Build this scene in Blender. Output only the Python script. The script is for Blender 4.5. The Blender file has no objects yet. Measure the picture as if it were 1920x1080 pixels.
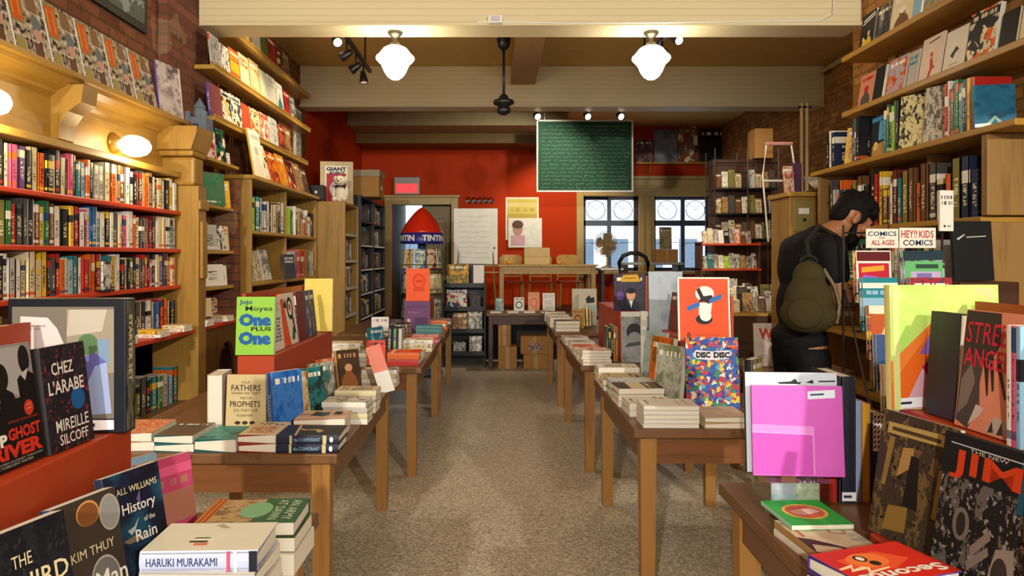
import bpy, bmesh, math, random
from mathutils import Matrix, Vector
random.seed(7)
SC = bpy.context.scene
COLL = SC.collection
R = math.radians
PI = math.pi
F = 1350.0            # focal length in pixels of the 1920 px wide frame
HX, HY, CAMZ = 930.0, 482.0, 1.5

# ------------------------------------------------------------------ camera, world, light, exposure
cam_d = bpy.data.cameras.new('camera')
cam_d.sensor_width = 36.0
cam_d.lens = F / 1920.0 * 36.0
cam_d.shift_x = (960.0 - HX) / 1920.0
cam_d.shift_y = -(540.0 - HY) / 1920.0
cam_d.clip_start = 0.05
cam = bpy.data.objects.new('camera', cam_d)
COLL.objects.link(cam)
cam.location = (0, 0, CAMZ)
cam.rotation_euler = (R(90), 0, 0)
SC.camera = cam
SC.view_settings.view_transform = 'Standard'
SC.view_settings.look = 'None'
SC.view_settings.gamma = 1.0
SC.view_settings.use_curve_mapping = False
SC.view_settings.exposure = 0.0

world = bpy.data.worlds.new('world')
SC.world = world
world.use_nodes = True
_bg = world.node_tree.nodes['Background']
_bg.inputs['Color'].default_value = (0.72, 0.86, 1.0, 1)
_bg.inputs['Strength'].default_value = 3.0

def area_light(name, loc, rot, sx, sy, power, col):
    l = bpy.data.lights.new(name, 'AREA')
    l.shape = 'RECTANGLE'; l.size = sx; l.size_y = sy; l.energy = power; l.color = col
    o = bpy.data.objects.new(name, l); COLL.objects.link(o)
    o.location = loc; o.rotation_euler = rot
    return o
def point_light(name, loc, power, col, rad=0.15):
    l = bpy.data.lights.new(name, 'POINT')
    l.energy = power; l.color = col; l.shadow_soft_size = rad
    o = bpy.data.objects.new(name, l); COLL.objects.link(o); o.location = loc
    return o
def spot_light(name, loc, target, power, col, ang=60, rad=0.03, blend=0.6):
    l = bpy.data.lights.new(name, 'SPOT')
    l.energy = power; l.color = col; l.spot_size = R(ang); l.spot_blend = blend; l.shadow_soft_size = rad
    o = bpy.data.objects.new(name, l); COLL.objects.link(o); o.location = loc
    d = Vector(target) - Vector(loc)
    o.rotation_euler = d.to_track_quat('-Z', 'Y').to_euler()
    return o
# daylight through the shop's street windows behind the camera
area_light('street_window_daylight', (0.4, -7.35, 2.0), (R(90), 0, 0), 5.0, 2.4, 120, (0.84, 0.92, 1.0))
# the shop's own track spots behind the camera (they throw the table shadows down the aisle)
spot_light('front_spot_light', (-1.45, -4.5, 3.3), (-.3, 3.6, 1.0), 1480, (1.0, 0.92, 0.76), 74, 0.07, 0.6)
spot_light('front_spot_light', (2.7, -4.5, 3.3), (.5, 3.6, 1.0), 1480, (1.0, 0.92, 0.76), 74, 0.07, 0.6)

point_light('front_fill_light', (-0.82, 0.3, 2.95), 12, (1.0, 0.88, 0.68), 0.14)  # unseen pair added as overhead fill; no globes are modelled here
point_light('front_fill_light', (1.26, 0.3, 2.95), 12, (1.0, 0.88, 0.68), 0.14)

# ------------------------------------------------------------------ node helper and materials
def lin(c):
    if isinstance(c, str):
        c = c.lstrip('#'); c = [int(c[i:i+2], 16) / 255.0 for i in (0, 2, 4)]
    return tuple((x / 12.92 if x <= 0.04045 else ((x + 0.055) / 1.055) ** 2.4) for x in c[:3]) + (1.0,)

class G:
    def __init__(s, name):
        s.m = bpy.data.materials.new(name); s.m.use_nodes = True
        s.nt = s.m.node_tree; s.b = s.nt.nodes['Principled BSDF']
    def n(s, typ, **kw):
        x = s.nt.nodes.new(typ)
        for k, v in kw.items(): setattr(x, k, v)
        return x
    def put(s, sock, v):
        if v is None: return
        if isinstance(v, bpy.types.NodeSocket): s.nt.links.new(v, sock)
        else: sock.default_value = v
    def math(s, op, a, b=None, c=None):
        x = s.n('ShaderNodeMath', operation=op)
        s.put(x.inputs[0], a); s.put(x.inputs[1], b); s.put(x.inputs[2], c)
        return x.outputs[0]
    def mix(s, f, a, b):
        x = s.n('ShaderNodeMix', data_type='RGBA')
        s.put(x.inputs[0], f)
        s.put(x.inputs[6], lin(a) if isinstance(a, str) else a); s.put(x.inputs[7], lin(b) if isinstance(b, str) else b)
        return x.outputs[2]
    def coord(s, which): return s.n('ShaderNodeTexCoord').outputs[which]
    def mapping(s, v, scale=(1, 1, 1), rot=(0, 0, 0), loc=(0, 0, 0)):
        x = s.n('ShaderNodeMapping'); s.put(x.inputs[0], v)
        x.inputs['Scale'].default_value = scale; x.inputs['Rotation'].default_value = rot; x.inputs['Location'].default_value = loc
        return x.outputs[0]
    def noise(s, v, scale, detail=2, out=0, rough=0.5):
        x = s.n('ShaderNodeTexNoise'); s.put(x.inputs['Vector'], v)
        x.inputs['Scale'].default_value = scale; x.inputs['Detail'].default_value = detail; x.inputs['Roughness'].default_value = rough
        return x.outputs[out]
    def voro(s, v, scale, out='Color', rnd=1.0):
        x = s.n('ShaderNodeTexVoronoi'); s.put(x.inputs['Vector'], v); x.inputs['Scale'].default_value = scale
        x.inputs['Randomness'].default_value = rnd
        return x.outputs[out]
    def ramp(s, f, stops, const=False):
        x = s.n('ShaderNodeValToRGB'); s.put(x.inputs[0], f); e = x.color_ramp
        if const: e.interpolation = 'CONSTANT'
        while len(e.elements) < len(stops): e.elements.new(0.5)
        for el, (p, c) in zip(e.elements, stops): el.position = p; el.color = lin(c)
        return x.outputs[0]
    def xyz(s, v):
        x = s.n('ShaderNodeSeparateXYZ'); s.put(x.inputs[0], v); return x.outputs
    def between(s, v, lo, hi):
        return s.math('MULTIPLY', s.math('GREATER_THAN', v, lo), s.math('LESS_THAN', v, hi))
    def bump(s, h, dist=0.01, strength=0.5):
        x = s.n('ShaderNodeBump'); s.put(x.inputs['Height'], h)
        x.inputs['Distance'].default_value = dist; x.inputs['Strength'].default_value = strength
        s.nt.links.new(x.outputs[0], s.b.inputs['Normal'])
    def done(s, col, rough=0.5, spec=0.4, metal=0.0):
        s.put(s.b.inputs['Base Color'], lin(col) if isinstance(col, str) else col)
        s.put(s.b.inputs['Roughness'], rough); s.b.inputs['Specular IOR Level'].default_value = spec
        s.b.inputs['Metallic'].default_value = metal
        return s.m

_mc = {}
def plain(name, col, rough=0.5, spec=0.4, metal=0.0, var=0.06):
    key = (name, col, rough, spec, metal)
    if key in _mc: return _mc[key]
    g = G(name)
    v = g.noise(g.coord('Object'), 9.0, 4)
    f = g.math('MULTIPLY', g.math('SUBTRACT', v, 0.5), var * 4)
    h = g.n('ShaderNodeHueSaturation'); h.inputs['Color'].default_value = lin(col)
    g.put(h.inputs['Value'], g.math('ADD', f, 1.0))
    _mc[key] = g.done(h.outputs[0], rough, spec, metal)
    return _mc[key]
def glow(name, col, strength):
    g = G(name); g.b.inputs['Base Color'].default_value = lin(col)
    g.b.inputs['Emission Color'].default_value = lin(col); g.b.inputs['Emission Strength'].default_value = strength
    return g.m
def wood(name, c1, c2, axis='y', rough=0.42, scale=1.0, knots=0.0):
    g = G(name)
    st = {'x': (1.2, 14, 14), 'y': (14, 1.2, 14), 'z': (14, 14, 1.2)}[axis]
    v = g.mapping(g.coord('Object'), tuple(q * scale for q in st))
    a = g.noise(v, 1.0, 5, rough=0.6)
    b = g.noise(v, 6.0, 3)
    f = g.math('ADD', g.math('MULTIPLY', a, 0.8), g.math('MULTIPLY', b, 0.25))
    col = g.ramp(f, [(0.32, c2), (0.52, c1), (0.78, c1)])
    big = g.noise(g.coord('Object'), 1.7, 2)
    col = g.mix(g.math('MULTIPLY', big, 0.5), col, c2)
    if knots:
        k = g.voro(g.coord('Object'), 5.0, 'Distance')
        col = g.mix(g.math('MULTIPLY', g.math('LESS_THAN', k, 0.06), knots), col, '#4a2b12')
    g.bump(f, 0.002, 0.3)
    return g.done(col, rough, 0.35)
def brick_mat(name, axis, c1, c2, mortar, sc=1.0):
    g = G(name); x, y, z = g.xyz(g.coord('Object'))
    u = y if axis == 'x' else x
    cv = g.n('ShaderNodeCombineXYZ'); g.put(cv.inputs[0], u); g.put(cv.inputs[1], z)
    b = g.n('ShaderNodeTexBrick'); g.put(b.inputs['Vector'], cv.outputs[0])
    b.inputs['Scale'].default_value = 1.0 * sc; b.inputs['Brick Width'].default_value = 0.22; b.inputs['Row Height'].default_value = 0.072
    b.inputs['Mortar Size'].default_value = 0.007; b.inputs['Mortar Smooth'].default_value = 0.3; b.inputs['Bias'].default_value = -0.1
    b.inputs['Color1'].default_value = lin(c1); b.inputs['Color2'].default_value = lin(c2); b.inputs['Mortar'].default_value = lin(mortar)
    n = g.noise(g.coord('Object'), 6.0, 6, rough=0.7)
    col = g.mix(g.math('MULTIPLY', g.math('GREATER_THAN', n, 0.56), 0.35), b.outputs['Color'], '#3a2418')
    col = g.mix(g.math('MULTIPLY', g.math('GREATER_THAN', g.noise(g.coord('Object'), 2.3, 4), 0.62), 0.25), col, '#b59a78')
    h = g.math('ADD', g.math('MULTIPLY', b.outputs['Fac'], -1.0), g.math('MULTIPLY', n, 0.6))
    g.bump(h, 0.012, 0.8)
    return g.done(col, 0.85, 0.2)
def beadboard(name, c, groove, axis='z', period=0.055):
    g = G(name); x, y, z = g.xyz(g.coord('Object')); v = {'x': x, 'y': y, 'z': z}[axis]
    fr = g.math('FRACT', g.math('DIVIDE', v, period))
    ln = g.math('LESS_THAN', fr, 0.07)
    n = g.noise(g.mapping(g.coord('Object'), (0.8, 6, 6)), 1.0, 4)
    col = g.mix(g.math('MULTIPLY', n, 0.35), c, groove)
    col = g.mix(g.math('MULTIPLY', ln, 0.45), col, groove)
    g.bump(g.math('SUBTRACT', 1.0, ln), 0.004, 0.6)
    return g.done(col, 0.5, 0.3)

M = {}
M['pine'] = wood('honey_pine', '#b8913e', '#8c6629', 'y', 0.38)
M['pine_z'] = wood('honey_pine_upright', '#a58038', '#7c5a26', 'z', 0.38)
M['knot'] = wood('knotty_pine', '#98743e', '#74542a', 'z', 0.5, knots=0.8)
M['knot_y'] = wood('knotty_pine_shelf', '#b0842f', '#8a6124', 'y', 0.45, knots=0.4)
M['table'] = wood('table_oak', '#7c5634', '#523620', 'y', 0.38)
M['table_z'] = wood('table_oak_leg', '#a8783c', '#805628', 'z', 0.42)
M['table_x'] = wood('table_oak_apron', '#7c4d26', '#553114', 'x', 0.42)
M['dark_wood'] = wood('dark_wood', '#4b2c1a', '#2c180d', 'x', 0.45)
M['red_shelf'] = plain('red_painted_shelf', '#c23c12', 0.4)
M['rack_red'] = plain('rust_red_paint', '#a83a12', 0.45)
M['black'] = plain('black_paint', '#141315', 0.45)
M['black_metal'] = plain('black_metal', '#17161a', 0.35, 0.5)
M['chrome'] = plain('grey_steel', '#9a9a98', 0.3, 0.5, 0.8)
M['white'] = plain('white_paint', '#dcdad2', 0.5)
M['paper'] = plain('paper_white', '#e4e1d8', 0.7, 0.2)
M['card'] = plain('brown_cardboard', '#a67a46', 0.8, 0.15)
M['trim'] = plain('olive_cream_trim', '#a8925c', 0.45)
M['redwall'] = plain('orange_red_plaster', '#a83004', 0.65, 0.12, var=0.05)
M['brick_left'] = brick_mat('old_brick_left', 'x', '#8a5638', '#6b3f2a', '#5f4a38')
M['brick_right'] = brick_mat('old_brick_right', 'x', '#a5743c', '#86592a', '#80602f')
M['brick_front'] = brick_mat('old_brick_pier', 'y', '#7d4d38', '#5d3a2c', '#5a483c')
M['bead'] = beadboard('cream_beadboard', '#d8cba6', '#a08f62')
M['ceil'] = plain('ochre_ceiling', '#cba862', 0.55, 0.25)
M['duct'] = wood('duct_boards', '#a88048', '#8a6636', 'y', 0.5)
def terrazzo():
    g = G('speckled_terrazzo'); o = g.coord('Object')
    sx = g.xyz(g.voro(o, 95.0, 'Color'))[0]
    base = g.mix(g.noise(o, 1.1, 3), '#cabfa8', '#b4a994')
    c = g.mix(g.math('MULTIPLY', g.math('GREATER_THAN', sx, 0.8), 0.6), base, '#e6dfce')
    c = g.mix(g.math('MULTIPLY', g.math('LESS_THAN', sx, 0.3), 0.5), c, '#6f6553')
    c = g.mix(g.math('MULTIPLY', g.math('GREATER_THAN', g.noise(o, 260, 1), 0.6), 0.25), c, '#7a705e')
    return g.done(c, g.math('ADD', 0.36, g.math('MULTIPLY', g.noise(o, 3, 3), 0.2)), 0.4)
M['floor'] = terrazzo()

# ------------------------------------------------------------------ mesh builder
class MB:
    def __init__(s): s.bm = bmesh.new(); s.mi = 0
    def _new(s, vs, fs):
        v = [s.bm.verts.new(p) for p in vs]; out = []
        for f in fs:
            try:
                q = s.bm.faces.new([v[i] for i in f]); q.material_index = s.mi; out.append(q)
            except ValueError: pass
        return v, out
    def box(s, x0, x1, y0, y1, z0, z1, bev=0.0, mat=None):
        vs = [(x, y, z) for x in (x0, x1) for y in (y0, y1) for z in (z0, z1)]
        if mat is not None: vs = [mat @ Vector(p) for p in vs]
        fs = [(0, 1, 3, 2), (4, 6, 7, 5), (0, 4, 5, 1), (2, 3, 7, 6), (0, 2, 6, 4), (1, 5, 7, 3)]
        v, f = s._new(vs, fs)
        if bev > 0:
            ed = list({e for q in f for e in q.edges})
            r = bmesh.ops.bevel(s.bm, geom=ed, offset=bev, segments=2, affect='EDGES', profile=0.5)
            for q in r['faces']: q.material_index = s.mi
        return s
    def prism(s, pts, axis, a, b, mat=None):
        """pts: polygon in the two other axes (in xyz order), extruded along axis from a to b"""
        def mk(p, t):
            q = {'x': (t, p[0], p[1]), 'y': (p[0], t, p[1]), 'z': (p[0], p[1], t)}[axis]
            return mat @ Vector(q) if mat is not None else q
        n = len(pts)
        vs = [mk(p, a) for p in pts] + [mk(p, b) for p in pts]
        fs = [tuple(range(n)), tuple(range(2 * n - 1, n - 1, -1))] + [(i, i + n, (i + 1) % n + n, (i + 1) % n) for i in range(n)]
        s._new(vs, fs); return s
    def tube(s, pts, r, seg=8, cap=True):
        pts = [Vector(p) for p in pts]; rs = r if isinstance(r, (list, tuple)) else [r] * len(pts)
        rings = []
        up = Vector((0, 0, 1))
        for i, p in enumerate(pts):
            d = (pts[min(i + 1, len(pts) - 1)] - pts[max(i - 1, 0)])
            d = d.normalized() if d.length > 1e-9 else Vector((0, 0, 1))
            a = d.cross(up)
            if a.length < 1e-3: a = d.cross(Vector((1, 0, 0)))
            a.normalize(); b = d.cross(a).normalized()
            rings.append([s.bm.verts.new(p + (a * math.cos(2 * PI * k / seg) + b * math.sin(2 * PI * k / seg)) * rs[i]) for k in range(seg)])
        for A, B in zip(rings, rings[1:]):
            for k in range(seg):
                f = s.bm.faces.new((A[k], A[(k + 1) % seg], B[(k + 1) % seg], B[k])); f.material_index = s.mi
        if cap:
            for Q in (rings[0], rings[-1]):
                f = s.bm.faces.new(Q); f.material_index = s.mi
        return s
    def lathe(s, prof, c=(0, 0, 0), seg=24, mat=None):
        """prof: (radius, z) list, spun round z"""
        rings = []
        for r, z in prof:
            ring = []
            for k in range(seg if r > 1e-6 else 1):
                p = Vector((c[0] + r * math.cos(2 * PI * k / seg), c[1] + r * math.sin(2 * PI * k / seg), c[2] + z))
                if mat is not None: p = mat @ p
                ring.append(s.bm.verts.new(p))
            rings.append(ring)
        for A, B in zip(rings, rings[1:]):
            for k in range(seg):
                q = [A[k % len(A)], A[(k + 1) % len(A)], B[(k + 1) % len(B)], B[k % len(B)]]
                q = list(dict.fromkeys(q))
                if len(q) > 2:
                    f = s.bm.faces.new(q); f.material_index = s.mi
        for Q in (rings[0], rings[-1]):
            if len(Q) > 2:
                f = s.bm.faces.new(Q); f.material_index = s.mi
        return s
    def ball(s, c, rx, ry=None, rz=None, seg=16, rings=10, mat=None):
        ry = ry or rx; rz = rz or rx
        m = Matrix.Translation(c) @ (mat if mat is not None else Matrix()) @ Matrix.Diagonal((rx, ry, rz, 1))
        r = bmesh.ops.create_uvsphere(s.bm, u_segments=seg, v_segments=rings, radius=1.0, matrix=m)
        for v in r['verts']:
            for f in v.link_faces: f.material_index = s.mi
        return s
    def build(s, name, mats, parent=None, smooth=False, loc=None):
        bmesh.ops.recalc_face_normals(s.bm, faces=s.bm.faces)
        ml = mats if isinstance(mats, (list, tuple)) else [mats]
        if any(m.name.startswith('cover_') for m in ml):      # spread the print over the two widest directions
            lo = [min(v.co[i] for v in s.bm.verts) for i in range(3)]; ex = [max(v.co[i] for v in s.bm.verts) - lo[i] for i in range(3)]
            thin = ex.index(min(ex)); a, b = [i for i in range(3) if i != thin]; ul = s.bm.loops.layers.uv.verify()
            for f in s.bm.faces:
                for l in f.loops: l[ul].uv = ((l.vert.co[a] - lo[a]) / max(ex[a], 1e-6), (l.vert.co[b] - lo[b]) / max(ex[b], 1e-6))
        me = bpy.data.meshes.new(name); s.bm.to_mesh(me); s.bm.free()
        for m in (mats if isinstance(mats, (list, tuple)) else [mats]): me.materials.append(m)
        if smooth:
            for p in me.polygons: p.use_smooth = True
        return link(name, me, parent, loc)
def link(name, data, parent=None, loc=None):
    o = bpy.data.objects.new(name, data); COLL.objects.link(o)
    if parent is not None: o.parent = parent
    if loc is not None: o.location = loc
    return o
def tag(o, label=None, cat=None, group=None, kind=None):
    if label: o['label'] = label
    if cat: o['category'] = cat
    if group: o['group'] = group
    if kind: o['kind'] = kind
    return o
def empty(name, loc, label, cat, group=None, rz=0.0):
    o = bpy.data.objects.new(name, None); COLL.objects.link(o); o.location = loc; o.rotation_euler = (0, 0, rz)
    o.empty_display_size = 0.05
    return tag(o, label, cat, group)
def struct(mb, name, mat): return tag(mb.build(name, mat), kind='structure')
def at(px, py, d):
    return Vector(((px - HX) * d / F, d, CAMZ - (py - HY) * d / F))
def on(z, px, py):
    d = F * (CAMZ - z) / (py - HY)
    return Vector(((px - HX) * d / F, d, z))
ORD = 'zeroth first second third fourth fifth sixth seventh eighth ninth tenth eleventh twelfth thirteenth fourteenth fifteenth sixteenth seventeenth eighteenth nineteenth twentieth'.split()
TENS = {2: 'twenty', 3: 'thirty', 4: 'forty', 5: 'fifty'}
def ordn(n):
    if n <= 20: return ORD[n]
    if n % 10 == 0: return TENS[n // 10][:-1] + 'ieth'
    return TENS[n // 10] + '-' + ORD[n % 10]
# ------------------------------------------------------------------ the setting
XL, XR, XRR, YF, YB, ZC = -2.42, 2.9, 4.05, -7.5, 13.0, 3.86
struct(MB().box(XL - .2, XRR + .2, YF - .2, YB + .2, -.12, 0), 'floor', M['floor'])
struct(MB().box(XL - .2, XRR + .2, YF - .2, YB + .2, ZC, ZC + .15), 'ceiling', M['ceil'])
struct(MB().box(XL - .15, XL, YF, 9.15, 0, ZC), 'wall_left', M['brick_left'])
struct(MB().box(XL - .15, XL, 9.15, YB, 0, ZC), 'wall_left_rear', M['redwall'])
struct(MB().box(XL, XL + .07, 5.15, 6.0, 0, 3.86), 'trim_1', M['brick_front'])
struct(MB().box(XR, XR + .15, YF, 5.85, 0, ZC), 'wall_right', M['brick_right'])
struct(MB().box(XR + .15, XRR, 5.7, 5.85, 0, ZC), 'wall_right_return', M['brick_front'])
struct(MB().box(XRR, XRR + .15, 5.7, YB, 0, ZC), 'wall_right_rear', M['brick_right'])
# street front behind the camera: piers with the big shop windows between them
fw = MB()
for a, b in ((XL, -2.2), (-.15, .15), (2.7, XR)): fw.box(a, b, YF - .12, YF, 0, ZC)
fw.box(XL, XR, YF - .12, YF, 0, .6); fw.box(XL, XR, YF - .12, YF, 3.2, ZC)
struct(fw, 'wall_front', M['trim'])

# back wall with a doorway and two casement windows cut out of it
DX0, DX1, DZ = (735 - HX) * YB / F, (846 - HX) * YB / F, CAMZ + (HY - 384) * YB / F
W1 = ((1094 - HX) * YB / F, (1197 - HX) * YB / F); W2 = ((1226 - HX) * YB / F, (1332 - HX) * YB / F)
WZ0, WZ1 = 1.25, CAMZ + (HY - 368) * YB / F
bw = MB(); y0, y1 = YB, YB + .18
bw.box(XL, DX0, y0, y1, 0, ZC); bw.box(DX0, DX1, y0, y1, DZ, ZC); bw.box(DX1, W1[0], y0, y1, 0, ZC)
bw.box(W1[0], W2[1], y0, y1, WZ1, ZC); bw.box(W1[0], W2[1], y0, y1, 0, WZ0); bw.box(W1[1], W2[0], y0, y1, WZ0, WZ1); bw.box(W2[1], XRR, y0, y1, 0, ZC)
struct(bw, 'wall_back', M['redwall'])
# door casing, a passage behind it and the door leaf standing ajar
t = MB(); tw = .13
t.box(DX0 - tw, DX0, YB - .05, YB + .02, 0, DZ + tw, .008); t.box(DX1, DX1 + tw, YB - .05, YB + .02, 0, DZ + tw, .008)
t.box(DX0, DX1, YB - .05, YB + .02, DZ, DZ + tw, .008); t.box(DX0 - tw - .03, DX1 + tw + .03, YB - .08, YB, DZ + tw, DZ + tw + .04, .006)
struct(t, 'trim_2', M['trim'])
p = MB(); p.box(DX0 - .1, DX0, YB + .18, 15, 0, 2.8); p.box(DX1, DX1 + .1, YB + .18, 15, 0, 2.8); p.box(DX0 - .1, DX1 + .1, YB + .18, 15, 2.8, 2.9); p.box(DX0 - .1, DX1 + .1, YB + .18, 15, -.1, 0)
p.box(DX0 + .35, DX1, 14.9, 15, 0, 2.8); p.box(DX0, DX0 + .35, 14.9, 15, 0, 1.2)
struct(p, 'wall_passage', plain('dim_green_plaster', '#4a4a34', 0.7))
d1 = struct(MB().box(DX1 - .52, DX1 - .02, YB + .06, YB + .10, .02, DZ - .02, .004), 'door_1', plain('olive_door', '#6b5a2c', 0.45))
MB().box(DX1 - .44, DX1 - .10, YB + .045, YB + .06, 1.2, 2.2, .01).build('door_panel', plain('olive_door', '#6b5a2c', 0.45), d1)
MB().ball((DX1 - .47, YB + .03, 1.0), .025).build('door_knob', plain('brass_knob', '#a07a30', .3, .5, .8), d1, True)
# windows
wt = MB(); a, b = W1[0] - .13, W2[1] + .16; zt = WZ1 + .3
wt.box(a, W1[0], YB - .06, YB + .02, .6, zt, .01); wt.box(W2[1], b, YB - .06, YB + .02, .6, zt, .01)
wt.box(W1[0], W2[1], YB - .06, YB + .02, WZ1, zt, .01); wt.box(W1[1], W2[0], YB - .06, YB + .02, WZ0, WZ1, .01)
wt.box(a - .05, b + .05, YB - .10, YB, zt, zt + .06, .01); wt.box(a + .1, b - .1, YB - .075, YB - .05, zt - .12, zt - .08, .006)
wt.box(W1[1] + .06, W1[1] + .1, YB - .08, YB - .05, WZ0, WZ1, .006); wt.box(W2[0] - .1, W2[0] - .06, YB - .08, YB - .05, WZ0, WZ1, .006)
wt.box(a, b, YB - .14, YB, WZ0 - .06, WZ0, .01)
struct(wt, 'trim_3', M['trim'])
def glass_mat():
    g = G('window_glass'); nt = g.nt
    tr = g.n('ShaderNodeBsdfTransparent'); gl = g.n('ShaderNodeBsdfGlossy'); gl.inputs['Roughness'].default_value = .05
    mx = g.n('ShaderNodeMixShader'); mx.inputs[0].default_value = .08
    nt.links.new(tr.outputs[0], mx.inputs[1]); nt.links.new(gl.outputs[0], mx.inputs[2])
    nt.links.new(mx.outputs[0], nt.nodes['Material Output'].inputs['Surface'])
    return g.m
M['glass'] = glass_mat()
M['sash'] = plain('blue_grey_sash', '#3c4a5e', .4)
zt_r = CAMZ + (HY - 418) * YB / F
for i, (wa, wb) in enumerate((W1, W2)):
    s = MB(); yy = YB + .07; e = .05; mid = (wa + wb) / 2 + (-.02 if i == 0 else .03)
    s.box(wa, wa + e, yy, yy + .05, WZ0, WZ1, .004); s.box(wb - e - .02, wb, yy, yy + .05, WZ0, WZ1, .004)
    s.box(wa, wb, yy, yy + .05, WZ1 - .06, WZ1, .004); s.box(wa, wb, yy, yy + .05, WZ0, WZ0 + .06, .004)
    s.box(mid - .035, mid + .035, yy - .01, yy + .06, WZ0, WZ1, .004); s.box(wa, wb, yy, yy + .05, zt_r - .05, zt_r + .05, .004)
    w = struct(s, 'window_%d' % (i + 1), M['sash'])
    MB().box(wa + .01, wb - .01, yy + .022, yy + .028, WZ0 + .01, WZ1 - .01).build('pane', M['glass'], w)
    gr = MB()
    for cx in ((wa + mid) / 2, (wb + mid) / 2):
        cz, rr = (zt_r + WZ1) / 2, .17
        gr.tube([(cx + rr * math.cos(k * PI / 12), yy + .045, cz + rr * math.sin(k * PI / 12)) for k in range(25)], .007, 6)
        gr.tube([(cx - .2, yy + .045, WZ1 - .05), (cx, yy + .045, cz), (cx + .2, yy + .045, WZ1 - .05)], .006, 6)
        gr.tube([(cx - .2, yy + .045, WZ0 + .5), (cx + .2, yy + .045, WZ0 + .52)], .006, 6)
    gr.build('scroll_grille', M['black_metal'], w)
# pale house across the street, seen through the panes
hs = empty('street_house', (2.5, 24, 0), 'pale sunlit house standing across the street beyond the window panes', 'building')
hm = glow('sunlit_pale_facade', '#dbe6ee', 0.0)
fa = MB(); fa.box(-9, 9, 0, .4, -1, 2.9); fa.box(-9, 9, -.15, .5, 2.9, 3.1)
fa.build('facade', plain('pale_stucco', '#e2e8ec', .8), hs)
for k in range(10):
    MB().box(-5.6 + k * 1.15, -5.0 + k * 1.15, -.04, 0, 1.0, 2.1).build('house_window', plain('slate_panes', '#62707c', .2), hs)

# beams
B1 = (5.7, 6.0, 3.33); B2 = (8.88, 9.15, 3.35)
struct(MB().box(XL + .071, -2.165, 5.96, 6.10, 0, 2.14), 'trim_9', M['brick_front'])
b1 = struct(MB().box(XL, XR + .0, B1[0], B1[1], B1[2], ZC - .001, .008), 'trim_4', M['bead'])
MB().box(XL + .08, XR, B1[0] - .015, B1[0], B1[2], B1[2] + .035, .004).build('edge_bead', M['bead'], b1)
b2 = struct(MB().box(XL, XRR, B2[0], B2[1], B2[2], ZC - .001, .008), 'trim_5', M['bead'])
MB().box(XL, XRR, B2[0] - .015, B2[0], B2[2], B2[2] + .03, .004).build('edge_bead', M['bead'], b2)
struct(MB().box(.18, .48, B1[1], B2[0] - .016, 3.62, ZC - .001, .006), 'trim_6', M['duct'])
struct(MB().box(XL, 1.17, 11.7, YB, 3.64, ZC - .001, .01), 'trim_7', plain('soffit_cream', '#a89c78', .55))
struct(MB().box(XL, 1.17, 12.4, YB, 3.46, 3.64, .01), 'trim_8', plain('soffit_brown', '#7d6230', .55))
# raised floor at the rear with a black riser
rf = struct(MB().box(-.7, XRR, 10.55, YB, .0, .62), 'floor_raised', M['black'])
MB().box(-.7, XRR, 10.52, YB, .62, .64, .004).build('deck_boards', M['dark_wood'], rf)
# baseboards
struct(MB().box(XL, XL + .02, 9.2, YB, 0, .15, .004), 'baseboard_left', M['trim'])

# pipes on the rear right wall, conduit along the first beam
p = MB(); p.tube([(XRR - .05, 6.2, 3.78), (XRR - .05, 8.86, 3.78)], .03, 10); p.build('heating_pipe', plain('cream_pipe', '#b59a68', .4)); 
o = bpy.data.objects['heating_pipe']; tag(o, 'cream pipe running along the brick wall just under the ceiling', 'pipe')
for k, px in enumerate((1503, 1513)):
    q = at(px, 250, 8.6); m = MB().tube([(q.x, 8.6, 1.8), (q.x, 8.6, 3.34)], .022, 10)
    m2 = m.build('standing_pipe', plain('cream_pipe', '#b59a68', .4))
    MB().box(q.x - .04, q.x + .04, 8.58, 8.62, 3.28, 3.30).build('bracket', M['black_metal'], m2)
    tag(m2, ('thin cream upright pipe farther from the right brick wall' if k == 0 else 'thin cream upright pipe nearest the right brick wall, beside its twin'), 'pipe')
c = MB().tube([(-.15, B1[0] - .02, 3.36), (.6, B1[0] - .02, 3.345), (1.8, B1[0] - .02, 3.355), (2.55, B1[0] - .02, 3.36), (2.66, B1[0] - .02, 3.42), (2.68, B1[0] - .02, 3.8)], .007, 6)
tag(c.build('electric_cable', M['white'], None, True), 'white cable clipped along the lower edge of the front beam', 'cable')
a0 = MB().box(-.06, .05, B1[0] - .07, B1[0] - .016, 3.335, 3.40, .012).build('smoke_detector', M['white'])
MB().box(-.04, .03, B1[0] - .08, B1[0] - .07, 3.35, 3.385, .006).build('detector_face', plain('grey_plastic', '#b8b6c0', .4), a0)
tag(a0, 'small white box fixed to the front beam above the fan', 'detector')
# ------------------------------------------------------------------ lamps, fan, spots, chalkboard
def globe_lamp(px, label, power):
    d = 5.85; x = (px - HX) * d / F; z0 = B1[2]
    t = empty('ceiling_lamp', (x, d, z0), label, 'lamp', 'schoolhouse lamps under the front beam')
    MB().lathe([(0, 0), (.062, 0), (.062, -.012), (.05, -.03), (.03, -.045), (.018, -.06), (.016, -.085), (.03, -.09), (.045, -.10), (.047, -.125)], seg=20).build('canopy', plain('bronze_fitting', '#4a4536', .35, .5, .6), t, True)
    MB().lathe([(.045, -.118), (.07, -.125), (.095, -.14), (.115, -.165), (.13, -.185), (.152, -.205), (.155, -.22), (.14, -.24), (.115, -.265), (.10, -.295), (.085, -.33), (.06, -.365), (.03, -.385), (0, -.39)], seg=28).build('glass_shade', glow('milk_glass_lit', '#fff3dd', 34.0), t, True)
    return t
globe_lamp(741, 'lit milk glass schoolhouse lamp under the beam on the track light side', 1)
globe_lamp(1221, 'lit milk glass schoolhouse lamp under the beam above the chalkboard side', 1)
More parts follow.
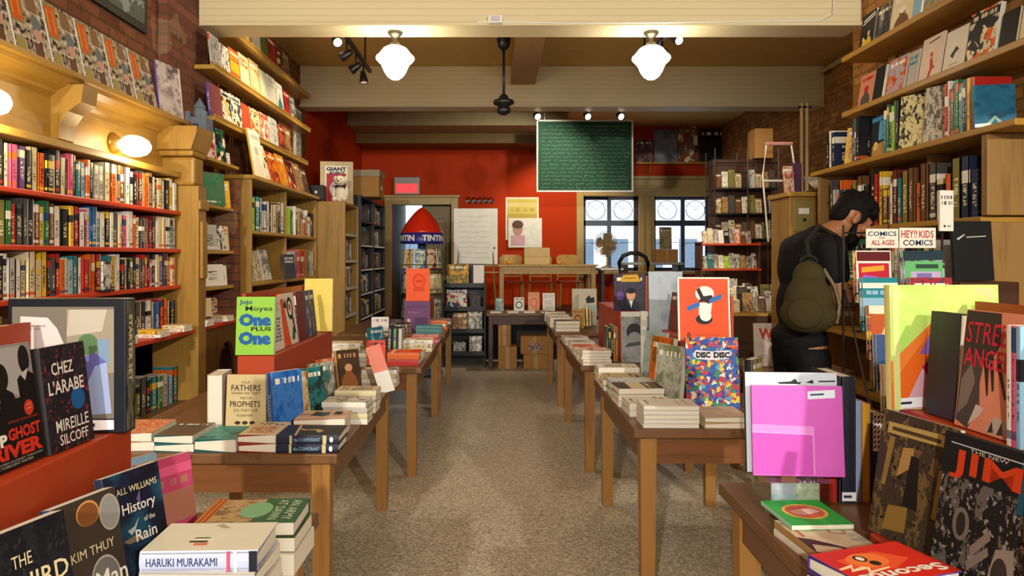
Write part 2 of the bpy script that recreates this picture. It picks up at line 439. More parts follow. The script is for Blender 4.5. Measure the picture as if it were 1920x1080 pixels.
for nm, loc, pw in (('ceiling_lamp_light', (-.82, 5.85, 2.85), 10), ('ceiling_lamp_light', (1.26, 5.85, 2.85), 10)):
    point_light(nm, loc, pw, (1.0, .84, .6), .13)
spot_light('merchandise_spot_light', (1.75, 6.6, 3.35), (2.75, 7.9, 1.7), 90, (1, .84, .6), 75)
# ceiling fan with its blades off
f = empty('ceiling_fan', (.08, 7.4, ZC), 'dark bladeless ceiling fan motor on a long black rod', 'fan')
MB().lathe([(0, 0), (.05, 0), (.075, -.12), (.06, -.2), (.02, -.24), (0, -.24)]).build('canopy', M['black_metal'], f, True)
MB().tube([(0, 0, -.22), (0, 0, -.72)], .014, 10).build('down_rod', M['black_metal'], f, True)
MB().lathe([(0, -.68), (.03, -.69), (.05, -.72), (.055, -.735), (.10, -.75), (.11, -.77), (.105, -.79), (.06, -.81), (.055, -.825)], seg=24).build('motor', M['black_metal'], f, True)
MB().lathe([(.05, -.82), (.068, -.835), (.072, -.86), (.06, -.885), (.03, -.90), (0, -.905)], seg=24).build('switch_cup', M['black_metal'], f, True)

def spot(root, loc, aim, r=.045, ln=.13, lit=True):
    """a small track spot: stem, can, lit face"""
    loc = Vector(loc); d = (Vector(aim) - loc).normalized(); q = d.to_track_quat('Z', 'Y').to_matrix().to_4x4()
    m = Matrix.Translation(loc) @ q
    h = MB(); h.tube([loc - Vector((0, 0, 0)), loc + Vector((0, 0, .13))], .01, 6)
    h.lathe([(0, -ln * .5), (r * .55, -ln * .48), (r * .7, -ln * .2), (r, ln * .3), (r, ln * .5), (r * .9, ln * .5), (r * .85, ln * .42), (0, ln * .42)], seg=16, mat=m)
    o = h.build('spot_head', M['black_metal'], root, True)
    MB().lathe([(0, ln * .44), (r * .82, ln * .44), (r * .82, ln * .46), (0, ln * .46)], seg=16, mat=m).build('lamp_face', glow('spot_face', '#fff0d8', 5.0 if lit else 0.3), o, True)
tr = empty('track_light', (0, 0, 0), 'black ceiling track with spots beside the tall display shelves', 'track light')
q0, q1 = Vector((-1.40, 6.15, ZC - .03)), Vector((-1.40, 8.6, ZC - .03))
MB().box(q0.x - .02, q0.x + .02, q0.y, 8.0, 3.545, 3.58, .004).box(q0.x - .008, q0.x + .008, 6.5, 6.516, 3.58, ZC - .001).box(q0.x - .008, q0.x + .008, 7.7, 7.716, 3.58, ZC - .001).build('track', M['black_metal'], tr)
for (y, dx, dy, dz) in ((6.3, .35, -.6, -.5), (6.75, -.9, .1, -.5), (7.2, -.9, .1, -.6), (7.6, .1, -.1, -.8)):
    spot(tr, (-1.40, y, 3.40), (-1.40 + dx, y + dy, 3.40 + dz), lit=y < 7.5)
for y, tz in ((6.7, 2.5), (7.6, 2.7), (8.2, 2.5), (6.4, 2.9)):
    spot_light('track_spot_light', (-1.42, y, ZC - .32), (-2.3, y, tz), 42, (1, .8, .5), 75)
t2 = empty('track_light', (0, 0, 0), 'black ceiling track with one lit spot beside the lamp nearest the wall bookcase', 'track light')
MB().box(1.55, 1.59, 6.15, 7.9, 3.545, 3.58, .004).box(1.562, 1.578, 6.5, 6.516, 3.58, ZC - .001).box(1.562, 1.578, 7.6, 7.616, 3.58, ZC - .001).build('track', M['black_metal'], t2)
spot(t2, (1.57, 6.3, 3.41), (1.8, 5.8, 3.1)); spot(t2, (1.57, 6.8, 3.41), (1.3, 7.2, 3.0), lit=False); spot(t2, (1.57, 7.3, 3.41), (1.9, 7.3, 2.9), lit=False)
t3 = empty('track_light', (0, 0, 0), 'spots mounted behind the second beam pointing at the chalkboard', 'track light')
MB().box(.4, 1.7, 9.16, 9.2, 3.5, 3.54, .004).build('track', M['black_metal'], t3)
for px in (1006, 1100, 1162):
    q = at(px, 216, 9.3); spot(t3, (q.x, 9.32, 3.33), (q.x + .1, 9.1, 3.2), .05, .1)
spot_light('chalkboard_spot_light', (.9, 9.9, 3.6), (.2, 11.2, 2.1), 120, (1, .9, .72), 120)
spot_light('rear_spot_light', (1.1, 11.6, 3.3), (1.15, 13, 1.9), 150, (1, .8, .52), 95)

# chalkboard hung from the ceiling
d = 11.1; a, b = at(1009, 228, d), at(1184, 357, d)
cb = empty('chalkboard', (0, 0, 0), 'green chalkboard covered in rows of chalk handwriting above the windows', 'chalkboard')
g = G('green_chalkboard'); v = g.noise(g.coord('Object'), 3, 4); col = g.mix(v, '#1b3f30', '#2c5640'); M['chalk'] = g.done(col, .7, .2)
MB().box(a.x, b.x, d, d + .02, b.z, a.z).build('slate_panel', M['chalk'], cb)
fr = MB(); e = .025
fr.box(a.x - e, b.x + e, d - .015, d + .03, a.z, a.z + e); fr.box(a.x - e, b.x + e, d - .015, d + .03, b.z - e, b.z)
fr.box(a.x - e, a.x, d - .015, d + .03, b.z, a.z); fr.box(b.x, b.x + e, d - .015, d + .03, b.z, a.z)
fr.build('white_frame', M['white'], cb)
hw = MB(); rr = random.Random(3)
for r_ in range(17):
    z = a.z - .07 - r_ * (a.z - b.z - .11) / 16; x = a.x + .05 + (.1 if r_ in (0,) else 0)
    while x < b.x - .12:
        wl = rr.uniform(.05, .17); n = max(4, int(wl / .011))
        pts = [(x + wl * k / n, d - .002, z + rr.uniform(-.013, .013) + (.012 if rr.random() < .12 else 0)) for k in range(n + 1)]
        hw.tube(pts, .0024, 3, False); x += wl + rr.uniform(.015, .05)
hw.build('chalk_handwriting_lettering', plain('white_chalk', '#b9c9a8', .9, .1), cb)
cw = MB()
for x in (a.x + .1, b.x - .1): cw.tube([(x, d + .01, a.z), (x, d + .01, ZC)], .004, 5)
cw.build('hanging_wire', M['chrome'], cb)

# ------------------------------------------------------------------ left bookcase wall: carved pine case with red shelves
XF = -2.20
case = empty('wall_bookcase', (XL, 4, 0), 'honey pine wall bookcase with carved cornice and red painted shelves', 'bookcase')
def ch(mb, name, mat, par, sm=False):
    o = mb.build(name, mat, None, sm); o.parent = par; o.matrix_parent_inverse = Matrix.Translation(par.location).inverted() if par.parent is None else Matrix()
    return o
YA, YE = .6, 5.05
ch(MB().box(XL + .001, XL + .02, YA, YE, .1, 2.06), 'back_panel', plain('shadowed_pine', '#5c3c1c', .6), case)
SH = (1.818, 1.556, 1.305)
for z in SH:
    ch(MB().box(XL + .02, XF, YA, YE, z - .025, z, .004), 'red_shelf', M['red_shelf'], case)
ch(MB().box(XL + .02, XF + .01, YA, YE, 2.05, 2.09, .006).box(XL + .001, XL + .10, YA, YE, 2.09, 2.37), 'frieze', M['pine'], case)
# moulded cornice (profile in x,z run along y)
cp = [(XL, 2.33), (XL + .10, 2.33), (XL + .115, 2.35), (XL + .13, 2.352), (XL + .135, 2.37), (XL + .17, 2.385), (XL + .21, 2.41), (XL + .22, 2.43), (XL + .25, 2.432), (XL + .255, 2.455), (XL, 2.455)]
ch(MB().prism(cp, 'y', YA, 5.14), 'cornice', M['pine'], case)
br = MB()
for y in (3.75, 2.45):
    br.prism([(XL + .10, 2.10), (XL + .14, 2.12), (XL + .15, 2.2), (XL + .19, 2.26), (XL + .26, 2.31), (XL + .27, 2.40), (XL + .10, 2.40)], 'y', y, y + .14)
    o = ch(br, 'bracket', M['pine_z'], case); br = MB()
    ch(MB().box(XL + .095, XL + .12, y + .02, y + .1, 2.09, 2.12), 'bracket_foot', M['pine_z'], case)
# end post: plinth, fluted shaft, capital
ch(MB().box(XL + .001, -2.08, YE - .02, YE + .12, 0, 2.0, .008).box(-2.08, -2.06, YE + .005, YE + .095, 1.35, 1.75, .004).box(-2.085, -2.06, YE - .03, YE + .13, 1.83, 1.9, .01), 'post', M['pine_z'], case)
ch(MB().box(XL + .001, -2.10, YE - .04, YE + .13, 2.0, 2.2, .02).box(XL + .001, -2.09, YE - .09, YE + .15, 2.2, 2.24, .012).prism([(XL, 2.24), (-2.09, 2.24), (-2.07, 2.30), (-2.05, 2.36), (-2.05, 2.40), (XL, 2.40)], 'y', YE - .12, YE + .17), 'capital', M['pine_z'], case)
# counter shelf and low cupboard below
ct = MB().box(XL + .02, -2.10, YA, 6.1, .97, 1.0, .006).build('counter_shelf', [M['red_shelf']])
tag(ct, 'long red edged counter shelf running below the wall bookcase', 'counter shelf')
M['dusk_pine'] = wood('shade_darkened_pine', '#6e4c22', '#4c3216', 'z', .45)  # pine with the dimness under the counter put into its colour
low = empty('low_bookcase', (XL, 4, 0), 'low shaded pine bookcase with an arched post under the counter shelf', 'bookcase')
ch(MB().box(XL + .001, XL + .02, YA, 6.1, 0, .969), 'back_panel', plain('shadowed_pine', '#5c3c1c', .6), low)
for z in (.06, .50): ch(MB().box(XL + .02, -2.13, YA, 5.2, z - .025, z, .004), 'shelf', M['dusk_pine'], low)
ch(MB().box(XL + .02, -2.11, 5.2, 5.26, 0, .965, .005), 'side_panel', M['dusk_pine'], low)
ar = MB(); pts = []
for k in range(13): pts.append((5.68 + .17 * math.cos(PI * k / 12), .62 + .22 * math.sin(PI * k / 12)))
poly = [(5.27, .02), (5.51, .02)] + [(5.51, .62)] + pts[::-1][1:-1] + [(5.85, .62), (5.85, .02), (6.1, .02), (6.1, .965), (5.27, .965)]
ar.prism(poly, 'x', -2.15, -2.12)
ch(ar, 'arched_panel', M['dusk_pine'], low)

# wall sconces on the frieze
def sconce(y, label):
    t = empty('wall_lamp', (XL + .10, y, 2.19), label, 'lamp', 'bullet glass wall lamps on the frieze')
    rot = Matrix.Rotation(R(90), 4, 'Y')
    MB().lathe([(0, 0), (.062, 0), (.062, .012), (.05, .02), (.045, .032), (.03, .04), (.026, .055)], seg=20, mat=rot).build('rose', plain('brass_rose', '#b08a3e', .35, .5, .6), t, True)
    sh = Matrix.Translation((.05, 0, -.008)) @ Matrix.Rotation(R(97), 4, 'Y')
    MB().lathe([(.03, -.01), (.034, .005), (.05, .02), (.062, .045), (.066, .08), (.06, .12), (.045, .155), (.022, .175), (0, .18)], seg=22, mat=sh).build('glass_shade', glow('sconce_glass_lit', '#ffeccb', 13.0), t, True)
    point_light('wall_lamp_light', (XL + .32, y, 2.10), 9, (1, .78, .42), .06)
sconce(4.36, 'lit bullet glass wall lamp on the frieze nearer the carved post')
sconce(3.10, 'lit bullet glass wall lamp at the near end of the frieze')
# ------------------------------------------------------------------ books: materials, meshes, poses
COL = {'w': ('white', '#e6e2d8'), 'c': ('cream', '#d9cba2'), 'k': ('black', '#19181c'), 'r': ('red', '#b3241a'), 'o': ('orange', '#dd631c'),
       'y': ('yellow', '#dfb52e'), 'b': ('blue', '#2b62a4'), 'n': ('navy', '#1f2a4a'), 't': ('teal', '#2c8088'), 'g': ('green', '#2f6e3c'),
       'l': ('light grey', '#b7b4ac'), 'd': ('dark grey', '#4c4a49'), 'p': ('pink', '#d65a88'), 'm': ('maroon', '#6c2124'), 'u': ('purple', '#5d3c7c'),
       's': ('sky blue', '#8db6d0'), 'e': ('brown', '#6d482a'), 'a': ('tan', '#b58c56'), 'v': ('olive', '#7c7839'), 'x': ('lime', '#a0cb3c'), 'h': ('salmon', '#df8f72')}
def C(k): return COL[k][1] if k in COL else k
def spine_material():
    """spine and plain boards: the object's own colour, a contrasting title band and lettering marks that vary from book to book"""
    g = G('book_boards'); oi = g.n('ShaderNodeObjectInfo'); base = oi.outputs['Color']; rnd = oi.outputs['Random']
    u, v, _ = g.xyz(g.coord('UV'))
    r2 = g.math('FRACT', g.math('MULTIPLY', rnd, 17.3)); r3 = g.math('FRACT', g.math('MULTIPLY', rnd, 71.7)); r4 = g.math('FRACT', g.math('MULTIPLY', rnd, 131.9))
    acc = g.ramp(r2, [(0, '#ece6d6'), (.3, '#17161a'), (.45, '#c8271b'), (.55, '#e8c13a'), (.65, '#e9e4da'), (.8, '#22406e'), (.9, '#d96a20')], True)
    lo = g.math('ADD', .55, g.math('MULTIPLY', r3, .25)); hi = g.math('ADD', lo, g.math('ADD', .06, g.math('MULTIPLY', r4, .16)))
    band = g.math('MULTIPLY', g.between(v, lo, hi), g.math('GREATER_THAN', r4, .45))
    c = g.mix(band, base, acc)
    foot = g.math('MULTIPLY', g.between(v, .06, .13), g.math('GREATER_THAN', r2, .4))
    c = g.mix(g.math('MULTIPLY', foot, .8), c, acc)
    # a run of letter-like marks up the middle of the spine
    cv = g.n('ShaderNodeCombineXYZ'); g.put(cv.inputs[0], g.math('MULTIPLY', u, 2.2)); g.put(cv.inputs[1], g.math('MULTIPLY', v, 30)); g.put(cv.inputs[2], g.math('MULTIPLY', rnd, 90))
    nz = g.noise(cv.outputs[0], 1.0, 1)
    zone = g.math('MULTIPLY', g.between(u, .3, .7), g.between(v, .2, g.math('SUBTRACT', lo, .02)))
    mk = g.math('MULTIPLY', zone, g.math('GREATER_THAN', nz, .52))
    lum = g.n('ShaderNodeRGBToBW'); g.put(lum.inputs[0], base)
    ink = g.ramp(g.math('GREATER_THAN', lum.outputs[0], .22), [(0, '#e8dcb8'), (.5, '#201a18')], True)
    c = g.mix(g.math('MULTIPLY', mk, .85), c, ink)
    return g.done(c, .38, .4)
M['boards'] = spine_material()
def cloth_material():
    g = G('book_cloth'); c = g.n('ShaderNodeObjectInfo').outputs['Color']; n = g.noise(g.coord('Object'), 12, 3)
    return g.done(g.mix(g.math('MULTIPLY', n, .22), c, '#4a443c'), .42, .35)
M['cloth'] = cloth_material()
def pages_material():
    g = G('book_pages'); z = g.xyz(g.coord('UV'))[1]
    n = g.noise(g.mapping(g.coord('UV'), (220, 2, 1)), 1.0, 2)
    return g.done(g.mix(g.math('MULTIPLY', n, .5), '#ece7da', '#b8ad94'), .8, .15)
M['pages'] = pages_material()

_cov = {}
def cover(style, c1, c2='w', c3='k', seed=1):
    """a printed cover: flat inks laid out in the cover's own coordinates"""
    key = (style, c1, c2, c3, seed)
    if key in _cov: return _cov[key]
    g = G('cover_' + style); uv = g.coord('UV'); u, v, _ = g.xyz(uv); A, B, D = lin(C(c1)), lin(C(c2)), lin(C(c3))
    sv = g.mapping(uv, (1, 1, 1), loc=(seed * 1.7, seed * 2.3, seed * .7))
    def rows(c, ink, v0, v1, n, u0=.1, u1=.9, f=9.0, th=.46):
        rv = g.math('MULTIPLY', g.math('DIVIDE', g.math('SUBTRACT', v, v0), v1 - v0), n)
        fr = g.between(g.math('FRACT', rv), .18, .82)
        cv = g.n('ShaderNodeCombineXYZ'); g.put(cv.inputs[0], g.math('MULTIPLY', u, f)); g.put(cv.inputs[1], g.math('MULTIPLY', g.math('FLOOR', rv), 7.3)); cv.inputs[2].default_value = seed
        nz = g.noise(cv.outputs[0], 1.6, 1)
        z = g.math('MULTIPLY', g.math('MULTIPLY', g.between(u, u0, u1), g.between(v, v0, v1)), g.math('MULTIPLY', fr, g.math('GREATER_THAN', nz, th)))
        return g.mix(z, c, ink)
    def ell(c, ink, cx, cy, rx, ry, soft=0):
        a = g.math('DIVIDE', g.math('SUBTRACT', u, cx), rx); b = g.math('DIVIDE', g.math('SUBTRACT', v, cy), ry)
        d = g.math('ADD', g.math('MULTIPLY', a, a), g.math('MULTIPLY', b, b))
        return g.mix(g.math('LESS_THAN', d, 1.0), c, ink)
    c = g.mix(g.math('MULTIPLY', g.noise(sv, 3, 2), .12), A, D)
    if style == 'plain': pass
    elif style == 'title': c = rows(c, B, .62, .9, 2, f=8); c = rows(c, D, .08, .16, 1, .2, .8)
    elif style == 'text':
        c = rows(c, B, .72, .92, 2, f=7); c = rows(c, D, .15, .62, 7, .15, .85, 14)
    elif style == 'photo':
        n = g.noise(sv, 3.2, 6, rough=.62); c = g.ramp(n, [(.3, C(c3)), (.45, C(c1)), (.55, C(c2)), (.68, C(c1))]); c = rows(c, lin('#efe8d8'), .78, .92, 1, f=8)
    elif style == 'figure':
        c = ell(c, B, .5, .16, .34, .3); c = ell(c, B, .5, .52, .15, .12); c = ell(c, D, .5, .57, .16, .09); c = rows(c, D, .78, .94, 1, f=9)
    elif style == 'comic':
        vo = g.voro(g.mapping(sv, (3, 4, 1)), 1.6, 'Color'); q = g.xyz(vo)
        c = g.ramp(q[0], [(0, C(c1)), (.3, C(c2)), (.5, C(c3)), (.68, '#e8d9b0'), (.84, C(c1))], True)
        n = g.noise(sv, 14, 3); c = g.mix(g.math('GREATER_THAN', n, .62), c, lin('#1a1618'))
        c = g.mix(g.between(v, .8, .95), c, A); c = rows(c, B, .81, .94, 1, f=7, th=.42)
    elif style == 'panels':
        b = g.n('ShaderNodeTexBrick'); g.put(b.inputs['Vector'], g.mapping(sv, (1, 1, 1))); b.inputs['Scale'].default_value = 3.0
        b.inputs['Brick Width'].default_value = .75; b.inputs['Row Height'].default_value = .6; b.inputs['Mortar Size'].default_value = .03
        b.inputs['Color1'].default_value = B; b.inputs['Color2'].default_value = D; b.inputs['Mortar'].default_value = A
        n = g.noise(sv, 11, 4); c = g.mix(g.math('GREATER_THAN', n, .57), b.outputs['Color'], lin('#2a241f')); c = g.mix(g.math('LESS_THAN', n, .4), c, A)
    elif style == 'bands':
        c = g.ramp(v, [(0, C(c1)), (.28, C(c2)), (.62, C(c1)), (.8, C(c3)), (.9, C(c1))], True); c = rows(c, B, .66, .78, 1)
    elif style == 'circle':
        c = ell(c, B, .5, .45, .34, .26); c = ell(c, D, .5, .45, .24, .18); c = rows(c, B, .8, .92, 1)
    elif style == 'speck':
        q = g.xyz(g.voro(g.mix(.1, g.mapping(sv, (1, 1.4, 1)), g.noise(sv, 9, 2, 1)), 15.0, 'Color'))
        c = g.ramp(q[1], [(0, C(c1)), (.28, C(c2)), (.46, C(c3)), (.54, '#d8622c'), (.64, '#b83440'), (.76, '#3b8a5a'), (.84, '#e0d8c8'), (.9, '#1c1a2c'), (.95, '#58a0c8')], True)
        n = g.noise(sv, 26, 2); c = g.mix(g.math('GREATER_THAN', n, .62), c, A)
    elif style == 'ink':
        n = g.noise(g.mapping(sv, (1, .7, 1)), 7, 5, rough=.7); c = g.mix(g.math('GREATER_THAN', n, .54), A, B); n2 = g.noise(sv, 19, 3)
        c = g.mix(g.math('GREATER_THAN', n2, .61), c, D)
    elif style == 'fade':
        n = g.noise(g.mapping(sv, (.8, 1.6, 1)), 2.5, 4); c = g.ramp(n, [(.35, C(c1)), (.52, C(c2)), (.65, C(c3))])
    elif style == 'dots':
        q = g.voro(g.mapping(sv, (1, 1.4, 1)), 9, 'Distance', .2); c = g.mix(g.math('LESS_THAN', q, .3), A, B)
    _cov[key] = g.done(c, .46, .22)
    return _cov[key]

_bm = {}
def book_meshes(w, h, t, hard, single):
    key = (round(w, 3), round(h, 3), round(t, 3), hard, single)
    if key in _bm: return _bm[key]
    b = .003 if hard else .001; o = .004 if hard else .0004
    bm = bmesh.new(); uvl = bm.loops.layers.uv.new('UVMap')
    x0, x1, ya, yb = -w / 2, w / 2, -t / 2, t / 2
    bulge = min(.006, t * .14) if hard else min(.002, t * .05)
    out = [(x1, ya), (x1, ya + b), (x0 + b, ya + b), (x0 + b, yb - b), (x1, yb - b), (x1, yb), (x0 + bulge, yb), (x0 + bulge * .25, yb - t * .22), (x0, 0), (x0 + bulge * .25, ya + t * .22), (x0 + bulge, ya)]
    n = len(out); lo = [bm.verts.new((p[0], p[1], 0)) for p in out]; hi = [bm.verts.new((p[0], p[1], h)) for p in out]
    def face(vs, slot, fn):
        f = bm.faces.new(vs); f.material_index = slot
        for l in f.loops: l[uvl].uv = fn(l.vert.co)
        return f
    cov = lambda c: ((c.x - x0) / w, c.z / h); bk = lambda c: (.5 + (c.x - x1) * 0.0 + 1.6, c.z / h); sp = lambda c: ((c.y - ya) / t, c.z / h)
    for i in range(n):
        j = (i + 1) % n
        if i == n - 1: s, fn = 0, cov
        elif 6 <= i <= 9: s, fn = 1, sp
        else: s, fn = 1, (lambda c: (1.6, c.z / h))
        face((lo[i], lo[j], hi[j], hi[i]), s, fn)
    face(lo[::-1], 1, lambda c: (1.6, .5)); face(hi, 1, lambda c: (1.6, .5))
    def block(q):
        ul = q.loops.layers.uv.verify()
        vs = [q.verts.new((x, y, z)) for x in (x0 + b, x1 - o) for y in (ya + b + .0002, yb - b - .0002) for z in (o, h - o)]
        for f in ((0, 1, 3, 2), (4, 6, 7, 5), (0, 4, 5, 1), (2, 3, 7, 6), (0, 2, 6, 4), (1, 5, 7, 3)):
            ff = q.faces.new([vs[i] for i in f]); ff.material_index = 2 if single else 0
            for l in ff.loops: l[ul].uv = (l.vert.co.y / .05, (l.vert.co.z + l.vert.co.x) / .3)
    pg = None
    if single: block(bm)
    bmesh.ops.recalc_face_normals(bm, faces=bm.faces)
    me = bpy.data.meshes.new('book'); bm.to_mesh(me); bm.free()
    for m in (M['boards'], M['boards'], M['pages']): me.materials.append(m)
    if not single:
        b2 = bmesh.new(); block(b2); bmesh.ops.recalc_face_normals(b2, faces=b2.faces)
        pg = bpy.data.meshes.new('pages'); b2.to_mesh(pg); b2.free(); pg.materials.append(M['pages'])
    _bm[key] = (me, pg)
    return _bm[key]

NAMES = {}
class Book: pass
def book(name, label, cat, w, h, t, mat4, cov=None, col='w', hard=False, parts=True, group=None):
    me, pg = book_meshes(w, h, t, hard, not parts)
    o = bpy.data.objects.new(name, me); COLL.objects.link(o); o.matrix_world = mat4
    o.color = lin(C(col))
    if parts:
        o.material_slots[1].link = 'OBJECT'; o.material_slots[1].material = M['cloth']
        if cov is None: o.material_slots[0].link = 'OBJECT'; o.material_slots[0].material = M['cloth']
    if cov is not None:
        o.material_slots[0].link = 'OBJECT'; o.material_slots[0].material = cov
    tag(o, label, cat, group)
    if pg:
        p = bpy.data.objects.new('pages', pg); COLL.objects.link(p); p.parent = o
    o['_w'] = w; o['_h'] = h; o['_t'] = t
    return o
def T(*a): return Matrix.Translation(Vector(a))
def RZ(a): return Matrix.Rotation(R(a), 4, 'Z')
def RX(a): return Matrix.Rotation(R(a), 4, 'X')
def RY(a): return Matrix.Rotation(R(a), 4, 'Y')
def stand(x, y, z, t, yaw=0, tilt=0, roll=0):
    """upright, front facing -y before the yaw; tilt leans it back, roll tips it sideways"""
    return T(x, y, z + t / 2 * math.sin(R(abs(tilt))) + .0008) @ RZ(yaw) @ RY(roll) @ RX(-tilt)
def flat(x, y, z, h, t, yaw=0):
    return T(x, y, z + t / 2 + .0006) @ RZ(yaw) @ RX(-90) @ T(0, 0, -h / 2)

# lettering and flat shapes printed on a cover (child parts of the book)
def letters(bk, rows, name='title_lettering', face='front', mat=None):
    """rows: (text, u0, u1, v0, v1, colour[, bold, shear]) in cover fractions"""
    w, h, t = bk['_w'], bk['_h'], bk['_t']; o = None
    if len(rows) > 1:
        for r_ in rows: o = letters(bk, [r_], name, face, mat)
        return o
    cols = []; bm = bmesh.new()
    for r_ in rows:
        txt, u0, u1, v0, v1, c = r_[:6]; bold = r_[6] if len(r_) > 6 else .02; shear = r_[7] if len(r_) > 7 else 0
        if c not in cols: cols.append(c)
        cu = bpy.data.curves.new('lettering', 'FONT'); cu.body = txt; cu.offset = bold; cu.shear = shear; cu.resolution_u = 2
        ob = bpy.data.objects.new('lettering', cu); me = bpy.data.meshes.new_from_object(ob)
        vs = [v.co.copy() for v in me.vertices]
        if not vs: continue
        mnx, mxx = min(v.x for v in vs), max(v.x for v in vs); mny, mxy = min(v.y for v in vs), max(v.y for v in vs)
        nv = []
        for v in vs:
            fu = u0 + (u1 - u0) * (v.x - mnx) / max(1e-6, mxx - mnx); fv = v0 + (v1 - v0) * (v.y - mny) / max(1e-6, mxy - mny)
            if face == 'front': p = ((fu - .5) * w, -t / 2 - .0011, fv * h)
            elif face == 'spine': p = (-w / 2 - .0012, (.5 - fv) * t, (1 - fu) * h)   # reads downwards
            else: p = (w / 2 + .0012, (fv - .5) * t, (1 - fu) * h)
            nv.append(bm.verts.new(p))
        for f in me.polygons:
            try:
                q = bm.faces.new([nv[i] for i in f.vertices]); q.material_index = cols.index(c)
            except ValueError: pass
        bpy.data.objects.remove(ob); bpy.data.meshes.remove(me); bpy.data.curves.remove(cu)
    me = bpy.data.meshes.new(name); bm.to_mesh(me); bm.free()
    for c in cols: me.materials.append(ink(c))
    return link(name, me, bk)
def ink(c): return plain('ink', C(c), .5, .2, var=.0)
def shapes(bk, items, name='cover_picture', face='front'):
    """items: (colour, 'ell', cx, cy, rx, ry) or (colour, [(u, v), ...]) printed in order, in cover fractions"""
    w, h, t = bk['_w'], bk['_h'], bk['_t']; cols = []; bm = bmesh.new()
    for k, it in enumerate(items):
        c = it[0]
        if c not in cols: cols.append(c)
        pts = it[1] if isinstance(it[1], list) else [(it[2] + it[4] * math.cos(2 * PI * i / 28), it[3] + it[5] * math.sin(2 * PI * i / 28)) for i in range(28)]
        dy = -t / 2 - .0003 - .00004 * k
        if face == 'front': vs = [bm.verts.new(((p[0] - .5) * w, dy, p[1] * h)) for p in pts]
        else: vs = [bm.verts.new((-w / 2 - .0003 - .00004 * k, (.5 - p[0]) * t, p[1] * h)) for p in pts]
        f = bm.faces.new(vs); f.material_index = cols.index(c)
        bm.normal_update()
    me = bpy.data.meshes.new(name); bm.to_mesh(me); bm.free()
    for c in cols: me.materials.append(ink(c) if not isinstance(c, bpy.types.Material) else c)
    return link(name, me, bk)

# a run of books standing spine out
def row(name, cat, keys, p, along, yaw, length, shelf, ref, hr=(.17, .215), depth=.135, group=None, rng=1, hard=False, lean=()):
    """p: point on the shelf where the spine line starts, along: unit vector of the run; keys: colours in order"""
    rr = random.Random(rng); keys = [k for k in keys if k != ' ']
    ws = [rr.uniform(.6, 1.4) for _ in keys]; k_ = length / sum(ws); pos = 0.0; along = Vector(along); n = len(keys)
    nrm = {0: Vector((1, 0, 0)), 180: Vector((-1, 0, 0)), 90: Vector((0, 1, 0))}[yaw]   # from the spine into the shelf
    for i, key in enumerate(keys):
        t = ws[i] * k_; h = rr.uniform(*hr); w = min(depth, h * .68) + rr.uniform(-.008, 0)
        tt = round(max(.006, t - .0012), 3)
        ln = lean[i] if isinstance(lean, dict) and i in lean else 0
        q = Vector(p) + along * (pos + t / 2) + nrm * (w / 2 + rr.uniform(.0, .012))
        pos += t
        if key == '_': continue
        size = 'thick' if t > k_ * 1.1 else 'thin' if t < k_ * .85 else 'mid-width'
        tall = 'tall ' if h > hr[0] + (hr[1] - hr[0]) * .8 else 'short ' if h < hr[0] + (hr[1] - hr[0]) * .2 else ''
        lb = f'{tall}{size} {COL[key][0]} spine, {ordn(i + 1)} from {ref}, {shelf}'
        book(name, lb, cat, round(w, 2), round(h, 2), tt, stand(q.x, q.y, q.z, tt, yaw), None, key, hard, False, group)
# ------------------------------------------------------------------ books on the left wall
POST = 'the near end'
def lrow(keys, z, y0, y1, shelf, rng, hr=(.175, .22), grp='paperbacks on the red shelves', name='paperback', ref='the carved post'):
    # keys are listed from the near end towards the post; the count in the label starts at the post
    row(name, 'book', keys[::-1], (-2.215, y1, z + .0005), (0, -1, 0), 180, y1 - y0, shelf, ref, hr, .14, grp, rng)
lrow('owwkkwpukcokkcepetsokllcoaewwkrdoawkcwkyw', 1.818, 2.95, 5.0, 'uppermost red shelf', 11, (.185, .225))
lrow('cnstkrvgrddkeygewkyrwpwbtwkwdcpwwowkemmwccrwsw', 1.556, 2.95, 5.0, 'second red shelf down', 12)
lrow('lldcykokwlwcccykdrocstwroorbtywk' + 'ckvkckrrmpkcwunkrco', 1.305, 2.95, 5.0, 'third red shelf down', 13)
lrow('ykveoav', 1.0, 2.9, 3.25, 'counter shelf', 14, (.2, .24), ref='the boxed set')
lrow('ordkwcbrowk', 1.0, 4.30, 4.98, 'back of the counter shelf', 15, (.185, .225))
lrow('wkepwvdktglstw', .50, 4.1, 5.1, 'low bookcase under the counter', 16, (.19, .25), ref='the low side panel')
# little dark sign stand on the third red shelf
q = on(1.306, 212, 540)
ss = empty('photo_stand', (-2.19, 4.05, 1.306), 'small black and white photo card on a black stand on the third red shelf', 'photo stand')
MB().box(-.02, .016, -.06, .06, 0, .012, .003).build('base', M['black'], ss)
MB().box(-.006, .004, -.045, .045, .012, .17).build('photo_card', cover('photo', 'd', 'w', 'k', 4), ss)
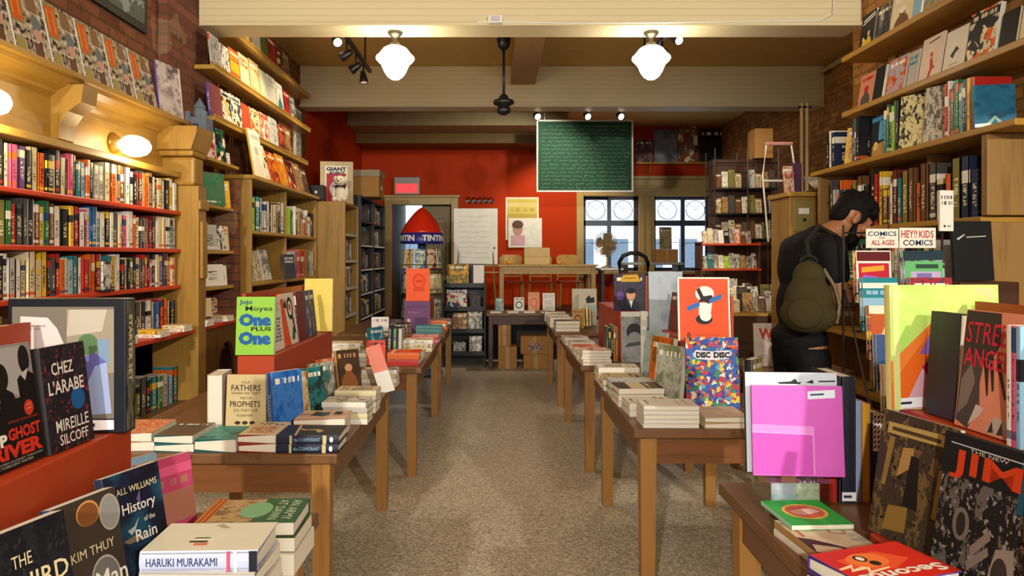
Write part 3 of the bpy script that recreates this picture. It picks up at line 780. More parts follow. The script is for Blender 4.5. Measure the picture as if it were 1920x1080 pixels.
# loose books lying along the counter shelf
def pile(cx, cy, z, specs, where, yaw=0, name='book', cat='book', group=None, parts=True, wob=3, rng=1):
    """specs from the bottom up: (w, h, t, colour, cover or None)"""
    rr = random.Random(rng + int(cx * 100) + int(cy * 10)); n = len(specs); out = []
    for i, s in enumerate(specs):
        w, h, t, c, cv = s[:5]; extra = s[5] if len(s) > 5 else 0
        pos = '' if n == 1 else 'topmost' if i == n - 1 and n > 2 else 'upper' if i == n - 1 else 'lower' if n == 2 else 'lowest' if i == 0 else ordn(i + 1) + '-lowest'
        cn = COL[c][0] if c in COL else 'coloured'
        lb = (f'{cn} book lying flat {where}' if n == 1 else f'{pos} {cn} book {where}')
        o = book(name, lb, cat, w, h, t, flat(cx + rr.uniform(-.003, .003), cy + rr.uniform(-.003, .003), z, h, t, yaw + extra + rr.uniform(-wob, wob)), cv, c, False, parts, group)
        z += t + .0012; out.append(o)
    return z, out
for i, (y, c, cv) in enumerate(((3.75, 'o', ('bands', 'o', 'y', 'w')), (4.1, 'w', ('title', 'w', 'o', 'k')), (4.5, 'y', ('title', 'y', 'w', 'r')), (4.85, 'c', ('photo', 'c', 'a', 'e')), (5.22, 'w', ('text', 'w', 'd', 'r')), (5.62, 'c', ('title', 'c', 'd', 'e')))):
    st, a, b_, d_ = cv
    wh = ('next to the boxed set', 'under the photo stand', 'in front of the upright row', 'in front of the carved post', 'beyond the carved post', 'at the far end of the counter')[i]
    pile(-2.17, y, 1.001, [(.13, .2, .02, 'w', cover('title', 'w', 'l', 'd', i)), (.13, .2, .022, c, cover(st, a, b_, d_, 20 + i))], wh + ', counter shelf', 90, rng=i, parts=False)
# small shelves on the brick pier with face-out books
MX = -2.35
def face_out(items, x, y0, z, where, yaw=90, tilt=6, gap=.012, name='comic_book', cat='book', grp=None, d=1, depthx=0.0):
    """books standing in a run with their covers to the aisle; d: +1 runs away from the camera"""
    y = y0
    for i, it in enumerate(items):
        w, h, t, c, cv = it[:5]; lab = it[5] if len(it) > 5 else None
        st = cover(*cv) if cv else None
        lb = lab or f'{COL[c][0]} {cv[0] if cv and cv[0] in ("photo", "comic") else "printed"} cover, {ordn(i + 1)} along {where}'
        book(name, lb, cat, w, h, t, stand(x, y + d * w / 2, z, t, yaw, tilt), st, c, False, False, grp)
        y += d * (w + gap)
for z in (2.26, 1.90, 1.55, 1.27):
    s = MB().box(MX + .001, -2.17, 5.42, 6.08, z - .025, z, .004).build('pier_shelf', M['pine'])
    tag(s, {2.26: 'highest', 1.90: 'second highest', 1.55: 'third highest', 1.27: 'lowest'}[z] + ' small pine shelf fixed to the brick pier past the carved post', 'shelf')
face_out([(.17, .22, .02, 'r', ('photo', 'r', 'w', 'm', 2)), (.19, .27, .02, 'k', ('comic', 'k', 'g', 't', 3)), (.1, .1, .01, 'w', ('text', 'w', 'k', 'r', 4))], -2.22, 5.50, 2.26, 'the highest shelf on the brick pier', 80)
face_out([(.23, .26, .03, 'g', ('title', '#14683a', '#1d7a48', 'w', 2)), (.15, .22, .02, 'y', ('title', 'y', 'w', 'o', 5))], -2.22, 5.53, 1.90, 'the second highest shelf on the brick pier', 62)
face_out([(.16, .2, .025, 'l', None), (.15, .2, .02, 'd', ('photo', 'd', 'w', 'k', 8)), (.1, .2, .02, 'c', ('title', 'c', 'r', 'k', 4))], -2.22, 5.5, 1.55, 'the third highest shelf on the brick pier', 70)
face_out([(.21, .17, .03, 'w', None), (.06, .17, .02, 'd', ('title', 'd', 'w', 'k', 4)), (.07, .16, .02, 'w', None)], -2.22, 5.53, 1.27, 'the lowest shelf on the brick pier', 62)
face_out([(.12, .2, .02, 'l', ('circle', 'l', 'k', 'd', 2)), (.17, .14, .03, 'c', ('plain', 'c')), (.12, .13, .04, 'm', ('panels', 'w', 'm', 'a', 4))], -2.2, 5.15, 1.05, 'the counter top below the brick pier', 55)

# tall display wall: three ledges and the case below
for z, y0, y1, nm in ((3.4, 6.02, 8.5, 'uppermost'), (3.0, 5.6, 8.5, 'second'), (2.6, 5.6, 8.4, 'third')):
    s = MB().box(XL + .001 if y0 > 6 else MX + .001, -2.19, y0, y1, z - .035, z, .004).build('display_ledge', M['pine'])
    if y0 < 6: s.data.transform(Matrix())
    MB().box(-2.2, -2.185, y0, y1, z, z + .015, .002).build('lip', M['pine'], s)
    tag(s, f'{nm} long pine ledge for comics high on the left brick wall', 'shelf')
W_ = 'the uppermost wall ledge'
face_out([(.24, .3, .012, 'v', ('comic', 'v', 'y', 'r', 31)), (.24, .3, .012, 'a', ('photo', 'a', 'c', 'e', 32)), (.2, .28, .012, 'w', ('photo', 'w', 'l', 's', 33)), (.22, .3, .012, 'v', ('photo', 'v', 'g', 'k', 34)), (.24, .3, .012, 'm', ('photo', 'm', 'r', 'k', 35)), (.24, .28, .012, 'e', ('comic', 'e', 'm', 'k', 36)), (.22, .28, .012, 'd', ('photo', 'd', 'a', 'k', 37))], -2.235, 6.15, 3.4, W_, grp=None)
W_ = 'the second wall ledge'
face_out([(.2, .27, .012, 'l', ('ink', 'l', 'd', 'w', 41)), (.19, .25, .012, 'w', ('ink', 'w', 'd', 'l', 42)), (.21, .28, .012, 'o', ('bands', 'o', 'y', 'c', 43)), (.24, .3, .012, 'c', ('title', 'c', 'o', 'a', 44)), (.27, .32, .012, 'a', ('photo', 'a', 'c', 'e', 45)), (.23, .3, .012, 'x', ('plain', '#dfe3c4')), (.24, .31, .012, 'w', ('title', 'w', 'l', 'd', 46)), (.22, .3, .012, 'w', ('figure', 'w', 't', 'l', 47)), (.22, .28, .012, 'm', ('photo', 'm', 'r', 'k', 48)), (.2, .27, .012, 'd', ('photo', 'd', 'l', 'k', 49))], -2.235, 5.65, 3.0, W_, gap=.02)
W_ = 'the third wall ledge'
face_out([(.24, .27, .03, 'u', ('plain', '#8c4a4c')), (.2, .28, .012, 'w', ('comic', 'w', 'k', 'y', 51)), (.24, .29, .012, 'w', ('comic', 'w', 'd', 'c', 52)), (.2, .27, .012, 'r', ('plain', '#c4532c')), (.26, .28, .012, 'c', ('comic', 'c', 'o', 'k', 53)), (.25, .29, .012, 'h', ('comic', 'h', 'r', 'w', 54)), (.27, .3, .012, 'w', ('ink', 'w', 's', 'n', 55)), (.22, .28, .012, 'm', ('photo', 'm', 'o', 'k', 56)), (.22, .28, .012, 'e', ('photo', 'e', 'a', 'k', 57))], -2.235, 5.63, 2.6, W_, gap=.02)

cs = empty('pine_bookcase', (XL, 7.2, 0), 'pine bookcase with a top ledge of large comics under the wall ledges', 'bookcase')
Y0, Y1, FX = 6.12, 8.36, -2.08
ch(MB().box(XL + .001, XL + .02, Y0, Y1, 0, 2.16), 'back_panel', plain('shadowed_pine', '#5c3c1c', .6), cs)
ch(MB().box(XL + .02, FX, Y0, Y0 + .03, 0, 2.165, .004), 'side_panel', M['pine_z'], cs)
ch(MB().box(XL + .02, FX, Y1 - .03, Y1, 0, 2.165, .004), 'side_panel', M['pine_z'], cs)
ch(MB().box(XL + .001, FX + .03, Y0 - .02, Y1, 2.166, 2.2, .004), 'top_ledge', M['pine'], cs)
for z in (.1, .84, 1.28, 1.73): ch(MB().box(XL + .02, FX, Y0 + .03, Y1 - .03, z - .03, z, .004), 'shelf', M['pine'], cs)
ch(MB().box(XL + .02, FX - .02, 7.2, 7.225, .1, 2.16, .003), 'divider', M['pine_z'], cs)
W_ = 'the top ledge of the pine bookcase'
book('comic_book', 'tall white comic with a yellow spine leaning at the front of the pine bookcase ledge', 'book', .3, .42, .018, stand(-2.085, 6.36, 2.2, .018, 90, 10), cover('figure', '#efe9dc', '#e4d9c4', 'l', 61), 'y')
face_out([(.27, .36, .012, 'w', ('comic', 'w', 'c', 'k', 62)), (.28, .32, .015, 'o', ('photo', 'o', 'm', 'y', 63)), (.27, .34, .012, 'y', ('photo', 'o', 'y', 'o', 64)), (.27, .33, .012, 'm', ('comic', 'm', 'k', 'o', 65)), (.25, .33, .012, 'a', ('photo', 'e', 'a', 'c', 66)), (.22, .3, .012, 'e', ('photo', 'k', 'e', 'a', 67))], -2.13, 6.55, 2.2, W_, tilt=14, gap=.03)
row('book', 'book', '_xxtwwkcykwcolwwcdk'[::-1], (-2.1, 8.3, 1.7305), (0, -1, 0), 180, 1.06, 'upper far bay, pine bookcase', 'the side panel', (.2, .3), .2, 'books in the pine bookcase', 21)
row('book', 'book', 'xtswwkcykw'[::-1], (-2.1, 7.18, 1.7305), (0, -1, 0), 180, .98, 'upper near bay of the pine bookcase', 'the divider', (.2, .3), .2, 'books in the pine bookcase', 22)
row('book', 'book', 'wdlpporoalw'[::-1], (-2.1, 8.3, 1.2805), (0, -1, 0), 180, .95, 'middle far bay, pine bookcase', 'the side panel', (.24, .32), .2, 'books in the pine bookcase', 23)
face_out([(.2, .27, .02, 'l', ('photo', 'l', 'c', 'd', 71)), (.22, .28, .02, 'l', ('ink', 'c', 'd', 'l', 72)), (.22, .29, .02, 'w', ('photo', 'w', 'd', 'l', 73))], -2.16, 6.2, 1.2805, 'the middle shelf of the pine bookcase', tilt=12, gap=.04, grp=None)
row('book', 'book', 'kgemtdwe'[::-1], (-2.1, 8.3, .8405), (0, -1, 0), 180, .9, 'low shelf of the pine bookcase', 'the side panel', (.24, .32), .2, 'books in the pine bookcase', 24)
b_ = book('book', 'dark grey box-like book leaning forward off the middle shelf of the pine bookcase', 'book', .14, .24, .03, stand(-2.04, 7.12, 1.285, .03, 60, 8), cover('title', '#3a3c40', 'l', 'd', 5), 'd', True, True)

# deep pine unit past it, then the black cases
du = empty('deep_bookcase', (XL, 8.8, 0), 'deep pine bookcase whose broad side panel faces the shop front', 'bookcase')
ch(MB().box(XL + .001, -1.76, 8.4, 8.435, 0, 2.15, .004), 'side_panel', M['pine_z'], du)
ch(MB().box(XL + .001, -1.76, 9.2, 9.23, 0, 2.15, .004), 'side_panel', M['pine_z'], du)
ch(MB().box(XL + .001, XL + .02, 8.435, 9.2, 0, 2.15), 'back_panel', M['dark_wood'], du)
for z in (.1, .45, .8, 1.13, 1.46, 1.78, 2.15): ch(MB().box(XL + .02, -1.77, 8.435, 9.2, z - .03, z, .003), 'shelf', M['pine'] if z > 2 else M['white'], du)
for z, ks, nm in ((1.46, 'wlcuw', 'fifth'), (1.13, 'swawc', 'fourth'), (.8, 'wlsew', 'third')):
    row('book', 'book', ks, (-1.79, 8.5, z + .0005), (0, 1, 0), 180, .45, f'{nm} deep bookcase shelf', 'the side panel', (.2, .26), .2, 'books in the deep bookcase', 30 + len(nm))
for j, (ya, yb, nm) in enumerate(((9.27, 10.24, 'nearer'), (10.26, 11.3, 'farther'))):
    bc = empty('black_bookcase', (XL, ya, 0), f'{nm} of two black bookcases along the left wall', 'bookcase')
    ch(MB().box(XL + .001, -1.74, ya, ya + .03, 0, 2.3, .003), 'side_panel', M['black'], bc)
    ch(MB().box(XL + .001, -1.74, yb - .03, yb, 0, 2.3, .003), 'side_panel', M['black'], bc)
    ch(MB().box(XL + .001, XL + .02, ya + .03, yb - .03, 0, 2.3), 'back_panel', M['black'], bc)
    for k in range(8):
        z = .06 + k * .32; ch(MB().box(XL + .02, -1.75, ya + .03, yb - .03, z - .025, z, .002), 'shelf', M['black'], bc)
        ch(MB().box(-1.75, -1.742, ya + .03, yb - .03, z - .022, z - .002), 'price_strip', M['white'] if k not in (6, 7) else M['black'], bc)
    rr = random.Random(40 + j)
    for k in range(2, 7):
        z = .06 + k * .32
        ks = ''.join(rr.choice('wlksdtkgcemlakwud') for _ in range(9)); 
        row('book', 'book', ks, (-1.79, ya + .05, z + .0005), (0, 1, 0), 180, yb - ya - .12, f'{ordn(k + 1)} shelf up, {nm} black bookcase', 'its near end', (.19, .27), .2, f'books in the {nm} black bookcase', 50 + j * 10 + k)

# things on top of those cases
bx = empty('storage_box', (-1.72, 9.75, 2.3), 'tan lidded cardboard storage box on the nearer black bookcase', 'box')
MB().box(-.17, .17, -.2, .2, .0005, .27, .006).build('body', M['card'], bx); MB().box(-.18, .18, -.21, .21, .27, .36, .008).build('lid', plain('grey_card', '#9c8f74', .8), bx)
MB().box(.1702, .1712, -.06, .06, .1, .16).build('paper_label', M['paper'], bx)
bx = empty('flat_box', (-1.74, 10.1, 2.3), 'small greyish box behind the tan storage box', 'box')
MB().box(-.14, .14, -.1, .1, .0005, .2, .005).build('body', plain('grey_card', '#9c8f74', .8), bx); MB().box(-.145, .145, -.105, .105, .2, .24, .004).build('lid', M['paper'], bx)
pb = book('poster_box', 'cream box with a red robot magazine cover on top of the deep bookcase', 'box', .40, .53, .1, stand(-1.98, 8.95, 2.15, .1, 8, 0), cover('plain', '#cbb98e'), '#b9a06a', True, True)
shapes(pb, [('#f0ead8', [(.16, .04), (.84, .04), (.84, .9), (.16, .9)]), ('#b03040', [(.2, .06), (.8, .06), (.8, .72), (.2, .72)]), ('#d8c7c0', 'ell', .5, .36, .2, .2), ('#3c3a58', [(.38, .38), (.62, .38), (.62, .44), (.38, .44)])])
letters(pb, [('GIANT', .2, .8, .78, .87, 'n', .05), ('ROBOT', .3, .76, .70, .77, 'n', .05)])
pl = empty('plush_toy', (-1.86, 8.6, 2.15), 'white stuffed dog sitting in front of the cream poster box', 'toy')
pm = plain('white_plush', '#ddd6c4', .9, .1)
b = MB(); b.ball((0, 0, .13), .085, .08, .13).ball((.075, -.05, .05), .04, .07, .04).ball((-.075, -.05, .05), .04, .07, .04).ball((.1, -.01, .16), .028, .03, .09).ball((-.1, -.01, .16), .028, .03, .09)
b.build('body', pm, pl, True)
b = MB(); b.ball((0, -.02, .33), .085, .08, .085).ball((0, -.1, .31), .045, .05, .038); b.build('head', pm, pl, True)
for s_ in (-1, 1):
    MB().ball((s_ * .08, 0, .35), .022, .03, .06).build('ear', pm, pl, True); MB().ball((s_ * .03, -.092, .355), .009).build('eye', M['black'], pl, True)
MB().ball((0, -.148, .32), .014).build('nose', M['black'], pl, True)
MB().lathe([(.07, .235), (.08, .24), (.08, .255), (.07, .26)], seg=20).build('collar', M['black'], pl, True)
pl.scale = (.78, .78, .78)
kb = empty('black_cube_box', (-2.12, 8.56, 2.15), 'small black cube box with a white dot beside the white stuffed dog', 'box')
MB().box(-.085, .085, -.085, .085, .0005, .2, .006).build('body', M['black'], kb); MB().box(-.015, .015, -.0862, -.0852, .1, .13).build('white_mark', M['white'], kb)
ps = MB().box(XL + .001, XL + .03, 8.58, 8.84, 2.62, 3.28, .004).build('framed_poster', M['white'])
MB().box(XL + .03, XL + .033, 8.6, 8.82, 2.65, 3.25).build('print', cover('ink', 'l', 'd', 'k', 6), ps)
tag(ps, 'narrow grey ink poster in a white frame high on the wall past the ledges', 'poster')

# repeated strip-cover books along the top of the cornice, a framed print, the toy house
for k in range(9):
    y = 2.385 + k * .288
    bk = book('comic_book', ('comic anthology with an orange column panel on the cornice, ' + ('next to the clear framed print' if k == 8 else ordn(9 - k) + ' from the clear framed print')), 'book', .275, .37, .025, stand(-2.27, y, 2.456, .025, 90, 12), cover('panels', '#d9d2be', '#b9ab8c', '#a08a78', 9), 'w', True, True, 'comic anthologies on the cornice')
    shapes(bk, [('#8f8a55', [(.03, .47), (.40, .47), (.40, .98), (.03, .98)]), ('#d8611a', [(.07, .5), (.36, .5), (.36, .95), (.07, .95)]), ('#f0a048', [(.10, .57), (.13, .57), (.13, .9), (.10, .9)]), ('#f0a048', [(.28, .57), (.31, .57), (.31, .9), (.28, .9)]), ('#a89a55', [(.06, .02), (.3, .02), (.3, .26), (.06, .26)]), ('#6b4638', [(.55, .02), (.8, .02), (.8, .28), (.55, .28)]), ('#8a6a4a', [(.52, .7), (.82, .7), (.82, .97), (.52, .97)]), ('#6d7a80', 'ell', .72, .56, .14, .1),
                ('#d2a08c', 'ell', .72, .4, .13, .08), ('#1c1a1a', [(.1, .40), (.2, .44), (.26, .36), (.36, .40), (.36, .36), (.26, .32), (.2, .40), (.1, .36)])])
fp = book('framed_print', 'clear acrylic framed print leaning beside the comics on the cornice end', 'print', .27, .38, .02, stand(-2.25, 4.99, 2.456, .02, 80, 6), cover('fade', '#8a7a78', '#c9bdb4', '#5c4c50', 3), 'u', True, True)
shapes(fp, [('#efeae4', [(.02, .02), (.98, .02), (.98, .05), (.02, .05)]), ('#efeae4', [(.94, .05), (.98, .05), (.98, .98), (.94, .98)]), ('#d8d2cc', [(.3, .6), (.5, .6), (.5, .62), (.3, .62)])])
th = empty('toy_castle', (-2.14, 5.20, 2.401), 'small grey blue model castle on top of the carved post', 'toy')
MB().box(-.07, .07, -.07, .07, 0, .1, .004).box(-.075, -.04, -.075, -.04, 0, .14, .003).box(.04, .075, -.075, -.04, 0, .14, .003).build('walls', plain('blue_grey_card', '#5d6674', .7), th)
MB().lathe([(.04, .1), (.04, .17), (.05, .17), (0, .25)], seg=10).build('tower', plain('blue_grey_card', '#5d6674', .7), th); MB().box(-.02, .02, -.076, -.071, 0, .05).build('gate', M['black'], th)
bp = MB().box(XL + .001, XL + .025, 3.35, 4.95, 3.03, 4.2 - .36, .004).build('framed_poster', M['black'])
MB().box(XL + .025, XL + .028, 3.4, 4.9, 3.08, 3.80).build('print', cover('ink', '#566058', '#8fa09a', '#3a4244', 12), bp)
cm = MB()
for k in range(9): cm.tube([(XL + .03, 4.45 + .35 * math.cos(a_) * (1 - k * .09), 3.45 + .33 * math.sin(a_) * (1 - k * .05)) for a_ in [PI + j * PI / 14 for j in range(15)]], .006, 4)
cm.build('curved_line_pattern', plain('pale_ink', '#a8b4ac', .7), bp)
tag(bp, 'large dark framed poster of grey green curved lines high on the brick wall', 'poster')
# ------------------------------------------------------------------ tables and display racks
def table(x0, x1, y0, y1, label, legs=None, zt=.75):
    t = empty('display_table', ((x0 + x1) / 2, (y0 + y1) / 2, 0), label, 'table', 'oak display tables along the aisle')
    ch(MB().box(x0, x1, y0, y1, zt - .04, zt, .006), 'tabletop', M['table'], t)
    ap = .12; i = .035
    ch(MB().box(x0 + i + .02, x1 - i - .02, y0 + i + .01, y0 + i + .035, zt - .04 - ap, zt - .04), 'apron', M['table_x'], t)
    ch(MB().box(x0 + i + .02, x1 - i - .02, y1 - i - .035, y1 - i - .01, zt - .04 - ap, zt - .04), 'apron', M['table_x'], t)
    ch(MB().box(x0 + i + .01, x0 + i + .035, y0 + i + .02, y1 - i - .02, zt - .04 - ap, zt - .04), 'apron', M['table'], t)
    ch(MB().box(x1 - i - .035, x1 - i - .01, y0 + i + .02, y1 - i - .02, zt - .04 - ap, zt - .04), 'apron', M['table'], t)
    lw = .072
    for x in (x0 + i, x1 - i - lw):
        for y in (y0 + i, y1 - i - lw):
            m = MB(); a = lw / 2; cx, cy = x + a, y + a
            vs = [(cx + sx * a * k, cy + sy * a * k, z) for z, k in ((0, .8), (zt - .04, 1)) for sx, sy in ((-1, -1), (1, -1), (1, 1), (-1, 1))]
            m._new(vs, [(0, 3, 2, 1), (4, 5, 6, 7), (0, 1, 5, 4), (1, 2, 6, 5), (2, 3, 7, 6), (3, 0, 4, 7)])
            ch(m, 'leg', M['table_z'], t)
    return t
table(-2.0, -.52, .7, 2.12, 'oak display table closest to the shop window, stacked with novels beside the red rack')
table(-1.62, -.605, 2.74, 4.36, 'oak display table with the lime green novel on its red rack')
table(-1.62, -.505, 4.87, 6.85, 'oak display table with orange paperbacks on its aisle corner')
table(-1.55, -.50, 7.0, 8.7, 'oak display table with teal books on its aisle corner, in front of the rocket rack')
table(.74, 2.15, .7, 2.40, 'oak display table with the pink folder and the red rack of large comics')
table(.60, 1.36, 3.13, 4.42, 'oak display table with five white copies piled on its front corner')
table(.585, 1.42, 4.98, 6.62, 'oak display table with the dark comic and the grey portrait book')
table(.575, 1.40, 7.15, 8.66, 'oak display table nearest the raised floor on the window side of the aisle')

def rack(x, side, y0, y1, ledge, top, label, body=.16, yb1=None, step=None):
    """red painted book rack: x is its aisle face, side +1 faces +x, -1 faces -x"""
    s = side; t = empty('book_rack', (x, (y0 + y1) / 2, .75), label, 'book rack', 'red book racks on the tables')
    bx = sorted((x, x - s * body)); yb1 = yb1 or y1
    m = MB(); m.box(bx[0], bx[1], y0, y1, .7508, ledge, .004); ch(m, 'body', M['rack_red'], t)
    k = sorted((x - s * (body - .002), x - s * (body - .016)))
    m = MB(); m.prism([(k[0], ledge + .0005), (k[1], ledge + .0005), (k[1] , top), (k[0], top)], 'y', y0 + .06, yb1); ch(m, 'back_board', M['rack_red'], t)
    if step:
        q = sorted((x + s * .0008, x + s * step)); ch(MB().box(q[0], q[1], y0, y1 - .1, .7508, .80, .004), 'lower_step', M['rack_red'], t)
    return t
rack(-.87, 1, .8, 1.72, 1.10, 1.355, 'red rack of face-out novels on the table closest to the shop window', .18, 1.60, .15)
rack(-.955, 1, 3.10, 4.2, 1.075, 1.34, 'red rack behind the cream novel, holding the lime green novel', .16)
rack(1.08, -1, .8, 1.93, 1.10, 1.385, 'red rack of large comics beside the lime and orange art book', .18, 1.87, .13)
rack(.985, -1, 3.60, 4.28, 1.07, 1.3, 'red rack behind the bright patchwork comic', .225)
rack(.91, -1, 5.3, 6.4, 1.10, 1.36, 'red rack on the window side table holding the dark comic', .22)
rack(-.72, 1, 7.34, 8.4, 1.05, 1.25, 'red rack holding the orange and purple posters beside the rocket rack', .2)

# ---- table closest to the window, left of the aisle
bx = empty('boxed_set', (-.972, 1.63, 1.1006), 'large dark blue boxed set with a torn paper cover behind the two novels', 'boxed book')
BW, BH, BT = .268, .305, .045
MB().box(-BW / 2, BW / 2, 0, BT, 0, BH, .003).build('slipcase', plain('dark_slipcase', '#10131c', .35), bx)
bx['_w'], bx['_h'], bx['_t'] = BW, BH, 0.0
cp = [('#6c655a', [(.04, .11), (.9, .11), (.9, .94), (.04, .94)]), ('#8c8270', [(.5, .45), (.9, .45), (.9, .92), (.5, .92)]), ('#4d6d4a', 'ell', .68, .66, .09, .08), ('#aaa294', [(.5, .72), (.8, .76), (.84, .92), (.52, .92)]), ('#6f86a0', [(.76, .5), (.86, .5), (.86, .7), (.76, .7)]),
      ('#c4bcbc', [(.10, .42), (.42, .5), (.5, .62), (.42, .78), (.34, .86), (.11, .87)]), ('#1f1a18', [(.38, .58), (.52, .63), (.5, .59), (.4, .55)]), ('#8c9ac0', [(.60, .13), (.88, .15), (.84, .52), (.78, .55), (.62, .48)]), ('#5c5c9c', [(.62, .56), (.74, .6), (.84, .53), (.74, .5), (.68, .38), (.63, .4)]), ('#f0eeee', [(.64, .02), (.9, .03), (.9, .1), (.64, .1)]), ('#2b2f3c', [(.68, .05), (.74, .05), (.74, .075), (.68, .075)])]
shapes(bx, cp)
letters(bx, [('another word', .13, .32, .79, .81, 'm', .0), ('after story', .16, .28, .765, .785, 'n', .0)])
bx['_w'] = BW; bx['_t'] = BT
lt = letters(bx, [('STARTER SET', .12, .62, .25, .6, 'c', .02)], 'spine_lettering', 'fore'); lt.location = (0, BT / 2, 0)
MB().box(BW / 2 + .0003, BW / 2 + .0008, .004, BT - .004, .005, BH - .005).build('spine_picture', cover('fade', '#3c3a30', '#6d6a58', '#1d1e20', 9), bx)

b = book('novel', 'black and white photo novel with red title, first on the upper red rack', 'book', .15, .23, .028, stand(-.915, 1.355, 1.10, .028, 87, 8), cover('plain', '#191718'), 'k')
shapes(b, [('#8d8a8c', [(0, .55), (1, .55), (1, 1), (0, 1)]), ('#a8a5a6', [(0, .5), (.55, .62), (.8, .52), (.9, .98), (0, .98)]), ('#1a1819', 'ell', .42, .74, .13, .12), ('#1a1819', 'ell', .86, .86, .1, .12), ('#141213', [(.0, .3), (.15, .56), (.45, .66), (.6, .6), (.75, .35), (.7, .2), (0, .1)]), ('#d8d4d2', 'ell', .28, .58, .09, .08), ('#1a1819', 'ell', .25, .67, .12, .06), ('#141213', [(.72, .3), (.7, .7), (.85, .78), (1, .72), (1, .3)]), ('#b9b5b4', [(.76, .74), (.92, .78), (.84, .68)]), ('#b8b4b2', [(0, .36), (.35, .5), (.35, .52), (0, .385)]), ('#141213', [(0, 0), (1, 0), (1, .36), (0, .2)]), ('#c33a20', 'ell', .84, .45, .085, .065), ('#e0a080', [(.79, .47), (.89, .475), (.89, .48), (.79, .475)]), ('#e0a080', [(.79, .44), (.89, .445), (.89, .45), (.79, .445)])])
letters(b, [('UP', .1, .4, .19, .29, 'w', .05), ('GHOST', .42, 1.0, .22, .32, '#c8321e', .04), ('RIVER', .12, 1.0, .08, .2, '#c8321e', .05), ('A CHIEFS JOURNEY THROUGH', .14, .98, .045, .065, 'l', .0), ('THE TURBULENT WATERS', .12, .8, .02, .04, 'l', .0), ('EDMUND METATAWABIN', .45, .98, .36, .38, '#b03a24', 0)])
b = book('novel', 'dark floral novel with white capitals and a blue seal, second on the upper red rack', 'book', .14, .215, .02, stand(-.895, 1.51, 1.10, .02, 86, 7), cover('ink', '#1d1c22', '#2a2430', '#7a2a3a', 8), 'k')
shapes(b, [('#1f5a9a', 'ell', .72, .45, .16, .11)])
letters(b, [('CHEZ', .2, .68, .72, .84, 'w', .012), ("L'ARABE", .1, .88, .54, .67, 'w', .012), ('MIREILLE', .17, .9, .18, .29, 'w', .005), ('SILCOFF', .22, .86, .05, .15, 'w', .005)])
b = book('novel', 'black novel with white serif title at the near end of the lower step', 'book', .15, .235, .03, stand(-.785, 1.24, .80, .03, 74, 11), cover('ink', '#15171c', '#1c2026', '#2a2a2e', 4), 'k')
letters(b, [('THE', .25, .5, .72, .81, 'c', 0), ('THIRD', .12, .95, .52, .66, 'c', .01), ('TALE', .2, .9, .3, .46, 'c', .01)])
b = book('novel', 'blue spined novel with pale oval portraits in the middle of the lower step', 'book', .15, .225, .03, stand(-.782, 1.405, .80, .03, 73, 11), cover('plain', '#3c332c'), '#223a72')
shapes(b, [('#c08a4a', 'ell', .52, .86, .18, .11), ('#7a4a2a', 'ell', .52, .85, .16, .1), ('#a6a294', 'ell', .86, .8, .17, .16), ('#8a8a88', 'ell', .86, .8, .15, .145), ('#8fb79a', [(0, .05), (.3, .1), (.36, .3), (.1, .36), (0, .34)]), ('#c9bb8a', [(.2, .04), (.42, .3), (.38, .32), (.14, .06)]), ('#a6a294', 'ell', .66, .24, .24, .22), ('#6c6a6a', 'ell', .66, .24, .22, .2)])
letters(b, [('KIM THUY', .18, .86, .5, .58, 'c', 0), ('Man', .5, 1.0, .18, .34, 'w', .01)])
b = book('novel', 'deep blue novel with a bird and white title at the end of the lower step', 'book', .15, .23, .026, stand(-.775, 1.575, .80, .026, 70, 11), cover('fade', '#1c4a64', '#182038', '#15161e', 3), 'n')
shapes(b, [('#7a6a5a', [(.2, .38), (.45, .4), (.6, .37), (.5, .34), (.3, .34)]), ('#a8b0b4', [(.3, .46), (.42, .48), (.52, .55), (.44, .45), (.36, .41)]), ('#6a5aa0', [(.52, .72), (.6, .8), (.58, .66)])])
letters(b, [('NIALL WILLIAMS', .08, .92, .8, .86, 'c', 0), ('History', .25, .85, .58, .71, 'w', .01), ('of the', .6, .8, .49, .54, 'w', 0), ('Rain', .42, .8, .33, .44, 'w', .01)])
book('novel', 'pink novel leaning past the end of the red rack behind the bird novel', 'book', .15, .23, .026, stand(-.83, 1.84, .751, .026, 62, 9), cover('bands', '#b8456c', '#a9705e', 'p', 3), 'p')
book('novel', 'light blue novel half hidden behind the pink novel', 'book', .14, .22, .024, stand(-.93, 1.87, .751, .024, 62, 9), cover('title', 's', 'w', 'b', 3), 's')
# flat piles there
z, os_ = pile(-.60, 1.535, .75, [(.17, .245, .04, 'w', cover('title', 'w', 'd', 'l', 2)), (.165, .24, .036, 'w', cover('circle', 'w', 'l', 'd', 2)), (.16, .236, .034, 'l', cover('title', 'w', 'k', 'l', 4))], 'in the pile under the white novel with a titled spine', 90, wob=2)
b = book('novel', 'white novel with blue lettered spine on top of the near pile', 'book', .158, .235, .042, flat(-.603, 1.53, z, .235, .042, 92), cover('plain', '#ddd9c8'), '#b9c3e6', True)
shapes(b, [('#2d2a28', [(.3, .5), (.36, .5), (.36, .66), (.3, .66)]), ('#e9e4d8', [(.37, .46), (.42, .46), (.42, .62), (.37, .62)]), ('#3d5a3a', [(.43, .5), (.47, .5), (.47, .64), (.43, .64)]), ('#d0705c', [(.2, .48), (.28, .48), (.28, .6), (.2, .6)]), ('#a8a284', [(.8, .4), (.95, .5), (.9, .56), (.78, .46)])])
shapes(b, [('#1a1c24', [(0, .0), (1, .0), (1, .07), (0, .07)]), ('#b8506c', [(0, .23), (1, .23), (1, .26), (0, .26)]), ('#f2f0ea', [(0, .17), (1, .17), (1, .2), (0, .2)])], 'spine_picture', 'spine')
letters(b, [('HARUKI MURAKAMI', .06, .66, .3, .7, 'n', 0)], 'spine_lettering', 'spine')
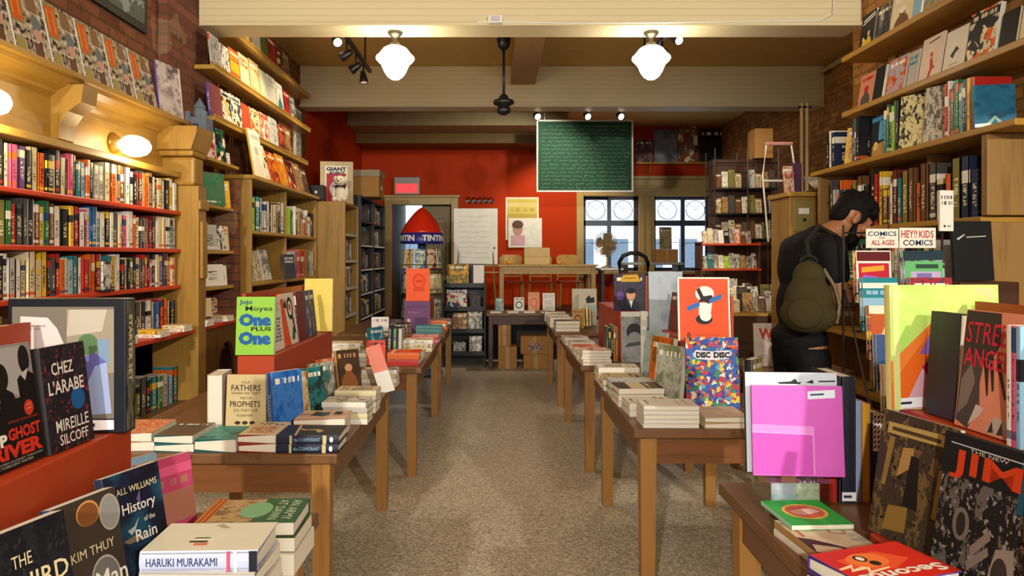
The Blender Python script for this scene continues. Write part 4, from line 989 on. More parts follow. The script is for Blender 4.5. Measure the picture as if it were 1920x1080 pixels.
z, _ = pile(-.598, 1.785, .75, [(.18, .25, .05, 'w', cover('title', 'w', 'l', 'd', 3)), (.165, .236, .034, 'g', cover('photo', 'v', 'g', 'e', 8))], 'beneath the green military novel', -90, wob=1)
b = book('novel', 'green jacketed hardcover with a painted scene on top of the rear pile', 'book', .165, .236, .036, flat(-.598, 1.785, z, .236, .036, -88), cover('photo', '#7a5a3a', '#b89a6a', '#3c2f22', 5), '#1f4a34', True)
shapes(b, [('#2c5a3c', [(0, .55), (1, .55), (1, 1), (0, 1)]), ('#79a880', 'ell', .5, .52, .34, .16), ('#c0641e', [(0, 0), (1, 0), (1, .12), (0, .12)]), ('#2a2018', [(0, .04), (1, .04), (1, .05), (0, .05)]), ('#2a2018', [(0, .09), (1, .09), (1, .1), (0, .1)])])
letters(b, [('AN ARMY', .08, .92, .84, .94, '#b9c9a8', .01), ('AT DAWN', .08, .92, .7, .8, '#b9c9a8', .01)])

# ---- second table left of the aisle
b = book('novel', 'lime green novel with blue and black lettering at the end of the red rack', 'book', .165, .25, .03, stand(-1.04, 3.112, 1.0755, .03, 2, 5), cover('plain', '#8ec63f'), '#3a4a98')
letters(b, [('Jojo', .08, .42, .85, .95, '#16508c', .03), ('Moyes', .24, .94, .73, .84, 'k', .012), ('One', .08, .92, .49, .71, '#155a9c', .07), ('PLUS', .4, .92, .41, .48, 'k', .03), ('One', .08, .92, .17, .40, '#155a9c', .07)])
face_out([(.16, .24, .015, 'w', ('text', 'w', 'l', 'd', 5), 'white novel with grey lettering on the red rack, next to the lime novel')], -.99, 3.19, 1.0755, '', name='novel')
b = book('comic_book', 'white comic with an orange and green loop figure facing the aisle on the red rack', 'book', .2, .25, .015, stand(-.99, 3.475, 1.0755, .015, 88, 7), cover('plain', '#e6dccb'), 'o')
shapes(b, [('#d8552a', [(0, .0), (.45, 0), (.3, .5), (.2, .9), (0, .9)]), ('#1f2f2a', 'ell', .62, .7, .22, .22), ('#e8d8c8', 'ell', .62, .7, .14, .14), ('#b8453c', 'ell', .6, .72, .07, .07), ('#2f5a42', [(.55, .1), (.7, .35), (.85, .3), (.75, .08)]), ('#141214', [(.7, .5), (.8, .55), (.9, .2), (.84, .18)]), ('#3a2018', [(.15, .75), (.35, .9), (.4, .7)])])
face_out([(.15, .25, .02, 'm', ('plain', 'm'), 'maroon novel between the loop figure comic and the blue photo novel'), (.19, .245, .02, 'n', ('photo', '#5a5a7a', 'n', 'l', 8), 'dark blue photo novel facing the aisle on the red rack')], -.99, 3.60, 1.0755, '', name='novel')
book('book', 'large plain yellow book standing at the far end of the red rack', 'book', .16, .3, .025, stand(-1.012, 4.10, 1.0755, .025, 2, 4), cover('plain', '#e3cf62'), 'y')
b = book('novel', 'cream hardcover with black capitals standing in front of the red rack', 'book', .172, .25, .03, stand(-1.055, 3.035, .75, .03, 0, 6), cover('plain', '#cdb98a'), 'a', True)
letters(b, [('YOUR', .38, .6, .85, .89, '#3a2c1c', 0), ('FATHERS', .14, .86, .73, .83, '#2c2018', .01), ('WHERE ARE THEY?', .14, .86, .67, .71, '#3a2c1c', 0), ('AND THE', .36, .64, .59, .63, '#3a2c1c', 0), ('PROPHETS', .12, .86, .46, .56, '#2c2018', .01), ('DO THEY LIVE', .22, .8, .38, .43, '#3a2c1c', 0), ('FOREVER?', .3, .7, .3, .34, '#3a2c1c', 0)])
shapes(b, [('#3a2c1c', 'ell', .32 + .18 * k, .2, .07, .03) for k in range(3)])
b = book('novel', 'thick white book turned with its pages to the window, beside the cream hardcover', 'book', .16, .25, .06, stand(-1.20, 3.13, .75, .06, -84, 0), cover('title', 'w', 'r', 'k', 3), 'w', True)
b = book('novel', 'bright blue novel angled to the aisle beside the cream hardcover', 'book', .15, .265, .04, stand(-.885, 3.05, .7505, .04, 52, 5), cover('photo', '#2a62b4', '#3f7cc8', '#1c4a90', 4), '#1d55ae')
letters(b, [('THE', .3, .7, .82, .9, 's', 0)])
letters(b, [('ROOM', .35, .75, .25, .7, 's', 0)], 'spine_lettering', 'spine')
for (x, y, w, h, t, c, cv, yw, lab) in ((-.88, 3.22, .14, .23, .02, 'a', ('photo', 'a', 'c', 'e', 6), 62, 'tan patterned novel behind the bright blue novel'), (-.862, 3.385, .15, .225, .03, 'g', ('photo', '#2c4a44', 't', 'k', 5), 55, 'dark green novel with pale blue lettering facing the aisle'),
        (-.85, 3.56, .15, .225, .025, 'v', ('photo', '#5a6a58', 'l', 't', 9), 55, 'grey green novel leaning behind the dark green novel'), (-.86, 3.73, .14, .22, .02, 'o', ('photo', 'o', 'e', 'w', 7), 62, 'brown and orange figure novel beside the portrait novel')):
    book('novel', lab, 'book', w, h, t, stand(x, y, .751, t, yw, 8), cover(*cv), c)
z, _ = pile(-.72, 3.76, .751, [(.14, .2, .02, 'w', cover('text', 'w', 'k', 'd', 6)), (.14, .2, .02, 'c', cover('text', 'w', 'd', 'k', 7))], 'below the portrait novel on the second table', 88)
book('novel', 'gold edged portrait novel tilted on a white pile', 'book', .135, .215, .03, stand(-.765, 3.76, z + .002, .03, 40, 12, 0), cover('figure', '#2c2018', '#7a4a2a', '#b98a62', 4), '#c09a5a', True)
# flat piles along its front edge
S1 = F / 2.79
pile(-1.43, 2.90, .75, [(.2, .25, .034, 'w', cover('title', 'w', 'l', 'd', 5)), (.19, .24, .034, 'o', cover('ink', '#d88a5a', 'o', 'w', 4))], 'at the far corner of the front edge, second table', 4)
pile(-1.24, 2.875, .75, [(.15, .22, .031, 't', cover('photo', '#5a5048', 'e', 'd', 9)), (.15, .22, .031, 't', cover('photo', '#5a5048', 'e', 'd', 9))], 'with teal boards on the front edge, second table', 0, wob=1)
pile(-1.076, 2.875, .75, [(.16, .22, .05, 't', cover('fade', '#2c7a76', '#4aa098', '#1f5a5c', 6))], 'with a teal water cover on the front edge, second table', -3, wob=1)
pile(-.918, 2.872, .75, [(.146, .22, .033, 'r', cover('text', '#e0d2b0', 'k', 'r', 5)), (.146, .22, .033, 'r', cover('text', '#e6d8b8', 'd', 'r', 6))], 'with cream jackets on the front edge, second table', 0, wob=1)
for k in range(2):
    b = book('novel', ('upper' if k else 'lower') + ' of two navy hardcovers with gold lizard jackets on the aisle corner', 'book', .17, .238, .033, flat(-.722 if k == 0 else -.7205, 2.835, .7505 + k * .0345, .238, .033, 90.6 if k else 90), cover('plain', '#1d2230'), '#16203c', True, True, 'navy hardcovers on the aisle corner')
    shapes(b, [('#b8a060', [(.25, .36), (.45, .3), (.6, .42), (.55, .6), (.7, .75), (.62, .78), (.46, .62), (.5, .45), (.36, .42)]), ('#c9b888', [(0, .68), (1, .76), (1, .8), (0, .72)])])
    shapes(b, [('#c9b888', [(0, .75), (1, .75), (1, .79), (0, .79)]), ('#c9b888', [(0, .2), (1, .2), (1, .26), (0, .26)]), ('#dfe6ee', 'ell', .5, .12, .32, .03)], 'spine_picture', 'spine')
    letters(b, [('the CORMORANT', .28, .7, .3, .7, 's', .0)], 'spine_lettering', 'spine')
z, os_ = pile(-.735, 3.06, .75, [(.20, .17, .026, 'w', None), (.21, .17, .026, 'l', None), (.21, .17, .026, 'h', cover('fade', '#e2b49a', '#dcc4ac', '#b87a5c', 5))], 'with a peach landscape cover behind the navy hardcovers', 2, wob=1)
shapes(os_[-1], [('#1d2a34', [(.25, .4), (.5, .3), (.62, .45), (.6, .8), (.45, .75), (.3, .85)]), ('#3a6a7a', [(.4, .35), (.6, .5), (.6, .8), (.5, .7)]), ('#1d1a1c', [(.7, .5), (.85, .5), (.85, .85), (.7, .85)])])
for i, (y, cs_, ts) in enumerate(((3.285, 'wclw', .024), (3.52, 'wwlc', .026), (4.2, 'lwcw', .024))):
    pile(-.675, y, .75, [(.13, .2, ts, c, cover(('text', 'photo', 'title', 'ink')[(i + j) % 4], c, 'd', 'k', 10 + i)) for j, c in enumerate(cs_)], ('nearest the peach landscape cover', 'beside the grey green novel', 'at the far aisle corner')[i] + ', second table', 90 if i else 88, wob=2)
cd = MB().box(-.045, .045, -.001, .001, 0, .27).build('card_sign', [plain('salmon_card', '#e48a76', .6)])
cd.matrix_world = T(-.60, 3.99, .752) @ RZ(-14) @ RY(-17) @ RX(6); tag(cd, 'long salmon and white card leaning over the aisle edge of the second table', 'card')
MB().box(-.045, .045, -.0016, -.0011, .0, .12).build('white_end', M['paper'], cd)

# ---- third table left
for (x, y, c, n, where) in ((-1.0, 5.0, 'l', 3, 'on the front edge of the third table'), (-1.10, 5.3, 'c', 4, 'in the second row of the third table'), (-.62, 5.78, 'c', 3, 'along the aisle edge behind the orange pair'), (-.62, 6.35, 'p', 2, 'at the far aisle edge of the third table'), (-.95, 6.0, 'd', 4, 'in the middle of the third table'), (-1.3, 5.1, 'w', 3, 'at the dim end of the third table')):
    pile(x, y, .75, [(.17, .23, .03, c if j < n - 1 else ('w' if c != 'p' else 'r'), cover(('title', 'photo', 'text')[j % 3], c, 'w', 'd', 30 + j)) for j in range(n)], where, 90, parts=False)
z, _ = pile(-.64, 5.05, .75, [(.19, .22, .045, 'r', cover('title', '#d8391e', 'w', 'y', 2)), (.19, .22, .045, 'o', cover('bands', '#d8391e', 'o', 'c', 2))], 'with orange red boards on the aisle corner, third table', 90, wob=1)
pile(-.63, 5.3, .75, [(.18, .2, .03, 'c', cover('text', 'c', 'e', 'k', 4)), (.18, .2, .03, 'w', cover('photo', 'c', 'a', 'e', 4))], 'behind the orange red pair, third table', 90, parts=False)
book('novel', 'small orange red book standing open-faced at the front of the third table', 'book', .13, .17, .02, stand(-.83, 4.97, .751, .02, 8, 10), cover('figure', '#d93a1e', 'w', 'k', 2), 'r')
book('novel', 'teal and blue novel standing beside the small orange red book', 'book', .14, .22, .03, stand(-.89, 5.40, .751, .03, 50, 8), cover('photo', 't', 'b', 'w', 5), 't')
for i, (x, c) in enumerate(((-.80, 'd'), (-.76, 'g'), (-.72, 'l'))):
    book('novel', ('dark grey', 'dark green', 'pale grey')[i] + ' novel leaning in a short upright run on the third table', 'book', .14, .2, .022, stand(x, 5.45, .7525, .022, 90, 0, 8), None, c, False, False)
book('novel', 'white memoir with grey lettering standing in the middle of the third table', 'book', .15, .22, .02, stand(-1.02, 6.33, .751, .02, 6, 6), cover('figure', '#e0d8d4', '#c9bcc0', '#8a7a8a', 3), 'w')
# ---- fourth table left
z, _ = pile(-.66, 7.15, .75, [(.2, .25, .035, 't', cover('plain', '#3aa0a0')), (.2, .25, .035, 't', cover('plain', '#3aa5a2'))], 'with teal boards on the aisle corner, fourth table', 90, wob=2)
pile(-.612, 7.5, .75, [(.18, .2, .03, 'o', cover('title', 'o', 'w', 'k', 3)), (.18, .2, .03, 'c', cover('title', 'c', 'o', 'k', 3)), (.18, .2, .03, 'o', cover('photo', 'o', 'c', 'e', 3))], 'with orange boards, aisle edge of the fourth table', 90, parts=False)
pile(-.62, 8.1, .75, [(.18, .22, .03, 'l', None), (.18, .22, .03, 'e', cover('photo', 'e', 'l', 'k', 3))], 'at the far aisle edge of the fourth table', 90, parts=False)
pile(-.96, 7.13, .75, [(.18, .22, .03, 'k', None), (.18, .22, .03, 'n', cover('photo', 'n', 'd', 'k', 3)), (.18, .22, .03, 'k', cover('title', 'k', 'w', 'd', 3))], 'with dark boards in front of the purple poster', 90, parts=False)
b = book('magazine', 'bright orange large format magazine standing above the purple one', 'magazine', .24, .33, .02, stand(-.80, 7.36, 1.0505, .02, 2, 3), cover('plain', '#f05a1c'), 'o')
shapes(b, [('#d83e10', 'ell', .55, .62, .28, .24), ('#e8561c', 'ell', .55, .6, .2, .17), ('#c93a10', [(.4, .58), (.7, .58), (.7, .64), (.4, .64)]), ('#d83e10', [(.3, .3), (.8, .3), (.75, .42), (.35, .42)])])
b = book('magazine', 'purple large format book standing below the orange magazine', 'book', .26, .30, .025, stand(-.80, 7.295, .751, .025, 2, 5), cover('plain', '#6a3a6c'), 'u')
letters(b, [('BLUE NOTES', .12, .9, .78, .86, '#3a2c60', .01)]); shapes(b, [('#8a5a80', [(.15, .6), (.6, .6), (.6, .64), (.15, .64)]), ('#c9a890', 'ell', .18, .35, .07, .06), ('#4c2a56', [(.4, .1), (.9, .1), (.9, .45), (.4, .45)])])
book('novel', 'cream figure comic facing the aisle beside the orange magazine', 'book', .22, .28, .015, stand(-.77, 7.66, 1.0505, .015, 80, 6), cover('photo', 'c', 'y', 'a', 5), 'c')
# ------------------------------------------------------------------ right wall bookcase
RFX = 2.60
rc = empty('wall_bookcase', (XR, 4.8, 0), 'knotty pine bookcase with broad end post below the two long ledges', 'bookcase')
Ya, Yb = 3.78, 5.82
ch(MB().box(RFX - .02, XR - .001, Ya, Ya + .05, 0, 1.685, .005).box(RFX - .02, XR - .001, Ya, Ya + .05, 1.72, 2.15, .005), 'end_post', M['knot'], rc)
ch(MB().box(RFX, XR - .001, Yb - .03, Yb, 0, 2.15, .004), 'far_post', M['knot'], rc)
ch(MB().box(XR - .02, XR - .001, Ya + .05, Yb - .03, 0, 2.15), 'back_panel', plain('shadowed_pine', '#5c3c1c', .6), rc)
ch(MB().box(RFX - .04, XR - .001, 3.55, Yb + .05, 2.152, 2.187, .005), 'top_shelf', M['knot_y'], rc)
for z in (.1, .55, .95, 1.33, 1.717): ch(MB().box(RFX - .02, XR - .02, Ya + .05, Yb - .03, z - .032, z, .004), 'shelf', M['knot_y'], rc)
for y in (4.55, 5.25): ch(MB().box(XR - .16, XR - .02, y, y + .03, .1, 2.15, .003), 'divider', M['knot'], rc)
for z, y0, nm in ((3.0, 1.5, 'higher'), (2.585, 1.5, 'lower')):
    s = MB().box(RFX, XR - .001, y0, 5.42, z - .04, z, .005).build('display_ledge', M['knot_y'])
    tag(s, f'{nm} of two long pine ledges of face-out books on the right brick wall', 'shelf')
for y in (5.2, 4.25, 3.35):
    u = MB().box(XR - .022, XR - .001, y, y + .09, 2.19, 3.8, .003).build('wall_upright', M['knot'])
    tag(u, {5.2: 'farthest', 4.25: 'middle', 3.35: 'nearest'}[y] + ' upright pine board behind the ledges on the right brick wall', 'board')
def fo(items, x, y0, z, where, **k): face_out(items, x, y0, z, where, yaw=k.pop('yaw', -90), d=-1, **k)
fo([(.2, .29, .012, 'k', None, 'black photo book with a yellow figure at the far end of the higher right ledge'), (.2, .27, .012, 'd', ('photo', 'd', 'k', 'l', 81)), (.26, .27, .012, 'c', ('figure', 'c', 'e', 'w', 82)), (.1, .25, .03, 's', ('plain', 's')), (.25, .26, .012, 't', ('photo', 't', 'a', 'l', 83)), (.2, .25, .012, 's', ('fade', 's', 'w', 'a', 84)), (.22, .27, .012, 'w', ('title', 'w', 'b', 'k', 85))], 2.70, 5.36, 3.0, 'the higher right wall ledge', tilt=8, name='picture_book')
b = [o for o in bpy.data.objects if o.get('label', '').startswith('black photo book')][0]
b.material_slots[0].link = 'OBJECT'; b.material_slots[0].material = cover('plain', '#1a1a1c')
shapes(b, [('#e8e4da', [(.15, .8), (.9, .9), (.9, .94), (.15, .84)]), ('#e8e4da', [(.1, .72), (.95, .84), (.95, .87), (.1, .75)]), ('#c9ae2c', [(.05, .02), (.9, .02), (.8, .3), (.6, .4), (.5, .28), (.3, .36), (.2, .25)]), ('#d8b49a', 'ell', .6, .45, .08, .07), ('#d8b49a', 'ell', .25, .34, .07, .06)])
fo([(.2, .26, .012, 'r', ('figure', '#c98a6a', 'd', 'r', 91)), (.13, .26, .03, 'k', ('plain', 'k')), (.22, .27, .012, 'a', ('photo', 'o', 's', 'e', 92)), (.11, .26, .012, 'l', ('title', 'l', 't', 'd', 93)), (.22, .3, .012, 'h', None, 'pale pink comic with a red running figure on the lower right ledge'), (.2, .27, .012, 'w', None, 'white comic with a small dark bird on the lower right ledge'), (.24, .3, .03, 'n', ('comic', '#23242c', 'c', 'o', 94)), (.13, .22, .02, 'k', ('plain', 'k')), (.26, .27, .03, 'c', None, 'cream comic with a red banner on the lower right ledge'), (.26, .32, .02, 'w', ('fade', '#f2ecdc', '#cfe2e4', '#f0d9b8', 95), 'pale rainbow comic nearest the camera end of the lower right ledge'), (.3, .32, .02, 'y', ('title', 'y', 'w', 'k', 96))], 2.70, 5.38, 2.585, 'the lower right wall ledge', tilt=9, gap=.028, name='picture_book')
for o in list(bpy.data.objects):
    l = o.get('label', '')
    if l.startswith('pale pink comic with'):
        o.material_slots[0].link = 'OBJECT'; o.material_slots[0].material = cover('plain', '#e2cdb8'); shapes(o, [('#b84434', [(.4, .1), (.5, .3), (.45, .5), (.55, .55), (.65, .35), (.75, .3), (.6, .25), (.52, .08)]), ('#b84434', 'ell', .5, .6, .07, .05), ('#3a3038', [(.3, .86), (.8, .9), (.8, .93), (.3, .89)])])
    if l.startswith('white comic with a small dark'):
        o.material_slots[0].link = 'OBJECT'; o.material_slots[0].material = cover('plain', '#e4dccb'); shapes(o, [('#3a4438', [(.3, .42), (.55, .6), (.7, .5), (.55, .46), (.45, .34)]), ('#8a8478', [(.3, .2), (.7, .2), (.7, .22), (.3, .22)])])
    if l.startswith('cream comic with a red'):
        o.material_slots[0].link = 'OBJECT'; o.material_slots[0].material = cover('plain', '#ddcfa8'); shapes(o, [('#c8301e', [(.5, .45), (.95, .5), (.95, .98), (.6, .9)]), ('#3c5a48', [(.1, .4), (.3, .6), (.35, .5), (.2, .35)]), ('#a83a20', [(.1, .05), (.9, .05), (.8, .15), (.3, .12)]), ('#2a2a2e', [(.5, .1), (.56, .1), (.56, .35), (.5, .35)])])
# top shelf of the bookcase
row('picture_book', 'book', 'kwn', (2.615, 5.72, 2.1875), (0, -1, 0), 0, .15, 'top of the right bookcase', 'its far end', (.26, .335), .2, 'books on top of the right bookcase', 61)
fo([(.2, .3, .012, 'a', ('photo', 'a', 'y', 'n', 101), 'gold and navy photo book leaning near the far end of the right bookcase top')], 2.70, 5.52, 2.1875, '', tilt=8, yaw=-70, name='picture_book')
row('picture_book', 'book', 'ugk', (2.615, 5.31, 2.1875), (0, -1, 0), 0, .12, 'top of the right bookcase', 'the gold photo book', (.29, .335), .22, 'books on top of the right bookcase', 62)
fo([(.3, .31, .015, 'b', None, 'black book with a blue sky picture on top of the right bookcase')], 2.68, 5.175, 2.1875, '', tilt=5, name='picture_book')
b = [o for o in bpy.data.objects if o.get('label', '').startswith('black book with a blue sky')][0]
b.material_slots[0].link = 'OBJECT'; b.material_slots[0].material = cover('plain', '#17191d')
shapes(b, [('#3a8ac0', [(.05, .86), (.95, .9), (.95, .98), (.05, .96)]), ('#5aa0d4', [(.4, .42), (.85, .42), (.85, .86), (.4, .86)]), ('#b58a4a', [(.15, .05), (.9, .05), (.9, .42), (.15, .3)]), ('#d8c070', 'ell', .3, .3, .1, .1)])
row('picture_book', 'book', 'tgkxgk', (2.615, 4.86, 2.1875), (0, -1, 0), 0, .16, 'top of the right bookcase', 'the blue sky book', (.30, .34), .22, 'books on top of the right bookcase', 63)
fo([(.24, .343, .05, 'c', ('ink', '#d8cc98', 'k', 'v', 102), 'cream spined book with a black ink forest on the right bookcase top'), (.2, .345, .03, 'l', ('ink', '#c2baa8', '#6a645c', 'd', 103), 'grey engraved comic leaning on the right bookcase top')], 2.665, 4.665, 2.1875, '', tilt=5, yaw=-66, gap=.005, name='picture_book')
row('picture_book', 'book', 'rwrgtgtskk', (2.615, 4.20, 2.1875), (0, -1, 0), 0, .2, 'top of the right bookcase', 'the grey engraved comic', (.27, .335), .22, 'books on top of the right bookcase', 64)
row('picture_book', 'book', 'yor', (2.60, 3.99, 2.1875), (0, -1, 0), 0, .085, 'top of the right bookcase', 'the striped run', (.29, .32), .22, 'books on top of the right bookcase', 65)
b = book('picture_book', 'teal blue picture book facing out at the near end of the right bookcase', 'book', .2, .235, .02, stand(2.66, 3.84, 2.1875, .02, -14, 6), cover('fade', '#1d5f7c', '#246a8a', '#174a64', 7), 't')
shapes(b, [('#8fb0a0', [(.3, .1), (.5, .28), (.7, .1), (.6, .08), (.5, .2), (.4, .08)]), ('#e8e6e0', [(.02, .01), (.4, .03), (.4, .11), (.02, .09)])])
row('hardcover_book', 'book', 'dloowcvekkryewmtveoedcovnn', (2.60, 5.62, 1.7175), (0, -1, 0), 0, 1.74, 'second shelf of the right bookcase', 'its far post', (.23, .38), .24, 'books in the right bookcase', 66)
row('hardcover_book', 'book', 'kwemgkdlokcwdkmgcl', (2.60, 5.7, 1.3305), (0, -1, 0), 0, 1.5, 'third shelf of the right bookcase', 'its far post', (.23, .3), .22, 'books in the right bookcase', 67)
book('picture_book', 'grey comic with a dark round emblem at the near end of the third right shelf', 'book', .17, .3, .02, stand(2.70, 3.93, 1.3305, .02, -38, 4), cover('circle', '#b9bab4', '#5a6470', '#dfe2e4', 4), 'l')

# wire comic rack with its sign
cr = empty('comic_rack', (1.9, 3.40, 0), 'black wire rack of comics under the cardboard comics signs', 'comic rack')
m = MB(); ZS = (1.275, 1.145, 1.015, .885, .755, .625); YB_ = [3.53 - .062 * k for k in range(6)]
for x in (1.725, 1.95, 2.215):
    m.tube([(x, 3.58, .02), (x, 3.575, 1.66)], .006, 6); m.tube([(x, 3.0, .02), (x, 3.58, .02)], .006, 6); m.tube([(x, 3.56, 1.34), (x, 3.24, .62), (x, 3.0, .02)], .005, 6)
for z, y in ((1.62, 3.575), (.3, 3.579), (.02, 3.0)): m.tube([(1.725, y, z), (2.215, y, z)], .005, 6)
ch(m, 'wire_frame', M['black_metal'], cr)
for z, yb in zip(ZS, YB_):
    for xa, xb in ((1.735, 1.94), (1.96, 2.205)):
        m = MB()
        for x in (xa, (xa + xb) / 2, xb): m.tube([(x, yb + .014, z - .003), (x, yb - .044, z - .003), (x, yb - .05, z + .05)], .003, 5)
        m.tube([(xa, yb - .05, z + .05), (xb, yb - .05, z + .05)], .003, 5); m.tube([(xa, yb + .014, z - .003), (xb, yb + .014, z - .003)], .003, 5)
        ch(m, 'pocket', M['black_metal'], cr)
styl = [('#b01e2c', 'y', 'e'), ('#1e7f8e', 's', 'w'), ('#9a4a24', 'y', 'k'), ('#24467c', 'd', 'l'), ('#a07e5c', 'c', 'k'), ('#b8b4ae', 'd', 'r')]
for i, z in enumerate(ZS):
    for j, x in enumerate((1.842, 2.087)):
        c1, c2, c3 = styl[i] if j == 0 else [('#5fae6c', '#b7a6cc', 'k'), ('#2c3c5c', 'r', 'w'), ('#c8a040', 'k', 'w'), ('#7c2c5c', 'y', 'w'), ('#d8d0c0', 'r', 'k'), ('#3c6c9c', 'w', 'k')][i]
        nm = {0: 'red', 1: 'teal', 2: 'rusty brown', 3: 'blue', 4: 'tan', 5: 'grey'}[i] if j == 0 else ['green', 'navy', 'gold', 'plum', 'pale', 'mid blue'][i]
        for k in range(2):
            b = book('comic_book', f'{nm} comic in the {ordn(i + 1)} pocket down, {"post" if j else "customer"} side of the wire rack' + (', rear copy' if k else ''), 'comic', .17 if j == 0 else .20, .255, .009, stand(x - (.008 if k else 0), YB_[i] - .026 + .011 * k, z + .0005, .009, 0, 4), cover(('photo', 'bands', 'comic', 'plain', 'dots', 'photo')[i] if j == 0 else ('panels', 'photo', 'comic', 'figure', 'title', 'circle')[i], c1, c2, c3, 120 + i * 2 + j), 'w', False, False)
            if k: continue
            if (i, j) == (0, 0): shapes(b, [('#ece6dc', [(0, 0), (1, 0), (1, 1), (0, 1)]), ('#5a1418', [(.02, .8), (.98, .8), (.98, .98), (.02, .98)]), ('#b81c34', [(.06, .05), (.94, .05), (.94, .76), (.06, .76)]), ('#e89a2c', [(.15, .58), (.8, .62), (.8, .72), (.15, .68)]), ('#a05ac0', [(.12, .42), (.6, .4), (.62, .5), (.2, .54)]), ('#c8864a', 'ell', .7, .28, .12, .2), ('#7a2418', [(.06, .05), (.5, .05), (.4, .3), (.06, .35)])])
            if (i, j) == (0, 1): shapes(b, [('#1f3440', [(0, .82), (1, .82), (1, 1), (0, 1)]), ('#64b070', [(.04, .05), (.96, .05), (.96, .8), (.04, .8)]), ('#2a4a3a', [(.3, .66), (.85, .66), (.85, .74), (.3, .74)]), ('#b9a8d0', [(.18, .02), (.9, .02), (.9, .6), (.18, .6)]), ('#7c70a8', [(.32, .05), (.68, .05), (.68, .57), (.32, .57)])])
            if (i, j) == (2, 0): shapes(b, [('#e9dfc8', [(0, .85), (1, .85), (1, 1), (0, 1)]), ('#b8582c', [(.04, .3), (.96, .3), (.96, .84), (.04, .84)]), ('#e8c890', [(.35, .5), (.5, .75), (.6, .5), (.75, .75), (.9, .5), (.9, .45), (.3, .45)])])
def sign(x0, x1, z0, z1, y, label, txt):
    s = book('sign_card', label, 'sign', x1 - x0, z1 - z0, .004, T((x0 + x1) / 2, y, z0), cover('plain', '#e2e0d2'), '#d8d6c8', False, False)
    letters(s, txt); return s
sg = sign(1.83, 1.99, 1.545, 1.64, 3.563, 'white card sign reading comics for all ages on the wire rack', [('COMICS', .06, .94, .62, .86, 'n', .015), ('FOR', .4, .58, .47, .57, 'r', .02), ('ALL AGES', .16, .88, .14, .42, '#a8402c', .02)])
sg = sign(1.995, 2.175, 1.545, 1.645, 3.563, 'white card sign reading hey kids comics on the wire rack', [('HEY!!', .05, .48, .5, .88, 'r', .012), ('KIDS', .54, .94, .5, .86, 'r', .012), ('COMICS', .1, .92, .12, .4, 'n', .015)])
book('magazine', 'narrow white magazine standing upright beside the hey kids sign', 'magazine', .07, .2, .012, stand(2.215, 3.545, 1.627, .012, 4, 0), cover('title', 'w', 'd', 'k', 3), 'w')
b = book('picture_book', 'black book with a fine white script title behind the wire comic rack', 'book', .2, .3, .02, stand(2.40, 3.62, 1.38, .02, 0, 5), cover('plain', '#121416'), 'k')
shapes(b, [('#b9bcb8', [(.1, .7), (.3, .78), (.32, .77), (.15, .68)]), ('#b9bcb8', [(.35, .72), (.85, .74), (.85, .755), (.35, .735)])])
st = MB().box(2.27, 2.56, 3.52, 3.74, 0, 1.378, .006).build('display_plinth', M['dark_wood']); tag(st, 'dark wooden plinth behind the wire comic rack carrying the black script book', 'plinth')

# ---- near table right of the aisle: red rack of comics
b = book('comic_book', 'salmon comic with red scrawled title and dark hair, standing on the upper red rack', 'comic', .175, .275, .022, stand(1.105, 1.625, 1.10, .022, -86, 7), cover('plain', '#dd8a6e'), '#d8d0c8')
shapes(b, [('#3a322e', [(.02, .62), (.55, .60), (.66, .75), (.62, .99), (.02, .99)]), ('#4a403c', [(.02, .05), (.25, .0), (.42, .2), (.38, .4), (.42, .6), (.02, .62)]), ('#7a6c64', [(.04, .1), (.2, .2), (.3, .4), (.2, .55), (.05, .4)]), ('#c9b8ac', [(.25, .03), (.45, .14), (.5, .2), (.36, .22)]), ('#2c2624', [(.5, .62), (.6, .35), (.63, .36), (.58, .62)]), ('#2c2624', [(.6, .62), (.82, .3), (.84, .32), (.68, .62)]), ('#2c2624', [(.4, .6), (.52, .3), (.54, .32), (.5, .6)]), ('#b8a49a', [(.55, .02), (.85, .02), (.95, .14), (.7, .16)]), ('#3a322e', [(.6, .02), (.66, .12), (.7, .03)]), ('#3a322e', [(.75, .02), (.82, .13), (.86, .03)])])
letters(b, [('STREET', .06, .94, .72, .9, '#d3203c', .0, .05), ('ANGEL', .06, .86, .52, .68, '#d3203c', .01, -.05)])
book('comic_book', 'thick dark comic turned pages outward beside the salmon comic', 'comic', .11, .26, .032, stand(1.118, 1.795, 1.10, .032, -86, 4), None, '#23222c', True)
for k, c in enumerate('wps'):
    book('comic_book', ('white', 'pink', 'pale blue')[k] + ' comic spine tucked between the salmon comic and the grey mask comic', 'comic', .12, .255, .012, stand(1.145, 1.525 - k * .014, 1.10, .012, 0, 0), None, c, False, False)
b = book('comic_book', 'grey comic with a black masked face at the near end of the upper red rack', 'comic', .17, .265, .012, stand(1.105, 1.385, 1.10, .012, -86, 7), cover('plain', '#9aa4ac'), 'l')
shapes(b, [('#16151a', 'ell', .5, .45, .4, .26), ('#c9ccd0', 'ell', .4, .48, .12, .09), ('#b8303c', [(.1, .16), (.8, .2), (.8, .24), (.1, .2)]), ('#b8303c', [(.1, .9), (.7, .9), (.7, .95), (.1, .95)])])
b = book('art_book', 'large lime and orange art book standing on the end of the upper red rack', 'book', .31, .325, .024, stand(1.185, 1.905, 1.10, .024, 6, 2), cover('fade', '#a6d860', '#b4dc6c', '#c4d878', 3), '#e2e08a')
